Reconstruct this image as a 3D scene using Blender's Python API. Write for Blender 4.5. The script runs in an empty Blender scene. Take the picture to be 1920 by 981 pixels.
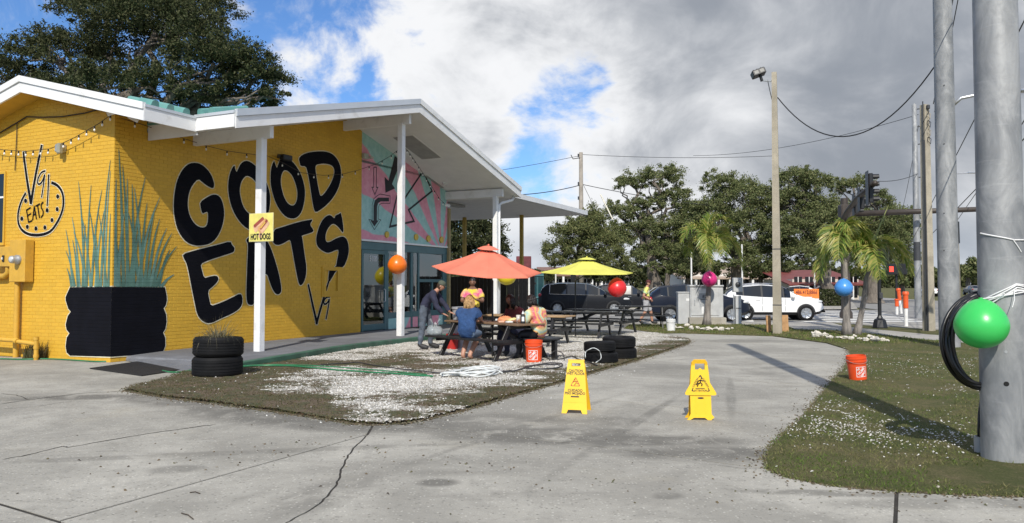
import bpy, bmesh, math, random
import numpy as np
from mathutils import Vector, Matrix, Euler
from mathutils.geometry import tessellate_polygon
SC = bpy.context.scene
COL = SC.collection
R = math.radians
# ------------------------------------------------------------------ camera
CAM_H, F_PX, PITCH, PPY = 1.55, 1443.0, R(2.2), 477.6
cam_d = bpy.data.cameras.new('camera')
cam = bpy.data.objects.new('camera', cam_d)
COL.objects.link(cam)
cam.location = (0, 0, CAM_H)
cam.rotation_euler = (R(90) + PITCH, 0, 0)
cam_d.sensor_width = 36.0
cam_d.lens = F_PX / 1920 * 36
cam_d.shift_y = -(490.5 - PPY) / 1920
cam_d.clip_start = 0.05
cam_d.clip_end = 3000
SC.camera = cam
# ------------------------------------------------------------------ sun, sky, exposure
SUN_EL = 40.0
LDIR = Vector((0.10, 0.995, 0)).normalized()          # the way the light travels over the ground
sun_d = bpy.data.lights.new('sun', 'SUN')
sun_d.energy = 4.5
sun_d.angle = R(0.53)
sun_d.color = (1.0, 0.945, 0.85)
sun = bpy.data.objects.new('sun', sun_d)
COL.objects.link(sun)
sd = Vector((LDIR.x * math.cos(R(SUN_EL)), LDIR.y * math.cos(R(SUN_EL)), -math.sin(R(SUN_EL))))
sun.rotation_euler = sd.to_track_quat('-Z', 'Y').to_euler()
W = bpy.data.worlds.new('World')
SC.world = W
W.use_nodes = True
wn, wl = W.node_tree.nodes, W.node_tree.links
wn.clear()
def wnode(t, **kw):
 n = wn.new(t)
 for k, v in kw.items():
  setattr(n, k, v)
 return n
def wmath(op, a, b=None, c=None, clamp=False):
 n = wnode('ShaderNodeMath', operation=op, use_clamp=clamp)
 for i, v in enumerate((a, b, c)):
  if v is None:
   continue
  if isinstance(v, (int, float)):
   n.inputs[i].default_value = v
  else:
   wl.new(v, n.inputs[i])
 return n.outputs[0]
def wmap(v, a, b, c=0.0, d=1.0, smooth=True):
 n = wnode('ShaderNodeMapRange', interpolation_type='SMOOTHSTEP' if smooth else 'LINEAR')
 wl.new(v, n.inputs[0])
 for i, x in enumerate((a, b, c, d)):
  n.inputs[i + 1].default_value = x
 return n.outputs[0]
def wmix(f, a, b):
 n = wnode('ShaderNodeMix', data_type='RGBA')
 if isinstance(f, (int, float)):
  n.inputs[0].default_value = f
 else:
  wl.new(f, n.inputs[0])
 for i, v in ((6, a), (7, b)):
  if isinstance(v, tuple):
   n.inputs[i].default_value = v + (1,)
  else:
   wl.new(v, n.inputs[i])
 return n.outputs[2]
SKY_STRENGTH = 0.12
sky = wnode('ShaderNodeTexSky', sky_type='NISHITA', sun_disc=False)
sky.sun_elevation = R(SUN_EL)
sky.sun_rotation = math.atan2(-LDIR.x, -LDIR.y)
sky.air_density, sky.dust_density, sky.ozone_density = 1.0, 0.35, 2.5
tc = wnode('ShaderNodeTexCoord')
sep = wnode('ShaderNodeSeparateXYZ')
wl.new(tc.outputs['Generated'], sep.inputs[0])
dx, dy, dz = sep.outputs
# heaped clouds: noise over the directions of the sky, a little flattened
comb = wnode('ShaderNodeCombineXYZ')
wl.new(dx, comb.inputs[0]); wl.new(dy, comb.inputs[1]); wl.new(wmath('MULTIPLY', dz, 1.45), comb.inputs[2])
def wnoise(scale, detail, rough, off, dist=0.0):
 m = wnode('ShaderNodeMapping')
 m.inputs['Location'].default_value = off
 wl.new(comb.outputs[0], m.inputs[0])
 n = wnode('ShaderNodeTexNoise')
 n.inputs['Scale'].default_value = scale
 n.inputs['Detail'].default_value = detail
 n.inputs['Roughness'].default_value = rough
 n.inputs['Distortion'].default_value = dist
 wl.new(m.outputs[0], n.inputs['Vector'])
 return n.outputs[0]
def wray(px, py):
 xc, yc = (px - 960) / F_PX, -(py - PPY) / F_PX
 return Vector((xc, math.cos(PITCH) - yc * math.sin(PITCH), math.sin(PITCH) + yc * math.cos(PITCH)))
def wblob(px, py, rad, strength):
 """a heap of cloud (or a hole in it) round one direction of the sky"""
 d = wray(px, py).normalized()
 vm = wnode('ShaderNodeVectorMath', operation='DISTANCE')
 wl.new(tc.outputs['Generated'], vm.inputs[0])
 vm.inputs[1].default_value = d
 return wmap(vm.outputs['Value'], rad, 0.0, 0.0, strength)
n_big = wnoise(2.6, 3.0, 0.5, (3.1, 1.7, 0.4))
n_fine = wnoise(6.5, 10.0, 0.58, (7.3, 2.2, 0.7), 0.35)
dens = wmath('ADD', wmath('MULTIPLY', n_big, 0.35), wmath('SUBTRACT', wmath('MULTIPLY', n_fine, 1.3), 0.17))
for b in ((860, 130, 0.20, 0.13), (1010, 190, 0.12, 0.07), (600, 140, 0.14, 0.05), (1440, 60, 0.42, 0.32), (1720, 200, 0.6, 0.36), (1000, 410, 0.17, 0.16), (1330, 240, .14, .14),
    (200, 20, 0.42, -0.22), (1125, 105, 0.09, -0.22), (1070, 285, 0.13, -0.34), (1185, 215, .09, -.14)):
 dens = wmath('ADD', dens, wblob(*b))
cover = wmap(dens, 0.60, 0.78)
# light and shade of the heaps: soft grey bellies, bright tops
lump = wnoise(5.0, 9.0, 0.55, (1.3, 5.2, 0.3), 0.35)
shade = wmath('ADD', wmath('MULTIPLY', wmap(dens, 0.62, 1.15), 0.55), wmath('MULTIPLY', wmath('SUBTRACT', lump, 0.5), 2.0))
for b in ((860, 165, 0.12, 0.22), (1000, 250, 0.08, 0.18), (1560, 40, 0.35, 0.30), (1800, 160, 0.35, 0.22), (1330, 30, 0.12, 0.15), (1580, 260, 0.15, 0.12),
    (640, 110, 0.10, -0.25), (800, 40, 0.08, -0.30), (930, 90, 0.07, -0.25), (1290, 170, 0.16, -0.42), (1040, 360, 0.10, -0.30), (1430, 190, 0.09, -0.22), (1060, 60, 0.07, -0.2)):
 shade = wmath('ADD', shade, wblob(*b))
thick2 = wmap(shade, 0.02, 1.0)
S = 1.0 / SKY_STRENGTH
white = tuple(c * S for c in (0.93, 0.94, 0.96))
grey = tuple(c * S for c in (0.315, 0.345, 0.395))
cloudc = wmix(thick2, white, grey)
skyc = wnode('ShaderNodeMix', data_type='RGBA', blend_type='MULTIPLY')
skyc.inputs[0].default_value = 1.0
wl.new(sky.outputs[0], skyc.inputs[6])
skyc.inputs[7].default_value = (0.66, 0.92, 1.25, 1)
wisp = wmath('MULTIPLY', wmap(wnoise(5.5, 9.0, 0.66, (2.9, 8.4, 1.1), 0.9), 0.47, 0.72), 0.62)
thin = wmix(wisp, skyc.outputs[2], tuple(c * S for c in (0.86, 0.89, 0.94)))
mixed = wmix(cover, thin, cloudc)
hz = wmap(dz, 0.0, 0.13, 0.62, 0.0)
mixed = wmix(hz, mixed, tuple(c * S for c in (0.56, 0.62, 0.70)))
bg = wnode('ShaderNodeBackground')
bg.inputs[1].default_value = SKY_STRENGTH
wl.new(mixed, bg.inputs[0])
wout = wnode('ShaderNodeOutputWorld')
wl.new(bg.outputs[0], wout.inputs[0])
SC.view_settings.view_transform = 'Standard'
SC.view_settings.look = 'None'
SC.view_settings.exposure = 0.0
SC.view_settings.gamma = 1.0
# ------------------------------------------------------------------ picture point -> place
def ray(px, py):
 return wray(px, py)
CAMV = Vector((0, 0, CAM_H))
def G(px, py, z=0.0):
 d = ray(px, py)
 return CAMV + d * ((z - CAM_H) / d.z)
def AT(px, py, Y):
 d = ray(px, py)
 return CAMV + d * (Y / d.y)
def ZAT(py, Y, px=960):
 return AT(px, py, Y).z
# ------------------------------------------------------------------ mesh building
class MB:
 def __init__(self):
  self.v, self.f = [], []
 def add(self, verts, faces):
  o = len(self.v)
  self.v += [tuple(x) for x in verts]
  self.f += [tuple(i + o for i in f) for f in faces]
  return self
 def box(self, c, s, m=None):
  hx, hy, hz_ = s[0] / 2, s[1] / 2, s[2] / 2
  vs = [Vector((x, y, z)) for x in (-hx, hx) for y in (-hy, hy) for z in (-hz_, hz_)]
  if m is not None:
   vs = [m @ v for v in vs]
  c = Vector(c)
  return self.add([v + c for v in vs], [(0, 1, 3, 2), (4, 6, 7, 5), (0, 4, 5, 1), (2, 3, 7, 6), (0, 2, 6, 4), (1, 5, 7, 3)])
 def bbox(self, c, s, b=0.01, m=None):
  """box with chamfered edges"""
  hx, hy, hz_ = s[0] / 2, s[1] / 2, s[2] / 2
  b = min(b, hx * .9, hy * .9, hz_ * .9)
  bm = bmesh.new()
  bmesh.ops.create_cube(bm, size=1.0)
  for v in bm.verts:
   v.co = Vector((v.co.x * s[0], v.co.y * s[1], v.co.z * s[2]))
  bmesh.ops.bevel(bm, geom=list(bm.edges), offset=b, segments=1, affect='EDGES')
  bm.verts.index_update()
  vs = [(m @ v.co if m is not None else v.co.copy()) + Vector(c) for v in bm.verts]
  fs = [[v.index for v in f.verts] for f in bm.faces]
  bm.free()
  return self.add(vs, fs)
 def cyl(self, p0, p1, r0, r1=None, n=12, caps=True):
  r1 = r0 if r1 is None else r1
  return self.tube([p0, p1], [r0, r1], n, caps)
 def tube(self, pts, r, n=8, caps=True, closed=False):
  pts = [Vector(p) for p in pts]
  k = len(pts)
  rs = r if isinstance(r, (list, tuple)) else [r] * k
  o = len(self.v)
  up = None
  for i, p in enumerate(pts):
   a = pts[(i - 1) % k] if (i > 0 or closed) else p
   b = pts[(i + 1) % k] if (i < k - 1 or closed) else p
   t = (b - a)
   if t.length < 1e-9:
    t = Vector((0, 0, 1))
   t.normalize()
   if up is None:
    up = Vector((0, 0, 1)) if abs(t.z) < 0.9 else Vector((1, 0, 0))
   x = t.cross(up)
   if x.length < 1e-6:
    x = t.orthogonal()
   x.normalize()
   y = x.cross(t).normalized()
   up = y
   for j in range(n):
    an = 2 * math.pi * j / n
    self.v.append(tuple(p + (x * math.cos(an) + y * math.sin(an)) * rs[i]))
  for i in range(k if closed else k - 1):
   i2 = (i + 1) % k
   for j in range(n):
    j2 = (j + 1) % n
    self.f.append((o + i * n + j, o + i * n + j2, o + i2 * n + j2, o + i2 * n + j))
  if caps and not closed:
   self.f.append(tuple(o + j for j in range(n))[::-1])
   self.f.append(tuple(o + (k - 1) * n + j for j in range(n)))
  return self
 def lathe(self, prof, n=24, c=(0, 0, 0), m=None, closed=False):
  o = len(self.v)
  c = Vector(c)
  for r, z in prof:
   for j in range(n):
    an = 2 * math.pi * j / n
    v = Vector((r * math.cos(an), r * math.sin(an), z))
    if m is not None:
     v = m @ v
    self.v.append(tuple(v + c))
  k = len(prof)
  for i in range(k if closed else k - 1):
   i2 = (i + 1) % k
   for j in range(n):
    j2 = (j + 1) % n
    self.f.append((o + i * n + j, o + i * n + j2, o + i2 * n + j2, o + i2 * n + j))
  return self
 def sphere(self, c, r, nu=16, nv=10, m=None):
  r = r if isinstance(r, (tuple, list)) else (r, r, r)
  o = len(self.v)
  c = Vector(c)
  for i in range(nv + 1):
   th = math.pi * i / nv
   for j in range(nu):
    an = 2 * math.pi * j / nu
    v = Vector((r[0] * math.sin(th) * math.cos(an), r[1] * math.sin(th) * math.sin(an), r[2] * math.cos(th)))
    if m is not None:
     v = m @ v
    self.v.append(tuple(v + c))
  for i in range(nv):
   for j in range(nu):
    j2 = (j + 1) % nu
    self.f.append((o + i * nu + j, o + (i + 1) * nu + j, o + (i + 1) * nu + j2, o + i * nu + j2))
  return self
 def prism(self, poly, z0, z1, holes=()):
  """flat outline (x, y) with thickness from z0 to z1"""
  loops = [[Vector((p[0], p[1], 0)) for p in poly]] + [[Vector((p[0], p[1], 0)) for p in h] for h in holes]
  tris = tessellate_polygon(loops)
  flat = [p for lp in loops for p in lp]
  n = len(flat)
  o = len(self.v)
  self.v += [(p.x, p.y, z0) for p in flat] + [(p.x, p.y, z1) for p in flat]
  for t in tris:
   self.f.append(tuple(o + i for i in t))
   self.f.append(tuple(o + n + i for i in t[::-1]))
  b = 0
  for lp in loops:
   k = len(lp)
   for i in range(k):
    j = (i + 1) % k
    self.f.append((o + b + i, o + b + j, o + n + b + j, o + n + b + i))
   b += k
  return self
 def xf(self, m):
  self.v = [tuple(m @ Vector(v)) for v in self.v]
  return self
 def build(self, name, mat, parent=None, smooth=False, loc=None, rot=None, recalc=True, auto=None):
  me = bpy.data.meshes.new(name)
  us = sorted({i for f in self.f for i in f})
  if len(us) < len(self.v):
   mp = {q: i for i, q in enumerate(us)}
   self.v, self.f = [self.v[i] for i in us], [tuple(mp[i] for i in f) for f in self.f]
  me.from_pydata(self.v, [], self.f)
  if recalc:
   bm = bmesh.new()
   bm.from_mesh(me)
   bmesh.ops.recalc_face_normals(bm, faces=bm.faces)
   bm.to_mesh(me)
   bm.free()
  if smooth:
   me.shade_smooth()
   if auto:
    try:
     me.set_sharp_from_angle(angle=R(auto))
    except Exception:
     pass
  me.update()
  for mm in (mat if isinstance(mat, (list, tuple)) else [mat]):
   me.materials.append(mm)
  o = bpy.data.objects.new(name, me)
  COL.objects.link(o)
  if parent is not None:
   o.parent = parent
  if loc is not None:
   o.location = loc
  if rot is not None:
   o.rotation_euler = rot
  return o
def tag(o, label=None, cat=None, group=None, kind=None):
 if label: o['label'] = label
 if cat: o['category'] = cat
 if group: o['group'] = group
 if kind: o['kind'] = kind
 return o
def thing(name, label, cat, loc=(0, 0, 0), rz=0.0, group=None, rot=None):
 o = bpy.data.objects.new(name, None)
 o.empty_display_size = 0.2
 COL.objects.link(o)
 o.location = loc
 o.rotation_euler = rot if rot is not None else (0, 0, rz)
 return tag(o, label, cat, group)
def place(mesh_obj_data, name, parent, loc, rot=(0, 0, 0), scale=None):
 o = bpy.data.objects.new(name, mesh_obj_data)
 COL.objects.link(o)
 o.parent = parent
 o.location = loc
 o.rotation_euler = rot
 if scale is not None:
  o.scale = scale
 return o
def copy_tree(o, parent=None):
 c = o.copy()
 COL.objects.link(c)
 c.parent = parent
 for ch in [x for x in bpy.data.objects if x.parent == o]:
  copy_tree(ch, c)
 return c
def np_mesh(name, verts, faces_flat, k, mat, parent=None):
 """big mesh from arrays: verts (N,3), faces (M*k,), k corners each"""
 me = bpy.data.meshes.new(name)
 nv, nf = len(verts), len(faces_flat) // k
 me.vertices.add(nv)
 me.vertices.foreach_set('co', np.asarray(verts, dtype=np.float32).ravel())
 me.loops.add(nf * k)
 me.loops.foreach_set('vertex_index', np.asarray(faces_flat, dtype=np.int32))
 me.polygons.add(nf)
 me.polygons.foreach_set('loop_start', np.arange(0, nf * k, k, dtype=np.int32))
 me.polygons.foreach_set('loop_total', np.full(nf, k, dtype=np.int32))
 me.update(calc_edges=True)
 me.validate()
 me.materials.append(mat)
 o = bpy.data.objects.new(name, me)
 COL.objects.link(o)
 if parent is not None:
  o.parent = parent
 return o
def chaikin(pts, it=1, closed=True):
 for _ in range(it):
  out = []
  k = len(pts)
  for i in range(k if closed else k - 1):
   a, b = pts[i], pts[(i + 1) % k]
   out.append((a[0] * .75 + b[0] * .25, a[1] * .75 + b[1] * .25))
   out.append((a[0] * .25 + b[0] * .75, a[1] * .25 + b[1] * .75))
  if not closed:
   out = [pts[0]] + out + [pts[-1]]
  pts = out
 return pts
def round_poly(p, d, n=4):
 """outline with its corners rounded over the length d"""
 out = []
 k = len(p)
 for i in range(k):
  a, b, c = Vector(p[i - 1]), Vector(p[i]), Vector(p[(i + 1) % k])
  s0, s1 = b + (a - b).normalized() * d, b + (c - b).normalized() * d
  for j in range(n + 1):
   f = j / n
   out.append(tuple(s0 * (1 - f) ** 2 + b * 2 * f * (1 - f) + s1 * f * f))
 return out
def area2(p):
 return sum(p[i][0] * p[(i + 1) % len(p)][1] - p[(i + 1) % len(p)][0] * p[i][1] for i in range(len(p))) / 2
def offset_poly(p, d):
 """grow (d > 0) a closed outline"""
 s = 1 if area2(p) > 0 else -1
 out = []
 k = len(p)
 for i in range(k):
  a, b, c = Vector(p[i - 1]), Vector(p[i]), Vector(p[(i + 1) % k])
  e1, e2 = (b - a), (c - b)
  if e1.length < 1e-9 or e2.length < 1e-9:
   continue
  e1.normalize(); e2.normalize()
  n1, n2 = Vector((e1.y, -e1.x)) * s, Vector((e2.y, -e2.x)) * s
  m = n1 + n2
  if m.length < 1e-4:
   m = n1
  m.normalize()
  k2 = max(0.5, m.dot(n1))
  out.append(tuple(b + m * (d / k2)))
 return out
def inside(x, y, poly):
 """vectorised point in polygon"""
 x, y = np.asarray(x), np.asarray(y)
 r = np.zeros(x.shape, bool)
 k = len(poly)
 for i in range(k):
  x0, y0 = poly[i][0], poly[i][1]
  x1, y1 = poly[(i + 1) % k][0], poly[(i + 1) % k][1]
  if y0 == y1:
   continue
  c = ((y0 > y) != (y1 > y)) & (x < (x1 - x0) * (y - y0) / (y1 - y0) + x0)
  r ^= c
 return r
def vnoise(x, y, seed=0, scale=1.0, octaves=3):
 """value noise 0..1 on arrays"""
 x, y = np.asarray(x) * scale, np.asarray(y) * scale
 tot, amp, s = 0.0, 1.0, 0.0
 for o_ in range(octaves):
  xi, yi = np.floor(x).astype(np.int64), np.floor(y).astype(np.int64)
  xf, yf = x - xi, y - yi
  xf, yf = xf * xf * (3 - 2 * xf), yf * yf * (3 - 2 * yf)
  def h(a, b):
   n = (a * 374761393 + b * 668265263 + (seed + o_) * 974634541) & 0x7fffffff
   n = ((n ^ (n >> 13)) * 1274126177) & 0x7fffffff
   return ((n ^ (n >> 16)) & 0xffff) / 65535.0
  v = (h(xi, yi) * (1 - xf) + h(xi + 1, yi) * xf) * (1 - yf) + (h(xi, yi + 1) * (1 - xf) + h(xi + 1, yi + 1) * xf) * yf
  tot = tot + v * amp
  s += amp
  amp *= .5
  x, y = x * 2.03, y * 2.03
 return tot / s
# ------------------------------------------------------------------ materials
def nt_mat(name):
 m = bpy.data.materials.new(name)
 m.use_nodes = True
 nt = m.node_tree
 nt.nodes.clear()
 out = nt.nodes.new('ShaderNodeOutputMaterial')
 b = nt.nodes.new('ShaderNodeBsdfPrincipled')
 nt.links.new(b.outputs[0], out.inputs[0])
 return m, nt, b, out
class NT:
 def __init__(self, nt):
  self.nt = nt
 def n(self, t, **kw):
  x = self.nt.nodes.new(t)
  for k, v in kw.items():
   setattr(x, k, v)
  return x
 def l(self, a, b):
  self.nt.links.new(a, b)
 def setv(self, sock, v):
  if hasattr(v, 'is_output'):
   self.l(v, sock)
  elif isinstance(v, tuple) and len(v) == 3 and sock.type == 'RGBA':
   sock.default_value = v + (1,)
  else:
   sock.default_value = v
 def math(self, op, a, b=0.0, clamp=False):
  x = self.n('ShaderNodeMath', operation=op, use_clamp=clamp)
  self.setv(x.inputs[0], a); self.setv(x.inputs[1], b)
  return x.outputs[0]
 def map(self, v, a, b, c=0.0, d=1.0):
  x = self.n('ShaderNodeMapRange', interpolation_type='SMOOTHSTEP')
  self.l(v, x.inputs[0])
  for i, q in enumerate((a, b, c, d)):
   x.inputs[i + 1].default_value = q
  return x.outputs[0]
 def mix(self, f, a, b, blend='MIX'):
  x = self.n('ShaderNodeMix', data_type='RGBA', blend_type=blend)
  self.setv(x.inputs[0], f); self.setv(x.inputs[6], a); self.setv(x.inputs[7], b)
  return x.outputs[2]
 def noise(self, vec, scale, detail=4.0, rough=0.55, dist=0.0, color=False):
  x = self.n('ShaderNodeTexNoise')
  if vec is not None:
   self.l(vec, x.inputs['Vector'])
  x.inputs['Scale'].default_value = scale
  x.inputs['Detail'].default_value = detail
  x.inputs['Roughness'].default_value = rough
  x.inputs['Distortion'].default_value = dist
  return x.outputs[1 if color else 0]
 def voro(self, vec, scale, feature='F1', rnd=1.0):
  x = self.n('ShaderNodeTexVoronoi', feature=feature)
  self.l(vec, x.inputs['Vector'])
  x.inputs['Scale'].default_value = scale
  x.inputs['Randomness'].default_value = rnd
  return x
 def pos(self):
  return self.n('ShaderNodeNewGeometry').outputs['Position']
 def obj(self):
  return self.n('ShaderNodeTexCoord').outputs['Object']
 def bump(self, h, strength, dist, bsdf, normal=None):
  x = self.n('ShaderNodeBump')
  x.inputs['Strength'].default_value = strength
  x.inputs['Distance'].default_value = dist
  self.l(h, x.inputs['Height'])
  if normal is not None:
   self.l(normal, x.inputs['Normal'])
  if bsdf is not None:
   self.l(x.outputs[0], bsdf.inputs['Normal'])
  return x.outputs[0]
_MC = {}
def pm(name, col, rough=0.6, metal=0.0, var=0.12, scale=4.0, bump=0.0, bscale=40.0, spec=0.5, rvar=0.0, coat=0.0, rand=0.0, dirt=None, dscale=2.0):
 """plain procedural paint / plastic / cloth: colour that wanders a little, fine relief"""
 if name in _MC:
  return _MC[name]
 m, nt, b, _ = nt_mat(name)
 t = NT(nt)
 p = t.obj()
 nz = t.noise(p, scale, 5.0, 0.6)
 c = t.mix(t.map(nz, 0.25, 0.75), tuple(max(0, x * (1 - var)) for x in col), tuple(min(1, x * (1 + var)) for x in col))
 if rand:
  oi = t.n('ShaderNodeObjectInfo').outputs['Random']
  ge = t.n('ShaderNodeNewGeometry').outputs['Random Per Island']
  rr = t.math('FRACT', t.math('ADD', oi, ge))
  hs = t.n('ShaderNodeHueSaturation')
  t.l(t.math('ADD', 1 - rand, t.math('MULTIPLY', rr, 2 * rand)), hs.inputs['Value'])
  t.l(c, hs.inputs['Color'])
  c = hs.outputs[0]
 if dirt is not None:
  dn = t.noise(p, dscale, 7.0, 0.65, 0.4)
  c = t.mix(t.map(dn, 0.52, 0.75, 0.0, 0.75), c, dirt)
 t.l(c, b.inputs['Base Color'])
 b.inputs['Roughness'].default_value = rough
 if rvar:
  t.l(t.map(nz, 0.3, 0.7, rough - rvar, rough + rvar), b.inputs['Roughness'])
 b.inputs['Metallic'].default_value = metal
 b.inputs['Specular IOR Level'].default_value = spec
 if coat:
  b.inputs['Coat Weight'].default_value = coat
  b.inputs['Coat Roughness'].default_value = 0.04
 if bump:
  t.bump(t.noise(p, bscale, 6.0, 0.6), 1.0, bump, b)
 _MC[name] = m
 return m
def lit(name, col, strength):
 m, nt, b, _ = nt_mat(name)
 b.inputs['Base Color'].default_value = col + (1,)
 b.inputs['Emission Color'].default_value = col + (1,)
 b.inputs['Emission Strength'].default_value = strength
 return m
_FONT_N = [0]
def text_mesh(body, size, mat, name, parent, m, extrude=0.0015, align='CENTER', sx=1.0, bold=0.0, shear=0.0):
 """writing as a thin flat mesh; m maps text x/y to the place"""
 cu = bpy.data.curves.new('txt', 'FONT')
 cu.body = body
 cu.size = size
 cu.align_x = align
 cu.align_y = 'CENTER'
 cu.extrude = extrude
 cu.offset = bold
 cu.shear = shear
 cu.resolution_u = 3
 o = bpy.data.objects.new('txt', cu)
 COL.objects.link(o)
 dg = bpy.context.evaluated_depsgraph_get()
 me = bpy.data.meshes.new_from_object(o.evaluated_get(dg))
 bpy.data.objects.remove(o)
 me.name = name
 mm = m @ Matrix.Diagonal((sx, 1, 1, 1))
 me.transform(mm)
 me.materials.clear()
 me.materials.append(mat)
 ob = bpy.data.objects.new(name, me)
 COL.objects.link(ob)
 ob.parent = parent
 return ob
# ================================================================== ground
rng = np.random.default_rng(7)
random.seed(7)
def gpt(p):
 """ground point from a picture point, or given as ('g', x, y)"""
 if p[0] == 'g':
  return (p[1], p[2])
 v = G(p[0], p[1])
 return (v.x, v.y)
def gpoly(pts):
 return [gpt(p) for p in pts]
def proj(x, y, z=0.0):
 """ground arrays -> picture position (only used to lay stains and plants where the photo shows them)"""
 c, s = math.cos(PITCH), math.sin(PITCH)
 zz = z - CAM_H
 f = y * c + zz * s
 u = -y * s + zz * c
 return 960 + F_PX * x / f, PPY - F_PX * u / f
def concrete_mat(name, base, stains=(), speck=1.0, dark=0.75, scale=1.0):
 m, nt, b, _ = nt_mat(name)
 t = NT(nt)
 p = t.pos()
 big = t.noise(p, 0.55, 6.0, 0.62, 0.6)
 mid = t.noise(p, 2.7, 7.0, 0.66, 0.3)
 c = t.mix(t.map(big, 0.33, 0.7), tuple(x * 0.72 for x in base), tuple(x * 1.18 for x in base))
 mp0 = t.n('ShaderNodeMapping'); mp0.inputs['Scale'].default_value = (.35, 1.6, 1); t.l(p, mp0.inputs[0])
 c = t.mix(t.map(t.noise(mp0.outputs[0], 1.7, 8.0, .7, .6), .5, .72, 0, .55), c, tuple(x * 0.6 for x in base))
 c = t.mix(t.map(mid, 0.45, 0.75, 0.0, 0.6), c, tuple(x * 0.58 for x in base))
 c = t.mix(t.map(t.noise(p, 11.0, 6.0, 0.7, .3), 0.5, 0.75, 0.0, 0.45), c, tuple(x * 0.55 for x in base))
 warm = t.noise(p, 0.9, 5.0, 0.6)
 c = t.mix(t.map(warm, 0.55, 0.8, 0.0, 0.35), c, (base[0] * 1.05, base[1] * 0.98, base[2] * 0.82))
 for (x, y, rx, ry, ang, st) in stains:
  mp = t.n('ShaderNodeMapping')
  mp.vector_type = 'TEXTURE'
  mp.inputs['Location'].default_value = (x, y, 0)
  mp.inputs['Rotation'].default_value = (0, 0, ang)
  mp.inputs['Scale'].default_value = (rx, ry, 1)
  t.l(p, mp.inputs[0])
  ln = t.n('ShaderNodeVectorMath', operation='LENGTH')
  t.l(mp.outputs[0], ln.inputs[0])
  e = t.map(ln.outputs['Value'], 1.0, 0.45, 0.0, 1.0)
  e = t.math('MULTIPLY', e, t.map(t.noise(p, 2.2, 8.0, 0.7, 0.8), 0.30, 0.56))
  c = t.mix(t.math('MULTIPLY', e, min(1, st * 1.3)), c, tuple(x * 0.34 for x in base))
 v = t.voro(p, 36.0 * scale)
 rndc = t.n('ShaderNodeSeparateColor')
 t.l(v.outputs['Color'], rndc.inputs[0])
 chip = t.math('MULTIPLY', t.map(v.outputs['Distance'], 0.42, 0.15), t.map(rndc.outputs[0], 0.62, 0.9))
 c = t.mix(t.math('MULTIPLY', chip, 0.5 * speck), c, tuple(min(0.8, x * 2.0) for x in base))
 pit = t.math('MULTIPLY', t.map(v.outputs['Distance'], 0.5, 0.2), t.map(rndc.outputs[1], 0.72, 0.95))
 c = t.mix(t.math('MULTIPLY', pit, dark * speck), c, tuple(x * 0.35 for x in base))
 fine = t.noise(p, 95.0, 4.0, 0.75)
 c = t.mix(t.map(fine, 0.35, 0.7, 0.0, 0.5), c, tuple(x * 0.55 for x in base))
 t.l(c, b.inputs['Base Color'])
 b.inputs['Roughness'].default_value = 0.88
 b.inputs['Specular IOR Level'].default_value = 0.25
 h = t.math('ADD', t.math('MULTIPLY', fine, 0.4), t.math('MULTIPLY', v.outputs['Distance'], 0.6))
 t.bump(h, 0.55, 0.004, b)
 return m
def st(px, py, rx, ry, ang, s):
 x, y = gpt((px, py))
 return (x, y, rx, ry, ang, s)
STAINS = [st(590, 782, 2.6, 0.9, -0.35, .8), st(450, 764, 1.8, .5, -.3, .5), st(900, 790, 1.2, .7, .2, .5), st(1130, 825, 2.0, .4, -.05, .8), st(330, 752, 1.6, 0.4, -0.3, .6), st(640, 800, 0.9, 0.35, -.2, .6),
    st(1000, 812, 1.5, 0.42, 0.05, .7), st(1330, 850, 1.2, 0.4, 0.0, .75), st(1100, 790, .9, .5, .1, .45), st(1420, 700, .5, .35, 0, .3),
    st(160, 745, 1.6, .35, .15, .7), st(1180, 800, 3.2, .10, 1.15, .5), st(1010, 790, 3.0, .09, 1.05, .45), st(1370, 740, 2.6, .09, 1.3, .4), st(820, 905, .22, .16, 0, .7), st(1250, 930, .16, .12, .3, .6), st(330, 880, .3, .2, .2, .5), st(420, 850, 3.5, .14, .2, .4), st(600, 930, .35, .9, -.35, .45), st(1400, 640, 1.5, .8, 0, .45), st(1450, 690, .9, .25, .3, .4),
    st(1560, 925, .9, .12, -.1, .5), st(1800, 945, 1.2, .2, 0, .4), st(900, 870, 1.2, .5, .2, .25), st(1230, 690, 1.4, 1.0, .5, .35)]
M_CONC = concrete_mat('driveway_concrete', (0.405, 0.386, 0.335), STAINS)
M_SOIL = pm('soil', (0.04, 0.035, 0.028), 0.95, var=0.4, scale=6, bump=0.02, bscale=30)
M_LOT = concrete_mat('lot_concrete', (0.36, 0.35, 0.32), (), 0.5)
def lawn_mat(name, a, b_, c_):
 m, nt, b, _ = nt_mat(name)
 t = NT(nt)
 p = t.pos()
 c = t.mix(t.map(t.noise(p, 1.1, 6.0, 0.65, .4), 0.35, 0.7), a, b_)
 c = t.mix(t.map(t.noise(p, 7.0, 6.0, 0.7), 0.5, 0.75), c, c_)
 c = t.mix(t.map(t.noise(p, 60.0, 3.0, 0.7), 0.35, 0.7, 0, .6), c, tuple(x * .45 for x in a))
 t.l(c, b.inputs['Base Color'])
 b.inputs['Roughness'].default_value = 0.95
 b.inputs['Specular IOR Level'].default_value = 0.15
 t.bump(t.noise(p, 70.0, 5.0, 0.7), 1.0, 0.03, b)
 return m
M_LAWN = lawn_mat('lawn_turf', (0.10, 0.115, 0.04), (0.20, 0.17, 0.085), (0.24, 0.19, 0.11))
M_FARLAWN = lawn_mat('far_turf', (0.11, 0.115, 0.042), (0.16, 0.15, 0.07), (0.19, 0.165, 0.09))
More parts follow.
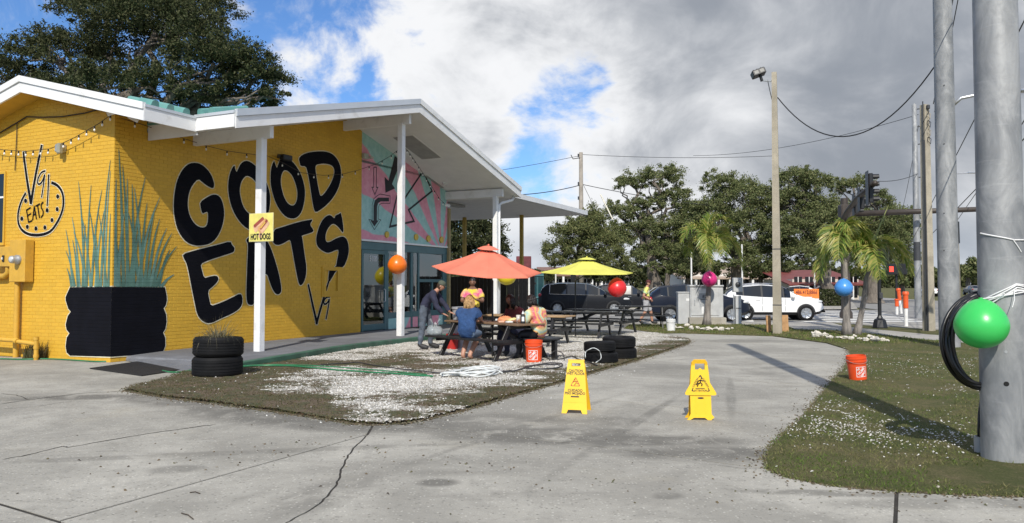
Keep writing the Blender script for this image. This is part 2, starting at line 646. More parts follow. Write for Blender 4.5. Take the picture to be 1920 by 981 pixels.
# the world's ground, out to the horizon
MB().add([(-900, -300, -.14), (900, -300, -.14), (900, 1500, -.14), (-900, 1500, -.14)], [(0, 1, 2, 3)]).build('ground', M_FARLAWN)['kind'] = 'structure'
lot = MB().add([(-40, 16.5, -.006), (5.6, 16.5, -.006), (5.6, 24.0, -.006), (4.4, 27.2, -.006), (4.0, 31.6, -.006), (-40, 31.6, -.006)], [(0, 1, 2, 3, 4, 5)]).build('back_lot', M_LOT)
lot['kind'] = 'structure'
# road with crosswalk
ROAD0, ROAD1 = 31.6, 50.0
def asphalt_mat():
 m, nt, b, _ = nt_mat('road_asphalt')
 t = NT(nt)
 p = t.pos()
 base = (0.30, 0.292, 0.275)
 mp = t.n('ShaderNodeMapping')
 mp.inputs['Scale'].default_value = (0.12, 1.0, 1)
 t.l(p, mp.inputs[0])
 c = t.mix(t.map(t.noise(mp.outputs[0], 0.9, 6.0, .6), .35, .7), tuple(x * .72 for x in base), tuple(x * 1.15 for x in base))
 c = t.mix(t.map(t.noise(p, 40.0, 4.0, .7), .35, .7, 0, .5), c, tuple(x * .6 for x in base))
 t.l(c, b.inputs['Base Color'])
 b.inputs['Roughness'].default_value = 0.85
 t.bump(t.noise(p, 120.0, 3.0, .6), .5, .004, b)
 return m
M_ROAD = asphalt_mat()
road = MB().add([(-200, ROAD0, -.10), (200, ROAD0, -.10), (200, ROAD1, -.10), (-200, ROAD1, -.10)], [(0, 1, 2, 3)]).build('road', M_ROAD)
road['kind'] = 'structure'
# second road that leaves towards the horizon on the right
road2 = MB().add([(19.5, 20.0, -.094), (33, 20.0, -.094), (95, 400, -.094), (74, 400, -.094)], [(0, 1, 2, 3)]).build('road', M_ROAD)
road2['kind'] = 'structure'
M_LINE = pm('road_paint', (0.72, 0.71, 0.67), .7, var=.15, scale=3, dirt=(0.32, 0.31, 0.29), dscale=4)
M_PAVE = concrete_mat('pavement_concrete', (0.42, 0.40, 0.36), (), 0.4)
for i, (yy, w) in enumerate(((32.6, .55), (34.2, .6), (35.9, .6), (37.7, .65), (39.6, .65), (41.6, .7), (43.7, .7), (45.9, .7))):
 x0, x1 = 12.4 * yy / 33.0, 17.8 * yy / 33.0 * (33.0 / yy) ** .4
 MB().box(((x0 + x1) / 2, yy, -.094), (x1 - x0, w, .006)).build('crosswalk_bar', M_LINE, road)
MB().box((11.4, 37.5, -.093), (.5, 10.0, .006), Matrix.Rotation(R(-16), 3, 'Z')).build('stop_line', M_LINE, road)
for x0 in range(-30, 10, 9):
 MB().box((x0, 41.0, -.094), (3.0, .14, .006)).build('lane_line', M_LINE, road)
M_KERB = concrete_mat('kerb_concrete', (0.40, 0.385, 0.35), (), 0.4)
kerb = MB().box((-35, ROAD0 - .1, -.06), (92, .22, .16)).build('kerb', M_KERB); kerb['kind'] = 'structure'
kerb2 = MB().box((-25, ROAD1 + .1, -.06), (82, .22, .16)).build('kerb', M_KERB); kerb2['kind'] = 'structure'
far = MB().add([(-200, ROAD1 + .2, -.03), (21.5, ROAD1 + .2, -.03), (55, 260, -.03), (-200, 260, -.03)], [(0, 1, 2, 3)]).build('far_lawn', M_FARLAWN)
far['kind'] = 'structure'
pth = gpoly([(1565, 590), (1668, 590), (1668, 568), (1650, 548), (1622, 548)])
fp = MB(); fp.prism([(18.9, 50.0), (22.4, 50.0), (36, 82), (60, 160), (58.5, 160), (33.5, 82)], -.05, -.012)
fp.build('far_sidewalk', M_PAVE)['kind'] = 'structure'
# ---------------------------------------------------------------- driveway slabs
CRACK = [(700, 798), (690, 815), (676, 829), (660, 846), (648, 862), (641, 878), (638, 893), (632, 908), (617, 926), (600, 944), (572, 962), (535, 981), (490, 1010)]
CRACK2 = []
for i, p in enumerate(CRACK):
 CRACK2.append(p)
 if 1 <= i < len(CRACK) - 1:
  q = CRACK[i + 1]
  for k in (1, 2, 3):
   CRACK2.append((p[0] + (q[0] - p[0]) * k / 4 + random.uniform(-2.2, 2.2), p[1] + (q[1] - p[1]) * k / 4 + random.uniform(-1.2, 1.2)))
BED_FRONT = [(230, 733), (300, 745), (400, 758), (500, 771), (600, 786), (655, 795), (700, 798), (745, 796)]
E_ = [(755, 795), (800, 788), (870, 771), (940, 750), (985, 737), (1060, 716), (1128, 695), (1180, 681), (1213, 671), (1250, 659), (1285, 647), (1294, 641), (1288, 635)]
SLABS = {
 'A': [(755, 797), (800, 788), (870, 771), (940, 750), (985, 737), (1110, 748), (1294, 765), (1505, 786), (1470, 815), (1442, 846), (1436, 862), (1442, 878), (1440, 880), (1100, 835)],
 'B': [(985, 737), (1060, 716), (1128, 695), (1296, 707), (1553, 725), (1505, 786), (1294, 765), (1110, 748)],
 'C': [(1128, 695), (1180, 681), (1213, 671), (1282, 675), (1585, 690), (1553, 725), (1296, 707)],
 'D': [(1213, 671), (1250, 659), (1285, 647), (1294, 641), (1288, 635), (1240, 627), (1300, 626), (1450, 631), (1550, 644), (1590, 656), (1598, 666), (1585, 690), (1282, 675)],
 'F': BED_FRONT[:-1] + CRACK[1:2] + [(110, 978), (0, 945), (-500, 800), ('g', -16, 12), ('g', -16, 22), ('g', -13.3, 18.2), (0, 668), (205, 678), (250, 672), (345, 690), (345, 700), (310, 712), (262, 722)],
 'H': CRACK2[1:] + [(470, 1090), (200, 1006), (110, 978)],
 'I': [(0, 945), (110, 978), (200, 1006), (470, 1090), ('g', -.9, -6), ('g', -16, -6), ('g', -16, 12), (-500, 800)],
 'J': [(745, 796), (755, 797), (1100, 835), (1440, 880), (1450, 886), (1475, 896), (1560, 912), (1680, 922), (1677, 981), (1672, 1100), ('g', 2.2, -6), ('g', -.9, -6), (470, 1090)] + CRACK2[::-1],
 'K': [(1680, 922), (1800, 928), (1920, 932), (2300, 950), ('g', 14, 4.3), ('g', 14, -6), ('g', 2.2, -6), (1672, 1100), (1677, 981)],
}
drive = MB().add([(-16, -6, -.006), (14, -6, -.006), (14, 14, -.006), (6, 24, -.006), (-16, 24, -.006)], [(0, 1, 2, 3, 4)]).build('driveway', M_SOIL)
drive['kind'] = 'structure'
for k, pts in SLABS.items():
 MB().prism(offset_poly(gpoly(pts), -0.018 if k not in 'HJ' else -0.009), -.09, 0.0).build('slab', M_CONC, drive)
def crack(pts, w):
 g = gpoly(pts)
 fine_ = []
 for i in range(len(g) - 1):
  for k in range(6):
   f = k / 6
   fine_.append((g[i][0] + (g[i + 1][0] - g[i][0]) * f + random.uniform(-.012, .012), g[i][1] + (g[i + 1][1] - g[i][1]) * f + random.uniform(-.02, .02)))
 fine_.append(g[-1])
 mb = MB()
 vs, fs = [], []
 for i, (x, y) in enumerate(fine_):
  a = Vector(fine_[max(0, i - 1)]); b = Vector(fine_[min(len(fine_) - 1, i + 1)])
  n = (b - a).normalized(); n = Vector((-n.y, n.x))
  ww = w * random.uniform(.35, 1.0) * (0.25 if i in (0, len(fine_) - 1) else 1)
  vs += [(x + n.x * ww, y + n.y * ww, .0025), (x - n.x * ww, y - n.y * ww, .0025)]
 fs = [(2 * i, 2 * i + 1, 2 * i + 3, 2 * i + 2) for i in range(len(fine_) - 1)]
 mb.add(vs, fs).build('crack', M_SOIL, drive)
crack([(0, 863), (60, 852), (115, 838), (130, 839), (260, 816), (330, 806), (405, 796)], .012)
crack([(0, 758), (55, 750), (150, 738), (228, 734)], .012)
crack([(0, 738), (30, 741), (55, 750)], .010)
crack([(0, 768), (70, 762), (140, 752)], .006)
crack([(560, 772), (560, 772), (561, 772)], .002)
crack([(1440, 880), (1380, 877), (1250, 862)], .003)
M_TWIG = pm('twig', (0.06, 0.045, 0.03), .9)
for (a, b, tl) in (((356, 925), (375, 927), 'straight dark twig lying level on the left driveway slab'), ((340, 964), (362, 975), 'bent dark twig near the bottom edge of the driveway'), ((725, 927), (729, 928), 'tiny dark twig right of the jagged crack'), ((146, 864), (150, 865), 'tiny dark twig below the long left crack')):
 p, q = G(*a), G(*b)
 tg = MB().tube([(p.x, p.y, .006), ((p.x + q.x) / 2, (p.y + q.y) / 2 + .01, .012), (q.x, q.y, .006)], .004, 5).build('twig', M_TWIG)
 tag(tg, tl, 'twig', 'twigs on the driveway')
# ---------------------------------------------------------------- raised pavement with a green kerb
BA = R(25.2)
DV = Vector((math.sin(BA), math.cos(BA), 0))
NV = Vector((math.cos(BA), -math.sin(BA), 0))
BC = G(207, 680)
def so(p):
 r = Vector((p[0], p[1], 0)) - BC
 return r.dot(DV), r.dot(NV)
def B(s, o, z=0.0):
 v = BC + DV * s + NV * o
 return Vector((v.x, v.y, z))
KERB_PX = [(345, 699), (400, 696), (452, 690), (514, 682), (560, 675), (636, 661), (700, 652), (760, 645), (830, 637), (905, 628)]
KZ = [.010, .05, .10, .13, .14, .14, .14, .14, .14, .14]
kg = gpoly(KERB_PX)
PAVE_TOP = .14
mb = MB()
vs, fs = [], []
for (x, y), z in zip(kg, KZ):
 s_, o_ = so((x, y))
 iv = B(max(0.35, s_), -.02)
 k = Vector((x, y, 0))
 inn = k + (iv - k).normalized() * .13
 vs += [(iv.x, iv.y, z), (inn.x, inn.y, z)]
for i in range(len(kg) - 1):
 fs.append((2 * i, 2 * i + 1, 2 * i + 3, 2 * i + 2))
M_GREYPAINT = concrete_mat('grey_floor_paint', (0.20, 0.205, 0.22), (), 0.15)
pv_ = mb.add(vs, fs).build('pavement', M_GREYPAINT)
pv_['kind'] = 'structure'
M_GREENPAINT = pm('green_kerb_paint', (0.045, 0.115, 0.075), .6, var=.25, scale=3, bump=.004, bscale=25, dirt=(0.11, .12, .11), dscale=5)
mb = MB()
vs, fs = [], []
for (x, y), z in zip(kg, KZ):
 s_, o_ = so((x, y))
 iv = B(max(0.35, s_), -.02)
 k = Vector((x, y, 0))
 inn = k + (iv - k).normalized() * .13
 vs += [(inn.x, inn.y, z + .003), (x + (inn.x - x) * .15, y + (inn.y - y) * .15, z + .003), (x, y, z - .012), (x, y, -.05)]
for i in range(len(kg) - 1):
 for j in range(3):
  fs.append((4 * i + j, 4 * i + j + 1, 4 * i + j + 5, 4 * i + j + 4))
kb = mb.add(vs, fs).build('kerb', M_GREENPAINT, pv_)
# ---------------------------------------------------------------- planting bed of shell, dead turf and soil
BED = gpoly(BED_FRONT + E_ + [(1230, 626), (1100, 619), (960, 622)] + KERB_PX[::-1] + [(310, 712), (262, 722)])
bx = np.array([p[0] for p in BED]); by = np.array([p[1] for p in BED])
def white_mask(x, y):
 px, py = proj(x, y)
 w = 0.42 * vnoise(x, y, 3, 0.9, 4) + 0.38 * vnoise(x * .5 + 9, y, 11, 2.3, 3) + .20 * vnoise(x * .6, y, 17, 8.0, 3)
 bias = np.interp(px, [230, 420, 560, 700, 900, 1300], [-.16, -.07, .05, .13, .17, .12])
 front = np.interp(px, [230, 700, 870, 1060, 1180, 1294], [733, 798, 771, 716, 681, 641])
 edge = np.interp(front - py, [0, 14, 34, 60], [-.24, -.2, -.05, 0.0])
 mid = np.where((py > 718) & (px < 620), -.10, 0.0)
 kerbside = np.interp(py, [640, 668, 690, 702], [0.06, 0.05, -.02, 0.03])
 track = -.16 * np.exp(-((py - (687 + (px - 900) * .01)) / 7.0) ** 2) * (px < 900)
 return w + bias + edge + mid + kerbside + track
cs = .055
gx, gy = np.meshgrid(np.arange(bx.min(), bx.max(), cs), np.arange(by.min(), by.max(), cs))
ok = inside(gx + cs / 2, gy + cs / 2, offset_poly(BED, -.05))
idx = np.argwhere(ok[:-1, :-1])
nx = gx.shape[1]
vid = (idx[:, 0] * nx + idx[:, 1])
quads = np.stack([vid, vid + 1, vid + nx + 1, vid + nx], 1)
used, inv = np.unique(quads.ravel(), return_inverse=True)
vx, vy = gx.ravel()[used], gy.ravel()[used]
vz = .012 + .03 * vnoise(vx, vy, 21, 2.0, 4) + .012 * vnoise(vx, vy, 5, 9.0, 2)
M_BED, nt, bb, _ = nt_mat('shell_bed')
t = NT(nt)
at = t.n('ShaderNodeAttribute'); at.attribute_name = 'shell'
p = t.pos()
w = t.math('ADD', at.outputs['Fac'], t.math('MULTIPLY', t.math('SUBTRACT', t.noise(p, 9.0, 7.0, .72), .5), .8))
w = t.map(w, .50, .64)
v = t.voro(p, 55.0)
shell = t.mix(t.map(v.outputs['Distance'], .15, .6), (0.74, 0.72, 0.67), (0.46, 0.43, 0.37))
turf = t.mix(t.map(t.noise(p, 1.6, 7.0, .7, .6), .42, .58), (0.075, 0.082, 0.032), (0.16, 0.115, 0.075))
turf = t.mix(t.map(t.noise(p, 14.0, 5.0, .7), .5, .7, 0, .7), turf, (0.19, 0.15, 0.10))
t.l(t.mix(w, turf, shell), bb.inputs['Base Color'])
bb.inputs['Roughness'].default_value = .95
t.bump(t.math('ADD', t.noise(p, 80.0, 4.0, .7), v.outputs['Distance']), 1.0, .02, bb)
bed = np_mesh('shell_gravel_bed', np.stack([vx, vy, vz], 1), inv.ravel(), 4, M_BED)
a = bed.data.attributes.new('shell', 'FLOAT', 'POINT')
a.data.foreach_set('value', np.clip(white_mask(vx, vy), 0, 1).astype(np.float32))
bed['kind'] = 'structure'
MB().prism(offset_poly(BED, -.004), -.09, .004).build('planting_bed', M_BED)['kind'] = 'structure'
def leaf_mat(name, cols, rough=.55, trans=.25, spec=.3, patch=None):
 m, nt, b, out = nt_mat(name)
 t = NT(nt)
 rnd = t.n('ShaderNodeNewGeometry').outputs['Random Per Island']
 ramp = t.n('ShaderNodeValToRGB')
 el = ramp.color_ramp.elements
 while len(el) < len(cols):
  el.new(0.5)
 for i, c in enumerate(cols):
  el[i].position = i / max(1, len(cols) - 1)
  el[i].color = c + (1,)
 t.l(rnd, ramp.inputs[0])
 col = ramp.outputs[0]
 if patch:
  p = t.pos()
  col = t.mix(t.map(t.noise(p, patch[0], 6.0, .65, .5), .42, .62), col, t.mix(1.0, col, patch[1], 'MULTIPLY'))
 t.l(col, b.inputs['Base Color'])
 b.inputs['Roughness'].default_value = rough
 b.inputs['Specular IOR Level'].default_value = spec
 if trans:
  tr = t.n('ShaderNodeBsdfTranslucent')
  t.l(col, tr.inputs[0])
  mx = t.n('ShaderNodeMixShader')
  mx.inputs[0].default_value = trans
  t.l(b.outputs[0], mx.inputs[1]); t.l(tr.outputs[0], mx.inputs[2])
  t.l(mx.outputs[0], out.inputs[0])
 return m
def sample(poly, n, seed):
 r = np.random.default_rng(seed)
 P = np.array(poly)
 x = r.uniform(P[:, 0].min(), P[:, 0].max(), n)
 y = r.uniform(P[:, 1].min(), P[:, 1].max(), n)
 k = inside(x, y, poly)
 return x[k], y[k], r
def chips(name, x, y, z, size, mat, r, parent=None):
 n = len(x)
 base = np.array([[-1, -.6, 0], [.9, -.8, 0], [1.1, .7, 0], [-.8, .9, 0], [.1, 0, .75]])
 ang = r.uniform(0, 6.283, n)
 s = size * r.uniform(.5, 1.3, n)
 jit = r.uniform(.6, 1.3, (n, 5, 3))
 vv = base[None] * jit * s[:, None, None]
 c, s_ = np.cos(ang)[:, None], np.sin(ang)[:, None]
 X = vv[:, :, 0] * c - vv[:, :, 1] * s_ + x[:, None]
 Y = vv[:, :, 0] * s_ + vv[:, :, 1] * c + y[:, None]
 tilt = r.uniform(-.4, .4, (n, 1))
 Z = vv[:, :, 2] + vv[:, :, 0] * tilt + z[:, None]
 V = np.stack([X, Y, Z], 2).reshape(-1, 3)
 f = np.array([[0, 1, 4], [1, 2, 4], [2, 3, 4], [3, 0, 4]])
 F = (f[None] + (np.arange(n) * 5)[:, None, None]).ravel()
 o = np_mesh(name, V, F, 3, mat, parent)
 o['kind'] = 'stuff'
 return o
def blades(name, x, y, z, h, wdt, mat, r, lean=.6):
 n = len(x)
 ang = r.uniform(0, 6.283, n)
 hh = h * r.uniform(.45, 1.25, n)
 ww = wdt * r.uniform(.6, 1.4, n)
 la = r.uniform(0, 6.283, n)
 ll = hh * r.uniform(.1, 1.0, n) * lean
 bx0, by0 = np.cos(ang) * ww, np.sin(ang) * ww
 V = np.empty((n, 3, 3))
 V[:, 0] = np.stack([x - bx0, y - by0, z], 1)
 V[:, 1] = np.stack([x + bx0, y + by0, z], 1)
 V[:, 2] = np.stack([x + np.cos(la) * ll, y + np.sin(la) * ll, z + hh], 1)
 o = np_mesh(name, V.reshape(-1, 3), np.arange(n * 3), 3, mat)
 o['kind'] = 'stuff'
 return o
M_CHIP = leaf_mat('shell_chip', [(0.30, 0.27, 0.22), (0.50, 0.47, 0.41), (0.66, 0.64, 0.59), (0.74, 0.73, 0.69)], .8, 0)
x, y, r = sample(BED, 230000, 5)
wm = white_mask(x, y)
k = ((wm + r.uniform(-.13, .13, len(x)) > .62) | (r.uniform(0, 1, len(x)) < .006)) & (r.uniform(0, 1, len(x)) < np.clip(14.0 / y, .25, 1) ** 1.5)
x, y = x[k], y[k]
z = .012 + .03 * vnoise(x, y, 21, 2.0, 4) + .012 * vnoise(x, y, 5, 9.0, 2)
o = chips('shell_gravel', x, y, z, .0125, M_CHIP, r)
tag(o, 'loose white crushed shell scattered over the planting bed', 'gravel')
M_BROWNGRASS = leaf_mat('dead_grass', [(0.06, 0.045, 0.03), (0.14, 0.085, 0.055), (0.10, 0.10, 0.04), (0.20, 0.15, 0.095), (0.09, 0.105, 0.035), (.16, .09, .06)], .8, .1, .1, (1.6, (.55, .72, .42)))
x, y, r = sample(offset_poly(BED, .03), 330000, 8)
wm = white_mask(x, y)
k = (wm + r.uniform(-.12, .12, len(x)) < .58) & (r.uniform(0, 1, len(x)) < np.clip(12.0 / y, .1, 1) ** 2)
x, y = x[k], y[k]
z = .010 + .03 * vnoise(x, y, 21, 2.0, 4)
o = blades('dead_grass', x, y, z, .024, .0055, M_BROWNGRASS, r, 2.4)
tag(o, 'matted brown and dull green turf at the edge of the planting bed', 'grass')
print('bed chips/blades', len(x))
# ---------------------------------------------------------------- lawn on the right
LAWN_EDGE = [(1590, 656), (1598, 666), (1585, 690), (1553, 725), (1505, 786), (1470, 815), (1442, 846), (1436, 862), (1442, 878), (1450, 886), (1475, 896), (1560, 912), (1680, 922), (1800, 928), (1920, 932), (2300, 950)]
LAWN = gpoly(LAWN_EDGE + [('g', 14, 4.3), ('g', 30, 4.3), ('g', 30, 17.5), (1920, 653), (1740, 638), (1640, 627), (1560, 620), (1490, 618), (1470, 610), (1380, 609), (1180, 609), (1170, 616), (1240, 625.6), (1300, 624.5), (1450, 630), (1550, 643)])
lw = MB().prism(LAWN, -.1, .012).build('lawn', M_LAWN)
lw['kind'] = 'structure'
SIDEWALK = gpoly([(1470, 610), (1490, 618), (1560, 620), (1640, 627), (1740, 638), (1920, 653), ('g', 30, 17.5), ('g', 30, 19.2), (1920, 641), (1740, 628), (1660, 620), (1590, 614), (1560, 606), (1470, 606)])
MB().prism(offset_poly(SIDEWALK, -.01), -.1, .016).build('sidewalk', M_PAVE)['kind'] = 'structure'
VERGE = gpoly([(1560, 606), (1590, 614), (1660, 620), (1740, 628), (1920, 641), ('g', 30, 19.2), ('g', 30, 22), (1920, 632), (1740, 618), (1640, 612)])
MB().prism(offset_poly(VERGE, -.01), -.1, .012).build('verge', M_LAWN)['kind'] = 'structure'
APRON = gpoly([(1180, 607), (1470, 607), (1560, 605), (1640, 610), (1740, 617), (1920, 630), ('g', 24, 23.5), ('g', 24, 31.4), ('g', 4.2, 31.4)])
MB().prism(APRON, -.1, .004).build('sidewalk', M_PAVE)['kind'] = 'structure'
M_GRASS = leaf_mat('grass_blade', [(0.075, 0.095, 0.026), (0.15, 0.16, 0.05), (0.20, 0.19, 0.075), (0.30, 0.25, 0.13), (0.13, 0.165, 0.042), (.24, .19, .10)], .7, .25, .1, (1.2, (.55, .90, .42)))
x, y, r = sample(offset_poly(LAWN, .045), 1000000, 12)
px, py = proj(x, y)
k = (y < 22) & (px < 2050) & (px > 1150) & (r.uniform(0, 1, len(x)) < np.clip(6.5 / y, .06, 1) ** 1.6)
x, y = x[k], y[k]
bare = vnoise(x, y, 31, 1.3, 4)
k = bare > .36
x, y = x[k], y[k]
o = blades('grass', x, y, np.full(len(x), .006), .030, .0045, M_GRASS, r, 1.8)
tag(o, 'short patchy olive grass beside the driveway', 'grass')
print('lawn blades', len(x))
x, y, r = sample(LAWN, 400000, 14)
k = (y > 20) & (y < 31) & (x < 22) & (r.uniform(0, 1, len(x)) < .35)
o = blades('grass', x[k], y[k], np.full(k.sum(), .005), .06, .010, M_GRASS, r, 1.0)
tag(o, 'thin grass strip between the driveway and the road', 'grass')
# white shell in the lawn
x, y, r = sample(LAWN, 700000, 15)
px, py = proj(x, y)
f = np.exp(-(((px - 1560) / 70) ** 2 + ((py - 790) / 26) ** 2)) + .8 * np.exp(-(((px - 1690) / 110) ** 2 + ((py - 815) / 26) ** 2)) + .35 * np.exp(-(((px - 1800) / 70) ** 2 + ((py - 830) / 22) ** 2)) \
 + .25 * np.exp(-(((px - 1790) / 60) ** 2 + ((py - 735) / 8) ** 2)) + .10 * np.exp(-(((px - 1700) / 200) ** 2 + ((py - 690) / 22) ** 2)) + .006
f = f * (vnoise(x, y, 41, 4.0, 3) > .40)
k = (y < 20) & (r.uniform(0, 1, len(x)) < f * .55)
o = chips('shell_gravel', x[k], y[k], np.full(k.sum(), .017), .009, M_CHIP, r)
tag(o, 'white shell chips scattered in the grass near the steel pole', 'gravel')
# shell grit that strayed on to the concrete along the edges
x, y, r = sample(gpoly([(230, 733), (700, 798), (1294, 640), (1330, 640), (1100, 740), (760, 815), (690, 812), (220, 738)]), 2200, 16)
o = chips('shell_gravel', x, y, np.full(len(x), .002), .009, M_CHIP, r)
tag(o, 'stray shell grit on the concrete along the bed edge', 'gravel')
# crumbs of soil, dead leaf and grit where turf meets concrete, and a little over the slabs
def litter_along(pts, n, spread, seed):
 r_ = np.random.default_rng(seed)
 P = np.array(gpoly(pts))
 seg = np.linalg.norm(P[1:] - P[:-1], axis=1)
 k_ = r_.choice(len(seg), n, p=seg / seg.sum())
 f_ = r_.uniform(0, 1, n)[:, None]
 return P[k_] * (1 - f_) + P[k_ + 1] * f_ + np.abs(r_.normal(size=(n, 1))) ** 1.3 * spread * r_.normal(size=(n, 2)), r_
M_LITTER = leaf_mat('litter', [(.05, .04, .028), (.10, .075, .045), (.16, .12, .07), (.08, .085, .035), (.30, .27, .22)], .9, 0)
qa, r = litter_along(BED_FRONT + E_, 5200, .055, 61)
qb, _ = litter_along(LAWN_EDGE[:-1], 5200, .055, 62)
qc, _ = litter_along([(100, 900), (600, 830), (1100, 900), (1700, 960)], 260, 1.6, 63)
q_ = np.concatenate([qa, qb, qc])
o = chips('leaf_litter', q_[:, 0], q_[:, 1], np.full(len(q_), .003), .010, M_LITTER, r)
tag(o, 'brown leaf litter and grit along the edges of the concrete', 'litter')
# ================================================================== the yellow building
# its own frame: s runs along the long wall away from the camera, o outwards from that wall
bld = thing('brick_building', 'yellow painted brick eatery with white gabled canopy and black lettered mural', 'building', (BC.x, BC.y, 0), R(90) - BA)
def L(s, o, z):
 return Vector((s, -o, z))
def W1(px, py, o=0.0):
 d = ray(px, py)
 tt = (o - (CAMV - BC).dot(NV)) / d.dot(NV)
 p = CAMV + d * tt
 return (p - BC).dot(DV), p.z
def W2(px, py, s=0.0):
 d = ray(px, py)
 tt = (s - (CAMV - BC).dot(DV)) / d.dot(DV)
 p = CAMV + d * tt
 return (p - BC).dot(NV), p.z
def ex_o(mb, poly, o0, o1, holes=()):
 """outline in (s, z) extruded along o"""
 b = MB().prism(poly, 0, 1, holes)
 return mb.add([L(x, o0 + (o1 - o0) * z, y) for x, y, z in b.v], b.f)
def ex_s(mb, poly, s0, s1):
 b = MB().prism(poly, 0, 1)
 return mb.add([L(s0 + (s1 - s0) * z, x, y) for x, y, z in b.v], b.f)
LG = dict(s=-.49, eave=1.40, ridge=-2.25, ze=4.94, zr=5.86, th=.33)
CG = dict(s0=.75, sr=7.46, s1=14.17, o=2.46, ze=4.96, zr=6.63, th=.36)
S_END, S_BRICK = 13.3, 8.2
def zc(s):
 return CG['ze'] + (CG['zr'] - CG['ze']) * (1 - abs(s - CG['sr']) / (CG['sr'] - CG['s0']))
def zl(o):
 return LG['zr'] - (LG['zr'] - LG['ze']) * abs(o - LG['ridge']) / (LG['eave'] - LG['ridge'])
def top1(s):
 return zl(0) - LG['th'] if s < CG['s0'] else zc(s) - CG['th']
# ---------------------------------------------------------------- materials
def yellow_mat(name, base, mortar=False):
 m, nt, b, _ = nt_mat(name)
 t = NT(nt)
 p = t.pos()
 oi = t.n('ShaderNodeObjectInfo').outputs['Random']
 ge = t.n('ShaderNodeNewGeometry').outputs['Random Per Island']
 rr = t.math('FRACT', t.math('ADD', oi, ge))
 c = t.mix(rr, tuple(x * .95 for x in base), tuple(min(1, x * 1.05) for x in base)) if not mortar else t.mix(.5, base, base)
 c = t.mix(t.map(t.noise(p, 1.3, 6.0, .65, .4), .4, .75, 0, .35), c, (base[0] * .80, base[1] * .76, base[2] * .7))
 mp = t.n('ShaderNodeMapping')
 mp.inputs['Scale'].default_value = (3, 3, .35)
 t.l(p, mp.inputs[0])
 c = t.mix(t.map(t.noise(mp.outputs[0], 1.6, 6.0, .7), .55, .8, 0, .3), c, (base[0] * .62, base[1] * .58, base[2] * .6))
 t.l(c, b.inputs['Base Color'])
 b.inputs['Roughness'].default_value = .55
 b.inputs['Specular IOR Level'].default_value = .35
 t.bump(t.noise(p, 45.0, 6.0, .65), .8, .006, b)
 return m
YEL = (0.63, 0.372, 0.038)
M_YB = yellow_mat('yellow_brick_paint', YEL)
M_YM = yellow_mat('yellow_mortar_paint', tuple(x * .9 for x in YEL), True)
M_WHITE = pm('white_trim_paint', (0.76, 0.76, 0.75), .45, var=.05, scale=1.5, bump=.001, bscale=30, dirt=(.58, .57, .54), dscale=2.5)
M_SOFFIT = pm('soffit_paint', (0.70, 0.70, 0.69), .7, var=.05, scale=2.0, bump=.001, bscale=60)
M_YSOFFIT = pm('yellow_soffit', tuple(x * .9 for x in YEL), .7, var=.08)
M_DRIP = pm('drip_edge_metal', (0.60, 0.62, 0.63), .35, metal=.35, var=.06, scale=2)
M_TEALROOF = pm('teal_metal_roof', (0.12, 0.30, 0.27), .4, var=.15, scale=2, dirt=(.22, .30, .27))
M_TEAL = pm('teal_frame_paint', (0.058, 0.135, 0.15), .4, var=.1, scale=3)
def painted(name, col, rough=.5):
 """mural paint lying over the brick courses: the joints still show through"""
 m, nt, b, _ = nt_mat(name)
 t = NT(nt)
 p = t.obj()
 sp = t.n('ShaderNodeSeparateXYZ')
 t.l(p, sp.inputs[0])
 zf = t.math('FRACT', t.math('DIVIDE', sp.outputs[2], .075))
 d = t.math('ABSOLUTE', t.math('SUBTRACT', zf, .5))
 groove = t.map(d, .41, .47)
 nz = t.noise(p, 3.0, 5.0, .6)
 c = t.mix(t.map(nz, .3, .7), tuple(x * .8 for x in col), tuple(min(1, x * 1.2) for x in col))
 c = t.mix(t.math('MULTIPLY', groove, .25), c, tuple(x * .35 for x in col))
 t.l(c, b.inputs['Base Color'])
 b.inputs['Roughness'].default_value = rough
 b.inputs['Specular IOR Level'].default_value = .12
 h = t.math('SUBTRACT', t.math('MULTIPLY', t.noise(p, 45.0, 5.0, .6), .3), groove)
 t.bump(h, .7, .008, b)
 return m
M_PBLACK = painted('black_mural_paint', (0.0045, 0.0048, 0.008), .8)
M_PCREAM = painted('cream_outline_paint', (0.72, 0.66, 0.48))
M_PTEAL = painted('teal_mural_paint', (0.095, 0.185, 0.15))
M_PTEAL2 = painted('grey_teal_mural_paint', (0.13, 0.235, 0.20))
# ---------------------------------------------------------------- brick walls
w1 = MB()
pts = [(0, -.1), (S_BRICK, -.1)] + [(s, top1(s) + .05) for s in (8.2, 7.46, 4, .76)] + [(.74, top1(.5) + .05), (0, top1(0) + .05)]
ex_o(w1, pts, -.0012, -.22)
wall1 = w1.build('wall', M_YM, bld)
wall1['label'] = 'long yellow brick wall with the black lettering'
w2 = MB()
pts = [(-.0012, -.1), (-5.8, -.1), (-5.8, zl(-5.8) - LG['th'] + .05), (-2.25, zl(-2.25) - LG['th'] + .05), (-.0012, zl(0) - LG['th'] + .05)]
ex_s(w2, pts, .0012, .22)
wall2 = w2.build('wall', M_YM, bld)
wall2['label'] = 'short gabled yellow brick wall with the small round logo'
CH, BL, JT = .075, .212, .008
shared = {}
def brick_mesh(ln):
 k = round(ln, 3)
 if k not in shared:
  mb = MB().bbox((0, 0, 0), (ln, .016, CH - JT), .003)
  o_ = mb.build('brick', M_YB)
  shared[k] = o_.data
  bpy.data.objects.remove(o_)
 return shared[k]
rb = random.Random(3)
bricks = []      # (wall, s or o, z, length, proud)
j = 0
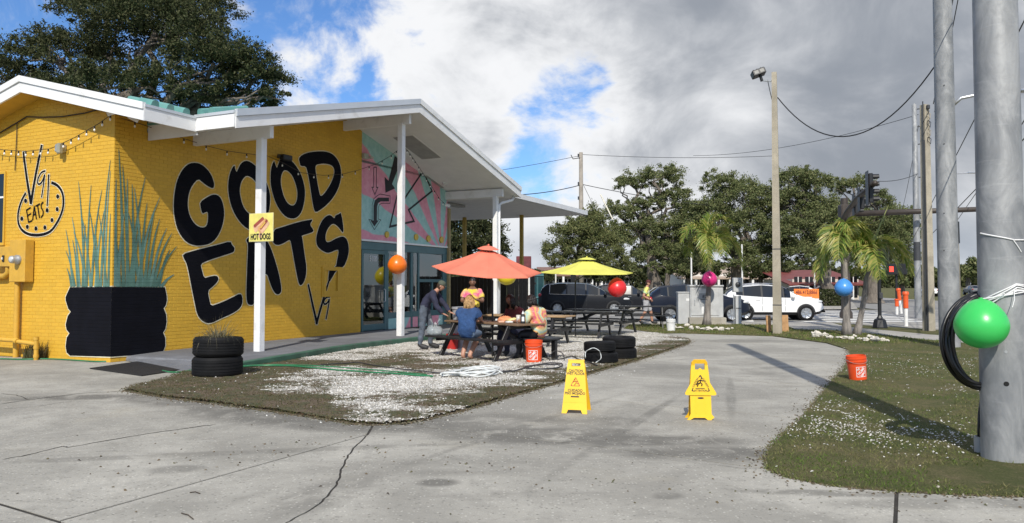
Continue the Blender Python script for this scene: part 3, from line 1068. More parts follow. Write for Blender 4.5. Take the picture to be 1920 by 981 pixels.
while j * CH < 6.4:
 z = (j + .5) * CH
 off = 0 if j % 2 == 0 else -BL / 2
 s = off
 while s < S_BRICK:
  a, b = max(0, s), min(S_BRICK, s + BL)
  mid = (a + b) / 2
  if b - a > .04 and z + CH / 2 < top1(mid) + .03:
   bricks.append((1, mid, z, b - a - JT, rb.uniform(0, .0035)))
  s += BL
 o_ = off
 while o_ < 5.8:
  a, b = max(0, o_), min(5.8, o_ + BL)
  mid = (a + b) / 2
  if b - a > .04 and z + CH / 2 < zl(-mid) - LG['th'] + .03:
   bricks.append((2, -mid, z, b - a - JT, rb.uniform(0, .0035)))
  o_ += BL
 j += 1
indiv = set()
c1 = [i for i, q in enumerate(bricks) if q[0] == 2 and -2.3 < q[1] < -.95 and .3 < q[2] < 3.4 and q[3] > .15]
c1.sort(key=lambda i: (B(0, bricks[i][1], bricks[i][2]) - CAMV).length)
c2 = [i for i, q in enumerate(bricks) if q[0] == 1 and .9 < q[1] < 3.0 and .2 < q[2] < 3.0 and q[3] > .15]
c2.sort(key=lambda i: (B(bricks[i][1], 0, bricks[i][2]) - CAMV).length)
indiv = set(c1[:160] + c2[:140])
rest = {1: MB(), 2: MB()}
for i, (wl_, u, z, ln, pr) in enumerate(bricks):
 loc = L(u, pr * .7 - .006, z) if wl_ == 1 else L(-(pr * .7 - .006), u, z)
 rot = (0, 0, 0) if wl_ == 1 else (0, 0, R(90))
 if i in indiv:
  place(brick_mesh(ln), 'brick', wall1 if wl_ == 1 else wall2, loc, rot)
 else:
  hx, hz_ = ln / 2, (CH - JT) / 2
  e = .002
  if wl_ == 1:
   f0, f1 = pr * .7 + .002, -.006
   vs = [L(u - hx + e, f0, z - hz_ + e), L(u + hx - e, f0, z - hz_ + e), L(u + hx - e, f0, z + hz_ - e), L(u - hx + e, f0, z + hz_ - e),
      L(u - hx, f1, z - hz_), L(u + hx, f1, z - hz_), L(u + hx, f1, z + hz_), L(u - hx, f1, z + hz_)]
  else:
   f0, f1 = -pr * .7 - .002, .006
   vs = [L(f0, u + hx - e, z - hz_ + e), L(f0, u - hx + e, z - hz_ + e), L(f0, u - hx + e, z + hz_ - e), L(f0, u + hx - e, z + hz_ - e),
      L(f1, u + hx, z - hz_), L(f1, u - hx, z - hz_), L(f1, u - hx, z + hz_), L(f1, u + hx, z + hz_)]
  rest[wl_].add(vs, [(0, 1, 2, 3), (0, 4, 5, 1), (1, 5, 6, 2), (2, 6, 7, 3), (3, 7, 4, 0)])
for k_, w_ in ((1, wall1), (2, wall2)):
 ob = rest[k_].build('brickwork', M_YB, w_)
 ob['kind'] = 'stuff'
print('bricks', len(bricks))
# ---------------------------------------------------------------- mural: outlines traced on the wall planes
_lay = [0]
def on1(pts, off):
 return [L(s, off, z) for s, z in [W1(x, y, 0.0) for x, y in pts]]
def on2(pts, off):
 return [L(-off, o_, z) for o_, z in [W2(x, y, 0.0) for x, y in pts]]
def decal(name, mat, loops2, wall, off, parent):
 """loops in wall metres -> thin paint layer"""
 fl = [[Vector((a, b, 0)) for a, b in lp] for lp in loops2]
 tr = tessellate_polygon(fl)
 flat = [p for lp in fl for p in lp]
 mb = MB()
 if wall == 1:
  mb.add([L(p.x, off, p.y) for p in flat], tr)
 else:
  mb.add([L(-off, p.x, p.y) for p in flat], tr)
 return mb.build(name, mat, parent)
def wm(pts, wall):
 return [(W1(x, y) if wall == 1 else W2(x, y)) for x, y in pts]
def letter(name, outer, holes=(), wall=1, sm=1, line=.022, parent=None):
 par = parent or (wall1 if wall == 1 else wall2)
 o2 = wm(chaikin(outer, sm), wall)
 h2 = [wm(chaikin(h, 2), wall) for h in holes]
 _lay[0] += 1
 e = (_lay[0] % 7) * .0003
 decal(name + '_outline', M_PCREAM, [offset_poly(o2, line)] + [offset_poly(h, -line) for h in h2], wall, .0095 + e, par)
 return decal(name, M_PBLACK, [o2] + h2, wall, .0125 + e, par)
def stroke(name, pts, wpx, wall, taper=(1, 1), closed=False, line=.016, mat=None, parent=None, sm=2, off=0.0):
 """brush line given by picture points; wpx is its width in picture pixels"""
 par = parent or (wall1 if wall == 1 else wall2)
 q = chaikin(pts, sm, closed) if sm else list(pts)
 m2 = wm(q, wall)
 sc_ = (W1 if wall == 1 else W2)
 a, b = sc_(*pts[0]), sc_(pts[0][0], pts[0][1] + 10)
 wd = wpx * abs(a[1] - b[1]) / 10 / 2
 _lay[0] += 1
 e = (_lay[0] % 9) * .0003 + off
 def ribbon(w, of, m_, nm):
  vs, fs = [], []
  k = len(m2)
  for i, p in enumerate(m2):
   pa = m2[(i - 1) % k] if (closed or i > 0) else p
   pb = m2[(i + 1) % k] if (closed or i < k - 1) else p
   tdir = Vector((pb[0] - pa[0], pb[1] - pa[1]))
   if tdir.length < 1e-9:
    tdir = Vector((1, 0))
   tdir.normalize()
   nrm = Vector((-tdir.y, tdir.x))
   f = taper[0] + (taper[1] - taper[0]) * (i / max(1, k - 1))
   ww = w if m_ is M_PCREAM else wd * f
   if m_ is M_PCREAM:
    ww = wd * f + line
   ext = 0
   if m_ is M_PCREAM and not closed and i in (0, k - 1):
    ext = line * (-1 if i == 0 else 1)
   p_ = Vector(p) + tdir * ext
   for sgn in (1, -1):
    c_ = p_ + nrm * ww * sgn
    vs.append(L(c_.x, of, c_.y) if wall == 1 else L(-of, c_.x, c_.y))
  n_ = k if closed else k - 1
  for i in range(n_):
   i2 = (i + 1) % k
   fs.append((2 * i, 2 * i + 1, 2 * i2 + 1, 2 * i2))
  return MB().add(vs, fs).build(nm, m_, par)
 if line:
  ribbon(0, .0095 + e, M_PCREAM, name + '_outline')
 return ribbon(0, .0125 + e, mat or M_PBLACK, name)
def Z(ox, oy, sc_, pts):
 return [(ox + x * sc_, oy + y * sc_) for x, y in pts]
K2 = .2039
ZA = lambda p: Z(310, 270, K2, p)
ZB = lambda p: Z(480, 270, K2, p)
ZC = lambda p: Z(460, 430, K2, p)
ZE = lambda p: Z(20, 260, K2, p)
ZM = lambda p: Z(670, 280, K2, p)
Z4 = lambda p: Z(300, 440, .3058, p)
letter('letter_g', ZA([(437, 412), (447, 380), (440, 340), (420, 285), (380, 230), (330, 188), (280, 172), (220, 178), (170, 215), (130, 275), (100, 350), (80, 450), (72, 560), (78, 660), (98, 760), (135, 840), (190, 905), (260, 935), (340, 935), (410, 918), (465, 870), (505, 800), (530, 720), (540, 640), (530, 560), (510, 500), (475, 468), (430, 465), (380, 490), (315, 535), (322, 590), (335, 642), (360, 632), (387, 622), (390, 680), (383, 735), (365, 765), (330, 770), (290, 755), (250, 715), (220, 660), (203, 590), (203, 520), (215, 445), (245, 380), (297, 320), (340, 355), (385, 390)]))
letter('letter_o', ZA([(633, 190), (640, 235), (652, 262), (668, 225), (690, 180), (735, 152), (780, 165), (830, 205), (890, 270), (934, 370), (958, 450), (962, 530), (950, 620), (925, 700), (880, 765), (820, 795), (770, 790), (715, 755), (660, 690), (615, 610), (585, 510), (572, 410), (578, 320), (600, 240)]),
    [ZA([(745, 290), (790, 310), (830, 350), (862, 430), (870, 520), (855, 600), (830, 645), (790, 655), (745, 625), (710, 570), (690, 500), (678, 430), (690, 360), (715, 315)])])
letter('letter_o', ZB([(163, 150), (175, 190), (188, 225), (200, 190), (215, 150), (240, 122), (270, 120), (320, 150), (365, 200), (410, 275), (440, 370), (450, 450), (440, 540), (420, 620), (380, 675), (330, 690), (275, 675), (225, 625), (180, 550), (150, 460), (130, 370), (130, 270), (140, 200)]),
    [ZB([(260, 238), (300, 255), (335, 300), (362, 370), (378, 440), (375, 510), (355, 560), (325, 570), (285, 545), (255, 490), (237, 430), (225, 370), (225, 310), (240, 260)])])
letter('letter_d', ZB([(388, 135), (420, 100), (480, 78), (560, 68), (630, 68), (690, 85), (740, 130), (770, 190), (782, 260), (775, 340), (750, 420), (710, 490), (660, 550), (600, 600), (545, 633), (528, 600), (515, 530), (500, 430), (485, 330), (470, 260), (455, 205), (405, 205), (398, 170)]),
    [ZB([(540, 195), (590, 183), (640, 182), (690, 195), (715, 225), (718, 270), (700, 330), (670, 390), (630, 450), (590, 488), (578, 440), (560, 350), (548, 270)])])
letter('letter_e', Z4([(135, 120), (200, 100), (280, 80), (360, 60), (430, 40), (440, 65), (455, 80), (452, 105), (430, 115), (350, 140), (290, 160), (245, 180), (255, 220), (268, 268), (300, 258), (340, 250), (358, 265), (350, 290), (320, 320), (290, 345), (300, 400), (310, 438), (350, 425), (400, 405), (450, 380), (490, 360), (503, 380), (502, 430), (480, 460), (430, 490), (370, 515), (320, 540), (285, 545), (250, 525), (225, 490), (210, 420), (190, 320), (175, 240), (160, 175), (145, 150)]))
letter('letter_a', ZC([(5, 95), (30, 72), (90, 55), (160, 60), (200, 110), (235, 180), (265, 270), (295, 370), (320, 480), (330, 560), (318, 590), (295, 602), (268, 590), (240, 540), (215, 470), (195, 408), (150, 420), (110, 420), (100, 500), (88, 640), (72, 697), (25, 695), (10, 665), (5, 600), (8, 480), (15, 300), (22, 130), (8, 115)]),
    [ZC([(110, 330), (122, 230), (138, 180), (160, 250), (175, 325), (140, 335)])])
letter('letter_t', ZC([(270, 0), (303, -10), (398, -40), (498, -70), (578, -85), (621, -92), (593, -50), (598, -30), (618, -5), (626, 23), (578, 40), (513, 60), (520, 70), (530, 150), (545, 250), (560, 350), (555, 430), (535, 490), (508, 520), (490, 505), (478, 460), (460, 370), (440, 260), (425, 170), (410, 95), (380, 110), (340, 135), (290, 148), (255, 130), (245, 90), (250, 40)]))
letter('letter_s', ZC([(778, -135), (818, -95), (823, -125), (843, -135), (858, -140), (873, -155), (883, -125), (893, -65), (901, 5), (895, 35), (878, 15), (848, -25), (813, -50), (788, -45), (758, -10), (738, 35), (733, 85), (743, 120), (778, 115), (828, 85), (888, 63), (923, 80), (943, 125), (950, 190), (943, 240), (928, 290), (903, 345), (860, 365), (830, 385), (795, 445), (768, 490), (758, 470), (765, 400), (770, 370), (828, 350), (840, 290), (858, 190), (830, 190), (790, 210), (755, 220), (715, 205), (680, 180), (655, 150), (648, 110), (650, 65), (668, -5), (698, -75), (738, -120)]))
stroke('letter_v', ZC([(575, 505), (615, 690), (657, 872)]), 5.6, 1, (.8, 1.2))
stroke('letter_v', ZC([(650, 872), (700, 690), (765, 475)]), 5.6, 1, (1.2, .8))
stroke('numeral_nine', ZC([(776, 622), (745, 622), (722, 650), (716, 680), (730, 692), (755, 675), (772, 630), (760, 720), (738, 830)]), 3.6, 1)
# the small round logo on the short wall
stroke('logo_letter_v', ZE([(122, 122), (150, 350), (192, 600)]), 5.6, 2, (.9, 1.3))
stroke('logo_letter_v', ZE([(190, 605), (235, 330), (292, 58)]), 5.6, 2, (1.3, 1.0))
stroke('logo_numeral_nine', ZE([(326, 298), (290, 306), (258, 360), (250, 412), (272, 424), (302, 388), (322, 310), (305, 440), (290, 542)]), 3.6, 2)
stroke('logo_exclamation_mark', ZE([(355, 330), (350, 480), (341, 622)]), 4.4, 2, (1, .8))
stroke('logo_ring', ZE([(145, 500), (110, 560), (82, 640), (70, 720), (80, 800), (120, 855), (180, 885), (250, 890), (320, 880), (380, 850), (430, 780), (470, 700), (492, 620), (490, 530), (470, 470), (430, 425), (380, 405)]), 5.2, 2)
for a_, b_ in (((150, 655), (170, 772)), ((148, 660), (188, 634)), ((160, 708), (192, 690)), ((168, 770), (202, 755)), ((206, 752), (222, 620)), ((221, 620), (242, 742)), ((210, 702), (240, 690)), ((233, 622), (274, 600)), ((252, 612), (270, 730))):
 stroke('logo_lettering', ZE([a_, ((a_[0] + b_[0]) / 2, (a_[1] + b_[1]) / 2), b_]), 2.9, 2, line=0)
stroke('logo_lettering', ZE([(306, 585), (287, 598), (284, 636), (305, 662), (303, 704), (282, 727)]), 2.9, 2, line=0)
for (x, y) in ((143, 573), (107, 737), (158, 812), (237, 828), (320, 818), (385, 750), (433, 650), (438, 533), (340, 660)):
 letter('logo_dot', ZE([(x + 14 * math.cos(a), y + 21 * math.sin(a)) for a in [k * math.pi / 6 for k in range(12)]]), (), 2, 0, .010)
# painted tyre stack round the corner, with painted blades above it
TS = lambda p: Z(0, 400, .3263, p)
cz = W2(212, 538)[1]
lt = wm(TS([(380, 480), (380, 500), (395, 548), (410, 566), (392, 590), (380, 640), (385, 668), (402, 690), (386, 715), (380, 765), (386, 800), (405, 818)]), 2)
lt_all = [(0.012, W2(210, 538)[1])] + [W2(*TS([(405, 425)])[0])] + lt + [(0.012, W2(207, 669)[1])]
decal('painted_tyre', M_PBLACK, [lt_all], 2, .0125, wall2)
decal('painted_tyre_outline', M_PCREAM, [[(.012, lt_all[0][1] + .02)] + offset_poly(lt_all, .02)[1:-1] + [(.012, lt_all[-1][1] - .02)]], 2, .0095, wall2)
rt = wm(TS([(955, 470), (957, 500), (950, 530), (938, 545), (952, 580), (955, 625), (948, 665), (935, 685), (947, 715), (948, 760), (935, 795), (905, 806)]), 1)
rt_all = [(-.012, lt_all[0][1])] + [W1(*TS([(945, 425)])[0])] + rt + [(-.012, lt_all[-1][1])]
decal('painted_tyre', M_PBLACK, [rt_all], 1, .0125, wall1)
decal('painted_tyre_outline', M_PCREAM, [[(-.012, rt_all[0][1] + .02)] + offset_poly(rt_all, .02)[1:-1] + [(-.012, rt_all[-1][1] - .02)]], 1, .0095, wall1)
def blade(b0, tip, wall, w, i):
 bx_, by_ = b0
 tx, ty = tip
 bend = (tx - bx_) * .35
 mid = ((bx_ + tx) / 2 - bend * .45, (by_ + ty) / 2)
 q = (mid[0] * .5 + tx * .5 - bend * .12, mid[1] * .45 + ty * .55)
 stroke('painted_blade', [b0, mid, q, tip], w, wall, (1.0, .08), line=0, mat=M_PTEAL if i % 3 else M_PTEAL2, off=-.003 + (i % 12) * .0004)
LBL = [((137, 538), (124, 430)), ((141, 538), (124, 470)), ((135, 538), (126, 503)), ((150, 538), (136, 407)), ((147, 538), (137, 450)), ((160, 538), (148, 340)), ((163, 538), (139, 435)), ((163, 538), (172, 347)), ((172, 538), (192, 356)), ((180, 538), (196, 395)), ((184, 538), (168, 390)), ((190, 538), (208, 300)), ((196, 538), (208, 320)), ((200, 538), (186, 400)), ((204, 538), (208, 400)), ((171, 538), (153, 400)), ((186, 538), (178, 420)), ((156, 538), (161, 420))]
RBL = [((216, 538), (217, 335)), ((224, 538), (215, 440)), ((231, 538), (222, 280)), ((238, 538), (238, 335)), ((243, 538), (272, 332)), ((250, 538), (247, 345)), ((256, 538), (299, 370)), ((262, 538), (275, 380)), ((270, 538), (288, 400)), ((281, 538), (312, 428)), ((286, 538), (322, 437)), ((291, 538), (331, 462)), ((302, 538), (326, 515)), ((297, 538), (318, 468)), ((240, 538), (229, 310)), ((266, 538), (251, 352)), ((276, 538), (299, 410)), ((248, 538), (262, 420)), ((220, 538), (232, 400)), ((260, 538), (240, 400))]
for i, (a_, b_) in enumerate(LBL):
 blade(a_, b_, 2, 7.4, i)
for i, (a_, b_) in enumerate(RBL):
 blade(a_, b_, 1, 8.2, i)
# ---------------------------------------------------------------- roofs, fascias, soffits
roof = MB()
th = .05
for s0, s1 in ((CG['s0'], CG['sr']), (CG['s1'], CG['sr'])):
 ex_o(roof, [(s0, zc(s0) - .10), (s1, zc(s1) - .10), (s1, zc(s1) - .05), (s0, zc(s0) - .05)], CG['o'] - .01, -9.0)
for o0, o1, se in ((LG['eave'], 0.02, CG['s0']), (-.02, LG['ridge'], 12.0), (-5.9, LG['ridge'], 12.0)):
 ex_s(roof, [(o0, zl(o0) - .12), (o1, zl(o1) - .12), (o1, zl(o1) - .05), (o0, zl(o0) - .05)], LG['s'] + .01, se)
rf = roof.build('roof', M_TEALROOF, bld)
def rib(p0, p1, name='rib'):
 d = (p1 - p0).normalized()
 side = d.cross(Vector((0, 0, 1))).normalized()
 up = side.cross(d)
 prof = [(-.10, 0), (-.07, .10), (-.03, .125), (.03, .125), (.07, .10), (.10, 0)]
 vs = [p0 + side * a + up * b for a, b in prof] + [p1 + side * a + up * b for a, b in prof]
 fs = [(i, i + 1, i + 7, i + 6) for i in range(5)] + [(0, 1, 2, 3, 4, 5), (6, 7, 8, 9, 10, 11)]
 MB().add(vs, fs).build(name, M_TEALROOF, rf)
for s_, oe in ((-.25, 1.05), (.10, .3), (.48, .3)):
 rib(L(s_, LG['eave'] + .02, zl(LG['eave']) - .03), L(s_, oe, zl(oe) - .03))
for o_ in (1.55, 1.85):
 rib(L(CG['s0'] - .02, o_, zc(CG['s0']) - .02), L(CG['s0'] + .9, o_, zc(CG['s0'] + .9) - .02))
for o_ in (0.6, 1.2):
 rib(L(CG['s1'] + .02, o_, zc(CG['s1']) - .02), L(CG['sr'], o_, CG['zr'] - .02))
# front rake of the canopy: board, dark shadow gap, metal edge
fo = CG['o']
for s0, s1, nm in ((CG['s0'], CG['sr'], 'a'), (CG['sr'], CG['s1'], 'b')):
 mb = MB(); ex_o(mb, [(s0, zc(s0) - .36), (s1, zc(s1) - .36), (s1, zc(s1) - .13), (s0, zc(s0) - .13)], fo - .03, fo + .012)
 mb.build('fascia_board', M_WHITE, bld)
 mb = MB(); ex_o(mb, [(s0, zc(s0) - .125), (s1, zc(s1) - .125), (s1, zc(s1) + .02), (s0, zc(s0) + .02)], fo - .03, fo + .045)
 mb.build('drip_edge', M_DRIP if nm == 'a' else M_WHITE, bld)
# side edges of the canopy and the eave of the short wing
for s_, sg in ((CG['s0'], -1), (CG['s1'], 1)):
 o0 = LG['eave'] - .01 if sg < 0 else -4
 mb = MB().box(L(s_ + sg * .012, (o0 + fo) / 2, zc(s_) - .205), (.04, fo - o0 - .006, .26)); mb.build('fascia_board', M_WHITE, bld)
 mb = MB().box(L(s_ + sg * .022, (o0 + fo) / 2, zc(s_) - .04), (.055, fo - o0 - .004, .06)); mb.build('drip_edge', M_DRIP, bld)
e0 = LG['eave']
mb = MB().box(L((LG['s'] + CG['s0']) / 2, e0 + .012, LG['ze'] - .205), (CG['s0'] - LG['s'] - .008, .04, .25)); mb.build('fascia_board', M_WHITE, bld)
mb = MB().box(L((LG['s'] + CG['s0']) / 2, e0 + .022, LG['ze'] - .05), (CG['s0'] - LG['s'] - .004, .055, .055)); mb.build('drip_edge', M_DRIP, bld)
for o0, o1 in ((e0 + .03, LG['ridge']), (LG['ridge'], -5.9)):
 mb = MB(); ex_s(mb, [(o0, zl(o0) - .33), (o1, zl(o1) - .33), (o1, zl(o1) - .12), (o0, zl(o0) - .12)], LG['s'] - .012, LG['s'] + .03)
 mb.build('fascia_board', M_WHITE, bld)
 mb = MB(); ex_s(mb, [(o0, zl(o0) - .115), (o1, zl(o1) - .115), (o1, zl(o1) + .015), (o0, zl(o0) + .015)], LG['s'] - .045, LG['s'] + .03)
 mb.build('drip_edge', M_WHITE, bld)
# soffits
for s0, s1 in ((CG['s0'] + .03, CG['sr']), (CG['s1'] - .03, CG['sr'])):
 mb = MB(); ex_o(mb, [(s0, zc(s0) - .345), (s1, zc(s1) - .345), (s1, zc(s1) - .325), (s0, zc(s0) - .325)], fo - .035, -3.0 if s0 > 8 else .0)
 mb.build('soffit', M_SOFFIT, bld)
mb = MB(); ex_s(mb, [(e0 - .01, zl(e0) - .32), (.03, zl(.03) - .32), (.03, zl(.03) - .30), (e0 - .01, zl(e0) - .30)], LG['s'] + .035, CG['s0'] + .02); mb.build('soffit', M_YSOFFIT, bld)
for o0, o1 in ((.02, LG['ridge']), (-5.9, LG['ridge'])):
 mb = MB(); ex_s(mb, [(o0, zl(o0) - .32), (o1, zl(o1) - .32), (o1, zl(o1) - .30), (o0, zl(o0) - .30)], LG['s'] + .035, .1); mb.build('soffit', M_YSOFFIT, bld)
mb = MB(); ex_s(mb, [(.02, 4.55), (1.42, 4.55), (1.42, zl(1.42) - .29), (.02, zl(.02) - .29)], .757, .785); mb.build('soffit', M_SOFFIT, bld)
# vent panels let into the entrance soffit
M_VENT = pm('soffit_vent', (0.30, 0.30, 0.29), .7, var=.1)
sl = math.atan((CG['zr'] - CG['ze']) / (CG['s1'] - CG['sr']))
for (s_, o_, ln, wd) in ((9.6, 1.05, 1.7, .7), (12.3, -.1, 1.2, .4)):
 MB().box(L(s_, o_, zc(s_) - .352), (ln, wd, .012), Matrix.Rotation(sl, 3, 'Y')).build('soffit_vent', M_VENT, bld)
 MB().box(L(s_, o_, zc(s_) - .349), (ln + .1, wd + .1, .010), Matrix.Rotation(sl, 3, 'Y')).build('vent_frame', M_SOFFIT, bld)
# posts and beams
POST_S = (2.0, 7.35, 13.2)
POST_O = 1.95
for s_ in POST_S:
 zt = zc(s_) - .345
 MB().bbox(L(s_, 1.06, zt - .15 - (.02 if s_ > 3 else 0)), (.11, 2.35, .27), .006).build('beam', M_WHITE, bld)
 zb = PAVE_TOP - .02
 MB().bbox(L(s_, POST_O, (zb + zt - .27) / 2), (.165, .165, zt - .27 - zb), .012).build('post', M_WHITE, bld)
# recessed, painted-over hatch in the long wall
s0, z1 = W1(603, 500); s1, z0 = W1(640, 556)
M_YT = yellow_mat('yellow_trim', tuple(x * .95 for x in YEL), True)
mb = MB(); ex_o(mb, [(s0, z0), (s1, z0), (s1, z1), (s0, z1)], .002, .030, [[(s0 + .13, z0 + .13), (s1 - .13, z0 + .13), (s1 - .13, z1 - .10), (s0 + .13, z1 - .10)]]); hat = mb.build('hatch_frame', M_YT, bld)
mb = MB(); ex_o(mb, [(s0 + .06, z0 + .06), (s1 - .06, z0 + .06), (s1 - .06, z1 - .05), (s0 + .06, z1 - .05)], .028, .044, [[(s0 + .15, z0 + .16), (s1 - .22, z0 + .16), (s1 - .22, z1 - .10), (s0 + .15, z1 - .10)]]); mb.build('hatch_moulding', M_YT, hat)
# ---------------------------------------------------------------- storefront under the painted sunburst panel
M_MURAL, nt, b_, _ = nt_mat('sunburst_mural')
t = NT(nt)
p = t.obj()
sp = t.n('ShaderNodeSeparateXYZ'); t.l(p, sp.inputs[0])
cs_, cz_ = W1(829, 474)
ang = t.math('ARCTAN2', t.math('SUBTRACT', sp.outputs[2], cz_), t.math('SUBTRACT', cs_, sp.outputs[0]))
ang = t.math('ADD', ang, t.math('MULTIPLY', t.math('SUBTRACT', t.noise(p, .8, 2.0, .5), .5), .10))
wv = t.math('SINE', t.math('MULTIPLY', t.math('ADD', ang, .12), 13.5))
f = t.map(wv, -.06, .10)
nz = t.noise(p, 5.0, 6.0, .65)
teal_ = t.mix(t.map(nz, .3, .7), (0.27, 0.50, 0.48), (0.38, 0.60, 0.58))
pink_ = t.mix(t.map(nz, .3, .7), (0.66, 0.24, 0.32), (0.74, 0.34, 0.42))
t.l(t.mix(f, teal_, pink_), b_.inputs['Base Color'])
b_.inputs['Roughness'].default_value = .6
t.bump(t.noise(p, 60, 4, .6), .4, .003, b_)
ZM0 = 2.87
SP0, SP1 = S_BRICK + .012, S_END
mb = MB(); ex_o(mb, [(SP0, ZM0), (SP1, ZM0), (SP1, zc(SP1) - .33), (SP0, zc(SP0) - .33)], -.02, -.2)
mur = mb.build('mural_panel', M_MURAL, bld)
mb = MB(); ex_o(mb, [(SP0 + .002, ZM0 - .035), (SP1, ZM0 - .035), (SP1, ZM0 + .02), (SP0 + .002, ZM0 + .02)], -.019, .012); mb.build('trim_strip', M_WHITE, mur)
# white drop strip in the brick-side joint and painted arrows
M_FLATBLACK = pm('flat_black_paint', (0.010, 0.010, 0.014), .55)
M_OCHRE = pm('ochre_disc', (0.58, 0.38, 0.04), .4)
def mpoly(name, pts, off, mat=M_FLATBLACK, grow=0.0):
 q = [W1(x, y, -.02) for x, y in pts]
 if grow:
  q = offset_poly(q, grow)
 tr = tessellate_polygon([[Vector((a, b, 0)) for a, b in q]])
 return MB().add([L(a, off, b) for a, b in q], tr).build(name, mat, mur)
def mline(name, pts, w, off, closed=True):
 q = [W1(x, y, -.02) for x, y in pts]
 k = len(q)
 vs, fs = [], []
 for i, p_ in enumerate(q):
  a_, c_ = Vector(q[(i - 1) % k]) if closed or i else Vector(p_), Vector(q[(i + 1) % k]) if closed or i < k - 1 else Vector(p_)
  p2 = Vector(p_)
  e1 = (p2 - a_).normalized() if (p2 - a_).length > 1e-6 else (c_ - p2).normalized()
  e2 = (c_ - p2).normalized() if (c_ - p2).length > 1e-6 else e1
  n_ = Vector((-e1.y - e2.y, e1.x + e2.x))
  if n_.length < 1e-5:
   n_ = Vector((-e1.y, e1.x))
  n_.normalize()
  kk = max(.45, n_.dot(Vector((-e1.y, e1.x))))
  for sg in (1, -1):
   c2 = p2 + n_ * sg * w / kk
   vs.append(L(c2.x, off, c2.y))
 for i in range(k if closed else k - 1):
  i2 = (i + 1) % k
  fs.append((2 * i, 2 * i + 1, 2 * i2 + 1, 2 * i2))
 return MB().add(vs, fs).build(name, M_FLATBLACK, mur)
mline('painted_arrow', ZM([(150, 165), (175, 165), (173, 350), (188, 350), (160, 415), (132, 350), (150, 350)]), .014, -.014)
mpoly('painted_arrow', ZM([(343, 60), (400, 110), (318, 320), (345, 360), (258, 400), (250, 255), (285, 290)]), -.0135)
arr = [(290, 445), (290, 480), (215, 480), (190, 495), (180, 530), (178, 655), (195, 655), (155, 710), (120, 655), (148, 655), (148, 520), (160, 470), (190, 445)]
mpoly('painted_arrow', ZM(arr), -.013)
mline('painted_arrow', ZM([(300, 430), (300, 497), (222, 497), (200, 510), (192, 540), (190, 642), (214, 650), (155, 740), (104, 645), (135, 652), (135, 510), (150, 455), (185, 425), (210, 412)]), .010, -.0125)
mline('painted_arrow', ZM([(425, 465), (603, 200), (685, 385), (470, 558), (520, 662), (298, 712), (362, 435), (400, 490)]), .034, -.012)
for (x, y) in ((265, 785), (535, 808), (648, 822), (768, 832)):
 q = [W1(*ZM([(x + 17 * math.cos(a), y + 30 * math.sin(a))])[0], -.02) for a in [k * math.pi / 8 for k in range(16)]]
 mb = MB(); ex_o(mb, q, -.012, .03); mb.build('ochre_disc', M_OCHRE, mur)
def glass_mat(name, tint, gl):
 m, nt, b, out = nt_mat(name)
 t = NT(nt)
 nt.nodes.remove(b)
 gz = t.n('ShaderNodeBsdfGlossy'); gz.inputs['Roughness'].default_value = .015
 gz.inputs['Color'].default_value = (.92, .95, .96, 1)
 tr = t.n('ShaderNodeBsdfTransparent'); tr.inputs[0].default_value = tint + (1,)
 fr = t.n('ShaderNodeFresnel'); fr.inputs[0].default_value = 1.5
 mx = t.n('ShaderNodeMixShader')
 t.l(t.math('ADD', t.math('MULTIPLY', fr.outputs[0], 1.0), gl, True), mx.inputs[0])
 t.l(tr.outputs[0], mx.inputs[1]); t.l(gz.outputs[0], mx.inputs[2])
 t.l(mx.outputs[0], out.inputs[0])
 return m
M_GLASS = glass_mat('shop_glass', (.74, .80, .82), .12)
def sx(px, py=540):
 return W1(px, py, -.06)[0]
ZB_ = PAVE_TOP
front = MB()
def frame(s0, s1, z0, z1, parent, nm='frame', o0=-.10, o1=-.035, mat=M_TEAL):
 mb = MB().bbox(L((s0 + s1) / 2, (o0 + o1) / 2, (z0 + z1) / 2), (s1 - s0, abs(o1 - o0), z1 - z0), .006)
 return mb.build(nm, mat, parent)
shop = frame(SP0, S_END, ZM0 - .28, ZM0 - .045, bld, 'storefront_header', -.12, -.03)
dr0, dr1 = sx(677), sx(724)
door = frame(dr0, dr0 + .09, ZB_, ZM0 - .285, bld, 'door')
door['label'] = 'glazed shop door in a teal frame'
frame(dr1 - .10, dr1 + .0, ZB_, ZM0 - .285, door, 'stile')
frame(dr0 + .091, dr1 - .101, ZB_ + .02, ZB_ + .20, door, 'bottom_rail')
frame(dr0 + .091, dr1 - .101, ZM0 - .40, ZM0 - .287, door, 'top_rail')
mb = MB().box(L((dr0 + dr1) / 2, -.07, (ZB_ + ZM0 - .2) / 2), (dr1 - dr0 - .19, .012, ZM0 - .6 - ZB_)); mb.build('pane', M_GLASS, door)
MB().tube([L(dr1 - .16, -.03, 1.0), L(dr1 - .16, .03, 1.03), L(dr1 - .16, .03, 1.37), L(dr1 - .16, -.03, 1.4)], .014, 8).build('handle', M_DRIP, door)
text_mesh('5100', .24, M_WHITE, 'house_number', door, Matrix.Translation(L((dr0 + dr1) / 2 - .05, -.058, ZM0 - .55)) @ Matrix.Rotation(R(90), 4, 'X'), sx=.8)
cols = [sx(735), sx(770), sx(783), sx(832)]
frame(dr1 + .004, dr1 + .10, ZB_, ZM0 - .285, bld, 'mullion')
frame(cols[1] - .02, cols[1] + .10, ZB_, ZM0 - .285, bld, 'mullion')
frame(cols[2], cols[2] + .08, ZB_, ZM0 - .285, bld, 'mullion')
frame(cols[3] - .1, S_END, ZB_, ZM0 - .285, bld, 'mullion')
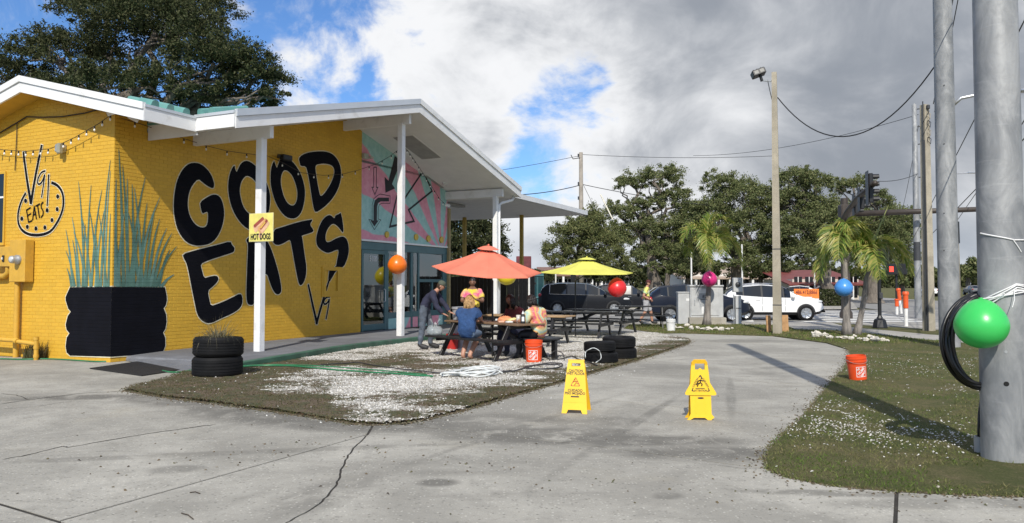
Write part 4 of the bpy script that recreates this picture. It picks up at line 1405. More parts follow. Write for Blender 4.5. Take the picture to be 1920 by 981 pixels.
for a_, b_ in ((dr1 + .104, cols[1] - .024), (cols[1] + .104, cols[2] - .004), (cols[2] + .084, cols[3] - .104)):
 w_ = frame(a_, b_, ZB_ + .34, ZB_ + .52, bld, 'window')
 MB().box(L((a_ + b_) / 2, -.07, (ZB_ + .52 + ZM0 - .285) / 2), (b_ - a_, .012, ZM0 - .285 - ZB_ - .52)).build('pane', M_GLASS, w_)
 frame(a_, b_, ZB_, ZB_ + .335, w_, 'panel', -.10, -.04, M_MURAL)
 if b_ > cols[2] + .3:
  frame(a_, b_, 1.62, 1.72, w_, 'transom_bar')
  mm_ = a_ + (b_ - a_) * .55
  frame(mm_ - .04, mm_ + .04, ZB_ + .525, 1.617, w_, 'mullion')
MB().bbox(L(S_END + .06, -.05, 2.2), (.11, .22, 4.1), .01).build('corner_post', pm('tan_trim', (.32, .25, .12), .7), bld)
# the room behind the glass
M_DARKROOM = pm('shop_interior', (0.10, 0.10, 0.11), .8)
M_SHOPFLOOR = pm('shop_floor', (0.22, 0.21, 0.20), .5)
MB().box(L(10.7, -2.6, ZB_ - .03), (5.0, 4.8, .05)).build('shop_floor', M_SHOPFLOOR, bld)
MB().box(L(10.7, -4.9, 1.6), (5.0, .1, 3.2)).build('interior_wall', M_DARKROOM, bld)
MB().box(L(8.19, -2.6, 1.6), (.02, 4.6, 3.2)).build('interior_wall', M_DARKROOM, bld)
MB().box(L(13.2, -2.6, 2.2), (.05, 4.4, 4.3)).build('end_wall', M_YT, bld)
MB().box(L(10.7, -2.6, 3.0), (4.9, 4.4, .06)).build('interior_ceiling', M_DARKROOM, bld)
M_BLUE = pm('blue_plastic', (0.03, 0.11, 0.55), .35)
M_LBLUE = pm('pale_blue_sheet', (0.30, 0.58, 0.78), .5)
M_BUFF = pm('buff_plastic', (0.65, 0.50, 0.22), .5)
ct = MB().bbox(L(9.15, -.55, .62), (.9, .5, .10), .03).bbox(L(9.15, -.55, 1.0), (.9, .5, .42), .03)
for a_ in (-.38, .38):
 ct.box(L(9.15 + a_, -.55, .37), (.05, .4, .45))
cart = tag(ct.build('blue_cart', M_BLUE, None), 'blue plastic cart standing inside the glazed shop door', 'cart')
cart.matrix_world = bld.matrix_basis
mb = MB().lathe([(0, 0), (.07, 0), (.07, .16), (.035, .2), (.035, .26), (0, .26)], 14, L(9.0, -.42, .67))
bt = tag(mb.build('bottle', M_BUFF, None, True), 'buff plastic bottle on the blue cart behind the shop door', 'bottle'); bt.matrix_world = bld.matrix_basis
mb = MB().bbox(L(9.2, -.45, 1.78), (1.0, .05, .42), .01)
bt = tag(mb.build('hanging_sheet', M_LBLUE, None), 'pale blue sheet hanging behind the shop door glass', 'sheet'); bt.matrix_world = bld.matrix_basis
# ---------------------------------------------------------------- drive-through canopy behind
M_CEIL = pm('canopy_ceiling', (0.62, 0.62, 0.61), .7, var=.06)
M_OCHREPOST = pm('ochre_post', (0.36, 0.24, 0.03), .5, var=.15)
CZ = 4.92
can = thing('drive_through_canopy', 'flat white ceilinged canopy on ochre posts behind the gabled entrance', 'canopy', (BC.x, BC.y, 0), R(90) - BA)
nb = 8
for i in range(nb):
 s0 = 14.45 + (24.9 - 14.45) * i / nb
 s1 = 14.45 + (24.9 - 14.45) * (i + 1) / nb - .012
 MB().box(L((s0 + s1) / 2, -3.0, CZ + .02), (s1 - s0, 7.95, .03)).build('ceiling_panel', M_CEIL, can)
MB().box(L(19.68, -3.0, CZ + .13), (10.6, 8.15, .16)).build('roof_slab', M_TEALROOF, can)
MB().box(L(19.68, 1.09, CZ + .10), (10.62, .03, .20)).build('fascia_board', M_WHITE, can)
MB().box(L(25.0, -3.0, CZ + .10), (.03, 8.12, .20)).build('fascia_board', M_WHITE, can)
MB().box(L(14.36, -3.0, CZ + .10), (.03, 8.12, .20)).build('fascia_board', M_WHITE, can)
for (px, s_) in ((978, 23.6), (871, 23.6)):
 d = ray(px, 450)
 tt = (s_ - (CAMV - BC).dot(DV)) / d.dot(DV)
 q = CAMV + d * tt
 o_ = (q - BC).dot(NV)
 MB().bbox(L(s_, o_, CZ / 2), (.16, .16, CZ), .01).build('post', M_OCHREPOST, can)
MB().bbox(L(17.5, -2.2, CZ - .06), (1.6, .35, .09), .01).build('light_fitting', M_VENT, can)
# ---------------------------------------------------------------- fittings on the walls
M_WIRE = pm('brown_wire', (0.035, 0.022, 0.014), .6)
M_BLKWIRE = pm('black_wire', (0.012, 0.012, 0.012), .5)
M_BULB = pm('bulb_glass', (0.78, 0.76, 0.70), .15, spec=.8)
M_GALV = pm('galvanised', (0.42, 0.43, 0.43), .45, metal=.6, var=.15, scale=6)
M_WHITEPL = pm('white_plastic', (0.75, 0.75, 0.74), .4)
M_YBOX = pm('yellow_box_paint', (0.58, 0.335, 0.04), .5, var=.1, bump=.001, dirt=(.40, .24, .05))
def bworld(o):
 o.matrix_world = bld.matrix_basis
 return o
def lights(label, pts3, every, group=None):
 """string of bulbs along a line in the building's frame"""
 st_ = thing('string_lights', label, 'string lights', (BC.x, BC.y, 0), R(90) - BA, 'string lights on the building')
 fine_ = []
 for i in range(len(pts3) - 1):
  for k in range(4):
   fine_.append(pts3[i].lerp(pts3[i + 1], k / 4))
 fine_.append(pts3[-1])
 MB().tube(fine_, .007, 5).build('wire', M_WIRE, st_)
 d, nxt = 0, every * .5
 base = None
 for i in range(len(fine_) - 1):
  seg = (fine_[i + 1] - fine_[i]).length
  while nxt < d + seg:
   p_ = fine_[i].lerp(fine_[i + 1], (nxt - d) / seg)
   s_ = MB().cyl((0, 0, 0), (0, 0, -.055), .014, .016, 8).build('socket', M_BLKWIRE, st_, loc=p_) if base is None else place(base[0], 'socket', st_, p_)
   bu = MB().sphere((0, 0, -.08), (.021, .021, .030), 10, 8).build('bulb', M_BULB, s_, True) if base is None else place(base[1], 'bulb', s_, (0, 0, 0))
   if base is None:
    base = (s_.data, bu.data)
   nxt += every
  d += seg
def P1_(px, py, o):
 s_, z = W1(px, py, o)
 return L(s_, o, z)
def P2_(px, py, s):
 o_, z = W2(px, py, s)
 return L(s, o_, z)
lights('string of small bulbs sagging across the short wall above the round logo', [P2_(*q, -.14) for q in ((-60, 268), (-20, 276), (5, 281), (50, 284), (95, 279), (140, 258), (185, 232), (210, 214))], .245)
lights('string of bulbs running along the long wall over the big lettering', [P1_(x, y, .12) for x, y in ((228, 222), (265, 233), (305, 247), (345, 260), (385, 273), (425, 283), (460, 288), (500, 292), (530, 305), (565, 324), (605, 329), (640, 327), (676, 318))], .62)
lights('string of bulbs looping across the sunburst mural to the middle post', [P1_(678, 317, .1), P1_(705, 308, .35), P1_(730, 294, .9), P1_(748, 280, 1.6), P1_(756, 275, 1.84), P1_(765, 283, 1.6), P1_(780, 305, 1.0), P1_(805, 343, .5), P1_(825, 374, .2), P1_(836, 384, .1)], .5)
wr = thing('wall_cable', 'brown service cable pinned across the short yellow wall', 'cable', (BC.x, BC.y, 0), R(90) - BA)
MB().tube([P2_(*q, -.03) for q in ((-60, 285), (0, 249), (32, 230), (50, 219), (80, 220), (115, 219), (160, 212), (188, 204))], .014, 6).build('cable', M_WIRE, wr)
MB().tube([P2_(*q, -.03) for q in ((32, 230), (31, 260), (29, 300), (28, 320))], .009, 6).build('drop_cable', M_WIRE, wr)
# wall lamp
o_, z = W2(112, 278, -.1)
lp = thing('wall_lamp', 'small grey floodlight box fixed to the short yellow wall', 'lamp', B(0, 0, 0), R(90) - BA)
MB().bbox(L(-.08, o_, z), (.16, .17, .17), .02).build('housing', M_GALV, lp)
MB().bbox(L(-.15, o_ + .07, z - .02), (.10, .10, .22), .02).build('lens', pm('lamp_lens', (.30, .29, .22), .2), lp)
# cameras under the eave corner
for px, py, lab in ((210, 211, 'white bullet camera under the eave facing the short wall'), (250, 222, 'white bullet camera under the eave over the long wall')):
 q = P1_(px, py, .25 if px > 220 else -.02)
 if px < 220: q = P2_(px, py, -.25)
 cm = thing('security_camera', lab, 'camera', B(0, 0, 0), R(90) - BA, 'bullet cameras under the eave')
 dr = Vector((-.6, .5, -.35)).normalized() if px < 220 else Vector((.75, -.4, -.35)).normalized()
 MB().cyl(q - dr * .10, q + dr * .10, .045, .05, 12).build('body', M_WHITEPL, cm)
 MB().cyl(q + dr * .098, q + dr * .104, .04, .04, 12).build('lens', M_BLKWIRE, cm)
 MB().cyl(q - dr * .05, q + Vector((0, 0, .14)), .018, .018, 8).build('bracket', M_WHITEPL, cm)
# black bracket lamp over the second O
q = P1_(520, 296, .06)
bl_ = thing('bracket_lamp', 'black bracket lamp on the long wall above the second letter O', 'lamp', B(0, 0, 0), R(90) - BA)
MB().tube([q + L(-.25, .30, .0), q + L(-.08, .1, .05), q + L(.02, 0, .02)], .03, 8).build('arm', M_BLKWIRE, bl_)
MB().bbox(q + L(.18, .12, .02), (.34, .16, .14), .02).build('head', M_BLKWIRE, bl_)
# twin floodlight and small fittings at the mural
q = P1_(832, 342, .22)
fl_ = thing('twin_floodlight', 'white twin floodlight under the entrance soffit at the end of the mural', 'lamp', B(0, 0, 0), R(90) - BA)
MB().cyl(q + L(0, -.1, .05), q + L(0, .02, .02), .07, .06, 12).build('base', M_WHITEPL, fl_)
for a_ in (-.14, .14):
 MB().lathe([(0, -.1), (.05, -.1), (.06, 0), (.09, .09), (.085, .095), (0, .07)], 14, q + L(a_, .12, -.06), Matrix.Rotation(R(70), 3, 'X') @ Matrix.Rotation(R(40 * (1 if a_ > 0 else -1)), 3, 'Y')).build('lamp_head', M_WHITEPL, fl_, True)
q = P1_(685, 293, .06)
fl_ = tag(MB().bbox(q, (.22, .12, .16), .02).bbox(q + L(.15, .05, -.02), (.18, .2, .05), .01).build('emergency_light', pm('tan_plastic', (.42, .42, .36), .5), None), 'small grey emergency light at the left edge of the sunburst mural', 'lamp')
bworld(fl_)
q = P1_(835, 384, .15)
fl_ = tag(MB().cyl(q, q + L(.1, .12, -.04), .05, .055, 10).cyl(q + L(.1, .12, -.04), q + L(.11, .13, -.045), .04, .04, 10).build('security_camera', M_WHITEPL, None), 'white camera on the far corner of the sunburst mural', 'camera')
bworld(fl_)
# window at the left edge of the picture
o0, z1 = W2(12, 326); _, z0 = W2(12, 455)
M_BLKGLASS = pm('dark_window', (0.006, 0.006, 0.008), .05, spec=.6)
wn_ = MB(); ex_s(wn_, [(o0, z0 - .03), (o0 - 1.2, z0 - .03), (o0 - 1.2, z1 + .03), (o0, z1 + .03)], -.02, .05)
wob = wn_.build('window', M_BLKGLASS, bld)
for a_, b_, c_, d_ in ((o0 - 1.2, o0 + .02, z1, z1 + .05), (o0 - 1.2, o0 + .02, z0 - .06, z0), (o0 - .025, o0 + .02, z0, z1), (o0 - 1.2, o0 - .02, (z0 + z1) / 2 + .22, (z0 + z1) / 2 + .26)):
 mb = MB(); ex_s(mb, [(a_, c_), (b_, c_), (b_, d_), (a_, d_)], -.035, .0); mb.build('frame', M_YT if d_ - c_ > .045 else M_WHITE, wob)
# meter cabinet, disconnect box and conduits
o0, z1 = W2(20, 450, -.2); o1, z0 = W2(47, 529, -.2)
mt = thing('meter_cabinet', 'yellow painted electric meter cabinet with round glass meter on the short wall', 'meter', B(0, 0, 0), R(90) - BA)
mb = MB().bbox(L(-.12, (o0 + o1) / 2, (z0 + z1) / 2), (.20, abs(o1 - o0), z1 - z0), .012); mb.build('cabinet', M_YBOX, mt)
om, zm = W2(33, 487, -.24)
MB().lathe([(.10, 0), (.10, .05), (.085, .06), (.08, .14), (.07, .17), (0, .18)], 20, L(-.22, om, zm), Matrix.Rotation(R(-90), 3, 'Y')).build('meter_ring', M_GALV, mt, True)
MB().sphere(L(-.36, om, zm), (.05, .075, .075), 14, 10).build('meter_glass', pm('meter_glass', (.55, .56, .56), .08, spec=.8), mt, True)
ob_, zb2 = W2(31, 600, -.1)
MB().cyl(L(-.10, ob_, -.02), L(-.10, ob_, z0 + .02), .055, .055, 14).build('conduit', M_YBOX, mt, True, auto=40)
o2, z2 = W2(-14, 463, -.2); o3, z3 = W2(18, 500, -.2)
ds = thing('disconnect_box', 'small yellow switch box with a black lever beside the meter cabinet', 'switch box', B(0, 0, 0), R(90) - BA)
MB().bbox(L(-.11, (o2 + o3) / 2, (z2 + z3) / 2), (.16, abs(o3 - o2), abs(z2 - z3)), .012).build('cabinet', M_YBOX, ds)
ol, zl_ = W2(6, 485, -.2)
MB().bbox(L(-.2, ol, zl_), (.03, .06, .14), .008).build('lever', M_BLKWIRE, ds)
MB().bbox(L(-.225, ol, zl_), (.03, .022, .05), .005).build('lever_knob', M_WHITEPL, ds)
MB().tube([L(-.1, o3 - .2, z3), L(-.1, o3 - .2, z3 - .12), L(-.1, o3 - .32, z3 - .2), L(-.1, o3 - 1.2, z3 - .22)], .06, 10).build('conduit', M_YBOX, ds, True, auto=40)
gp = thing('gas_pipe', 'yellow gas pipe with capped riser running low along the short wall', 'pipe', B(0, 0, 0), R(90) - BA)
oa, za = W2(68, 645, -.3)
MB().cyl(L(-.3, oa, -.02), L(-.3, oa, za + .14), .042, .042, 12).build('riser', M_YBOX, gp, True, auto=40)
for zz in (.05, za - .1, za + .08):
 MB().cyl(L(-.3, oa, zz), L(-.3, oa, zz + .06), .052, .052, 12).build('coupling', M_YBOX, gp, True, auto=40)
MB().tube([L(-.3, oa, za), L(-.3, oa - .62, za + .03), L(-.3, oa - .66, za + .05), L(-.3, oa - 3, za + .09)], .045, 10).build('pipe', M_YBOX, gp, True, auto=40)
MB().cyl(L(-.3, oa - .60, za + .03), L(-.3, oa - .68, za + .05), .062, .062, 12).build('coupling', M_YBOX, gp)
# weeds behind the pipes
rw = np.random.default_rng(3)
n_ = 260
oo = rw.uniform(-1.05, -.2, n_) * .9 + oa * .35 - .3
pw = np.array([B(-rw.uniform(.02, .22), q, 0)[:] for q in np.linspace(oa - .55, oa - .05, n_)])
wd = blades('weeds', pw[:, 0], pw[:, 1], pw[:, 2], .34, .012, leaf_mat('weed', [(.09, .07, .03), (.16, .13, .07), (.08, .09, .03)], .8, .2), rw, .7)
tag(wd, 'dry weeds growing behind the low gas pipe', 'weeds')
# HOT DOGS board on the first post
sgn = thing('hot_dog_sign', 'square yellow HOT DOGS sign with two hot dogs fixed to the front white post', 'sign', B(POST_S[0], POST_O, 0), R(90) - BA)
M_SIGNY = pm('sign_yellow', (0.70, 0.63, 0.17), .5, var=.18, scale=2.2)
M_SIGNE = pm('sign_border', (0.70, 0.64, 0.30), .5)
c_ = P1_(497, 428, POST_O + .02) - L(POST_S[0], POST_O, 0)
zc_ = c_.z
SW, SH = .66, .60
fs = -.105     # in front of the post, facing -s
oo = .12
MB().bbox(Vector((fs, -oo, zc_)), (.015, SW, SH), .003).build('board', M_SIGNE, sgn)
MB().box(Vector((fs - .009, -oo, zc_)), (.004, SW - .03, SH - .03)).build('face', M_SIGNY, sgn)
def signp(u, v):      # u to the right, v up, on the face
 return Vector((fs - .014, -(oo + u), zc_ + v))
M_BUN = pm('bun_print', (0.60, 0.33, 0.13), .5, var=.25, scale=9)
M_SAUS = pm('sausage_print', (0.30, 0.07, 0.05), .4, var=.25, scale=9)
M_BUNP = pm('pale_bun_print', (0.66, 0.40, 0.25), .5, var=.2, scale=9)
M_MUST = pm('mustard_print', (0.7, 0.5, 0.08), .5)
for (x0, y0, x1, y1, r_, m_, dpt) in ((-.18, .0, .05, .16, .045, M_BUNP, .0), (-.17, .03, .06, .185, .036, M_SAUS, .006), (-.15, -.06, .08, .12, .05, M_BUNP, .004),
           (-.02, -.06, .15, .12, .075, M_BUN, .010), (.03, -.08, .19, .09, .055, M_BUNP, .014), (.0, -.03, .17, .135, .028, M_SAUS, .018), (.0, -.015, .12, .10, .012, M_MUST, .022),
           (-.02, -.20, .02, -.02, .04, M_BUNP, .002)):
 pts = []
 n_ = 7
 d2 = Vector((x1 - x0, y1 - y0)); ln = d2.length; d2.normalize(); nn = Vector((-d2.y, d2.x))
 for k in range(n_ + 1):
  a = -math.pi / 2 + math.pi * k / n_
  c2 = Vector((x1, y1)) + d2 * r_ * math.cos(a) * .6 + nn * r_ * math.sin(a); pts.append(c2)
 for k in range(n_ + 1):
  a = math.pi / 2 + math.pi * k / n_
  c2 = Vector((x0, y0)) + d2 * r_ * math.cos(a) * .6 + nn * r_ * math.sin(a); pts.append(c2)
 tr = tessellate_polygon([[Vector((q.x, q.y, 0)) for q in pts]])
 MB().add([signp(q.x, q.y) + Vector((-dpt * .25, 0, 0)) for q in pts], tr).build('hot_dog_print', m_, sgn)
rotm = Matrix(((0, 0, -1, 0), (-1, 0, 0, 0), (0, 1, 0, 0), (0, 0, 0, 1)))
text_mesh('HOT DOGS', .175, M_FLATBLACK, 'lettering', sgn, Matrix.Translation(signp(0, -.20) + Vector((-.008, 0, 0))) @ rotm, sx=.60, bold=.004)
# downspout at the last post
dsp = tag(MB().tube([L(14.05, 2.25, 4.62), L(13.95, 2.22, 4.5), L(13.45, 2.05, 4.36), L(13.33, 2.02, 4.28), L(13.32, 2.02, .2)], .05, 10).build('downspout', M_WHITE, None, True), 'white downspout from the canopy eave to the last white post', 'downspout')
bworld(dsp)
# black rubber mat at the corner
q = [G(x, y, .0) for x, y in ((168, 692), (262, 678.5), (358, 692), (266, 706))]
mat_ = MB().prism([(v.x, v.y) for v in q], .004, .018).build('rubber_mat', pm('black_rubber', (.014, .013, .013), .75, var=.3, scale=8, bump=.004, bscale=120))
tag(mat_, 'black rubber mat lying on the concrete at the building corner', 'mat')
# ================================================================== trees
def bark_mat(name, col):
 m, nt, b, _ = nt_mat(name)
 t = NT(nt)
 p = t.obj()
 mp = t.n('ShaderNodeMapping'); mp.inputs['Scale'].default_value = (1, 1, .25)
 t.l(p, mp.inputs[0])
 n = t.noise(mp.outputs[0], 9.0, 8.0, .7, .4)
 c = t.mix(t.map(n, .3, .7), tuple(x * .55 for x in col), tuple(x * 1.3 for x in col))
 t.l(c, b.inputs['Base Color'])
 b.inputs['Roughness'].default_value = .95
 t.bump(n, 1.0, .03, b)
 return m
M_BARK = bark_mat('oak_bark', (0.17, 0.145, 0.12))
M_PBARK = bark_mat('palm_bark', (0.24, 0.215, 0.19))
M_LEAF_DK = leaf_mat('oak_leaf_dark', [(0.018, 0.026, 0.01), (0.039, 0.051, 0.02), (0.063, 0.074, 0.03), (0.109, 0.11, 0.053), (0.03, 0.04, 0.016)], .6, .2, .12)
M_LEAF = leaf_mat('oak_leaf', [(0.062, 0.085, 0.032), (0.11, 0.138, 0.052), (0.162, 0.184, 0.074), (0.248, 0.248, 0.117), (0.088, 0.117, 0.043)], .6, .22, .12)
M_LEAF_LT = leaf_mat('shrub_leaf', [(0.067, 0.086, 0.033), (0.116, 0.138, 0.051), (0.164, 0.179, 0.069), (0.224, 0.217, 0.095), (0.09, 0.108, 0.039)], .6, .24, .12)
def limb(mb, p0, p1, r0, r1, r, n=6, wob=.08):
 """crooked tapering limb"""
 p0, p1 = Vector(p0), Vector(p1)
 ln = (p1 - p0).length
 k = max(3, int(ln / .8) + 2)
 pts, rs = [], []
 for i in range(k + 1):
  f = i / k
  q = p0.lerp(p1, f)
  if 0 < i < k:
   q += Vector((r.uniform(-1, 1), r.uniform(-1, 1), r.uniform(-.6, .9))) * ln * wob
  pts.append(q)
  rs.append(r0 + (r1 - r0) * f)
 mb.tube(pts, rs, n, True)
 return pts
def oak(name, label, base, trunk_top, blobs, leaves, size, seed, mat=M_LEAF, group=None, r0=.4, clump=.55, flat=.75, twigs=True, lean=None):
 """blobs: (x, y, z, rx, ry, rz) masses of the crown; leaves are strewn in clumps through their shells"""
 rr = random.Random(seed)
 rn = np.random.default_rng(seed)
 t_ = thing(name, label, 'tree', base, 0, group)
 bz = Vector(base)
 tr = MB()
 tt = Vector(trunk_top) - bz
 limb(tr, (0, 0, -.1), tt, r0, r0 * .62, rr, 10, .03)
 tr.lathe([(r0 * 1.55, -.05), (r0 * 1.15, .25), (r0 * .95, .7)], 12)
 ends = []
 for bl in blobs:
  c = Vector(bl[:3]) - bz
  f = rr.uniform(.7, 1.0)
  st_ = Vector((0, 0, 0)).lerp(tt, f)
  pts_ = limb(tr, st_, c, r0 * .42, r0 * .16, rr, 7, .09)
  for _ in range(5 if twigs else 2):
   th, ph = rr.uniform(0, 6.283), rr.uniform(-.3, 1.2)
   e = c + Vector((bl[3] * math.cos(th) * math.cos(ph), bl[4] * math.sin(th) * math.cos(ph), bl[5] * math.sin(ph))) * rr.uniform(.6, .95)
   limb(tr, pts_[rr.randrange(len(pts_) // 2, len(pts_))], e, r0 * .15, r0 * .03, rr, 5, .10)
 tr.build('trunk', M_BARK, t_, True)
 vol = np.array([b[3] * b[4] * b[5] for b in blobs]) ** .75
 share = vol / vol.sum()
 cen = []
 for bl, sh in zip(blobs, share):
  n = max(40, int(leaves * sh))
  nc = max(8, int(n / 105))
  # clump centres in the outer shell of the mass
  d = rn.normal(size=(nc, 3))
  d /= np.linalg.norm(d, axis=1, keepdims=True)
  d[:, 2] = np.where(d[:, 2] < -.45, -d[:, 2] * .5, d[:, 2])
  rad = rn.uniform(.35, 1.05, (nc, 1)) ** .6
  cc = d * rad * np.array(bl[3:6]) + np.array(bl[:3]) - np.array(base)
  cs_ = clump * min(bl[3], bl[5]) * rn.uniform(.10, .34, nc)
  k = rn.integers(0, nc, n)
  p = cc[k] + rn.normal(size=(n, 3)) * cs_[k][:, None] * np.array([1, 1, flat])
  cen.append(p)
 P = np.concatenate(cen)
 n = len(P)
 u = rn.normal(size=(n, 3)); u /= np.linalg.norm(u, axis=1, keepdims=True)
 w_ = rn.normal(size=(n, 3)); w_[:, 2] *= .7
 v = np.cross(u, w_); v /= np.linalg.norm(v, axis=1, keepdims=True) + 1e-9
 s = size * rn.uniform(.55, 1.35, (n, 1))
 a, b = u * s, v * s * .42
 V = np.stack([P - a, P + b, P + a, P - b], 1).reshape(-1, 3)
 cr = np_mesh('crown', V, np.arange(n * 4), 4, mat, t_)
 return t_
def bl(px, py, Y, rx, ry, dy=1.0, dY=0.0):
 """crown mass from the picture: centre, half sizes in pixels, at depth Y"""
 p = AT(px, py, Y + dY)
 k = (Y + dY) / F_PX
 return (p.x, p.y, p.z, rx * k, max(rx, ry) * k * dy, ry * k)
# big oak behind the building
Y = 27.0
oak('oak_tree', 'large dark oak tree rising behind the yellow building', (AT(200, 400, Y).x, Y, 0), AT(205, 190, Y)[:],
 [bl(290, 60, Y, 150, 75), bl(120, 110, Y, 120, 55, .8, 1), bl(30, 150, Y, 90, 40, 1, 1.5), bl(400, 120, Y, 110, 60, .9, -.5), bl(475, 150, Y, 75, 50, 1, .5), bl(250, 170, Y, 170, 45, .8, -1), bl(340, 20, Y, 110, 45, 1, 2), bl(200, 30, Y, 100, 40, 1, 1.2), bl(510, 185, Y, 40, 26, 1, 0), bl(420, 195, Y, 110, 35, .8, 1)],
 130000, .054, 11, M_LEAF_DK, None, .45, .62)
# tree seen under the drive-through canopy
Y = 52.0
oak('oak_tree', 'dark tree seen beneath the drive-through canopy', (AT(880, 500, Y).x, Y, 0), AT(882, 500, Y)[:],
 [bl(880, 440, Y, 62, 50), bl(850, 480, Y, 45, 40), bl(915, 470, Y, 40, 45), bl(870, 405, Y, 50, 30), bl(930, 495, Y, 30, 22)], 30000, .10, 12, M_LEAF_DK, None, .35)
# trees beyond the road
Y = 62.0
oak('oak_tree', 'tall open-crowned oak right of the wooden utility pole', (AT(1232, 545, Y).x, Y, 0), AT(1215, 440, Y)[:],
 [bl(1180, 345, Y, 32, 24), bl(1240, 335, Y, 45, 30), bl(1265, 375, Y, 40, 28), bl(1215, 385, Y, 38, 24), bl(1205, 430, Y, 40, 30), bl(1265, 430, Y, 48, 34), bl(1160, 400, Y, 30, 30), bl(1150, 445, Y, 42, 30), bl(1235, 475, Y, 50, 30), bl(1285, 400, Y, 30, 26), bl(1290, 450, Y, 34, 36), bl(1230, 505, Y, 70, 14)],
 92000, .078, 21, M_LEAF, 'oaks across the road', .55, .5)
Y = 50.5
oak('spreading_tree', 'low spreading leafy tree behind the lime umbrella', (AT(1078, 560, Y).x, Y + 4, 0), AT(1080, 480, Y + 4)[:],
 [bl(1085, 440, Y, 55, 34), bl(1050, 470, Y, 42, 26), bl(1125, 460, Y, 45, 34), bl(1110, 415, Y, 34, 30), bl(1140, 490, Y, 50, 26), bl(1075, 490, Y, 55, 20)],
 46000, .07, 22, M_LEAF_LT, None, .25, .6)
Y = 60.0
oak('oak_tree', 'rounded oak behind the tall floodlight pole', (AT(1388, 560, Y).x, Y + 2, 0), AT(1385, 470, Y)[:],
 [bl(1350, 345, Y, 40, 26), bl(1395, 365, Y, 50, 36), bl(1340, 400, Y, 45, 38), bl(1400, 420, Y, 55, 40), bl(1345, 460, Y, 50, 36), bl(1410, 480, Y, 52, 32), bl(1310, 440, Y, 30, 40), bl(1440, 390, Y, 34, 40), bl(1315, 395, Y, 22, 24), bl(1380, 500, Y, 70, 16), bl(1445, 460, Y, 34, 34)],
 92000, .078, 23, M_LEAF, 'oaks across the road', .5, .55)
Y = 58.0
oak('oak_tree', 'tall oak between the floodlight pole and the traffic signal', (AT(1560, 560, Y).x, Y + 1, 0), AT(1545, 450, Y)[:],
 [bl(1495, 335, Y, 45, 26), bl(1530, 345, Y, 40, 24), bl(1480, 375, Y, 40, 34), bl(1540, 400, Y, 50, 40), bl(1490, 430, Y, 50, 40), bl(1555, 450, Y, 50, 36), bl(1500, 475, Y, 55, 30), bl(1460, 440, Y, 32, 40), bl(1455, 380, Y, 24, 30), bl(1500, 498, Y, 60, 14), bl(1580, 400, Y, 24, 26)],
 92000, .078, 24, M_LEAF, 'oaks across the road', .5, .55)
Y = 66.0
oak('oak_tree', 'dense oak behind the traffic signal and palms', (AT(1640, 560, Y).x, Y, 0), AT(1640, 470, Y)[:],
 [bl(1600, 350, Y, 40, 24), bl(1640, 410, Y, 55, 34), bl(1590, 420, Y, 50, 40), bl(1660, 450, Y, 50, 40), bl(1610, 470, Y, 60, 40), bl(1690, 440, Y, 36, 36), bl(1690, 490, Y, 40, 30), bl(1640, 375, Y, 36, 22), bl(1700, 405, Y, 26, 24)],
 80000, .085, 25, M_LEAF, 'oaks across the road', .55, .6)
# lower growth far back that closes the gaps
for i, (px, py, w, h, Y, sd, lab) in enumerate(((1160, 515, 70, 26, 80, 31, 'low dark tree far behind the dark parked van'), (1290, 505, 60, 28, 84, 32, 'low tree far behind the grey utility cabinet'), (1425, 510, 60, 26, 88, 33, 'low tree far behind the floodlight pole'), (1690, 520, 46, 28, 74, 34, 'shady low tree beside the far sidewalk'), (1250, 480, 60, 40, 90, 35, 'dark far tree behind the open-crowned oak'), (1010, 520, 34, 14, 110, 36, 'small far tree between the two umbrellas'))):
 p = AT(px, py, Y)
 oak('far_tree', lab, (p.x, Y, 0), (p.x, Y, p.z), [bl(px, py, Y, w, h), bl(px - w * .5, py + 4, Y, w * .6, h * .7), bl(px + w * .5, py + 3, Y, w * .6, h * .7)], 13000, .15, sd, M_LEAF_DK if i != 3 else M_LEAF, 'far trees across the road', .35, .6, .75, False)
# the far end of the road on the right
Y = 210.0
for i, (px, w, h) in enumerate(((1815, 30, 20), (1870, 30, 22), (1905, 34, 16), (1745, 16, 12))):
 p = AT(px, 528 - h, Y + i * 12)
 oak('far_tree', ('far tree at the end of the road left of the big steel pole', 'far tree hidden behind the big steel pole', 'far tree at the right edge of the picture', 'far small tree between the concrete poles')[i], (p.x, p.y, 0), (p.x, p.y, p.z),
  [bl(px, 528 - h, Y + i * 12, w, h), bl(px + w * .6, 532 - h * .8, Y + i * 12, w * .7, h * .8)], 5200, .6, 40 + i, M_LEAF, 'far trees along the horizon', .6, .6, .75, False)
# woods on the horizon
rw = np.random.default_rng(77)
n = 60000
xx = rw.uniform(-420, 420, n); yy = rw.uniform(330, 380, n)
hh = 5 + 6 * vnoise(xx, yy * 0, 51, .03, 4)
zz = rw.uniform(0, 1, n) ** .7 * hh
u = rw.normal(size=(n, 3)); u /= np.linalg.norm(u, axis=1, keepdims=True)
v = np.cross(u, rw.normal(size=(n, 3))); v /= np.linalg.norm(v, axis=1, keepdims=True)
P = np.stack([xx, yy, zz], 1)
V = np.stack([P - u * 1.1, P + v * .7, P + u * 1.1, P - v * .7], 1).reshape(-1, 3)
o = np_mesh('far_woods', V, np.arange(n * 4), 4, M_LEAF_DK)
tag(o, 'distant line of trees along the horizon', 'woods', None, 'stuff')
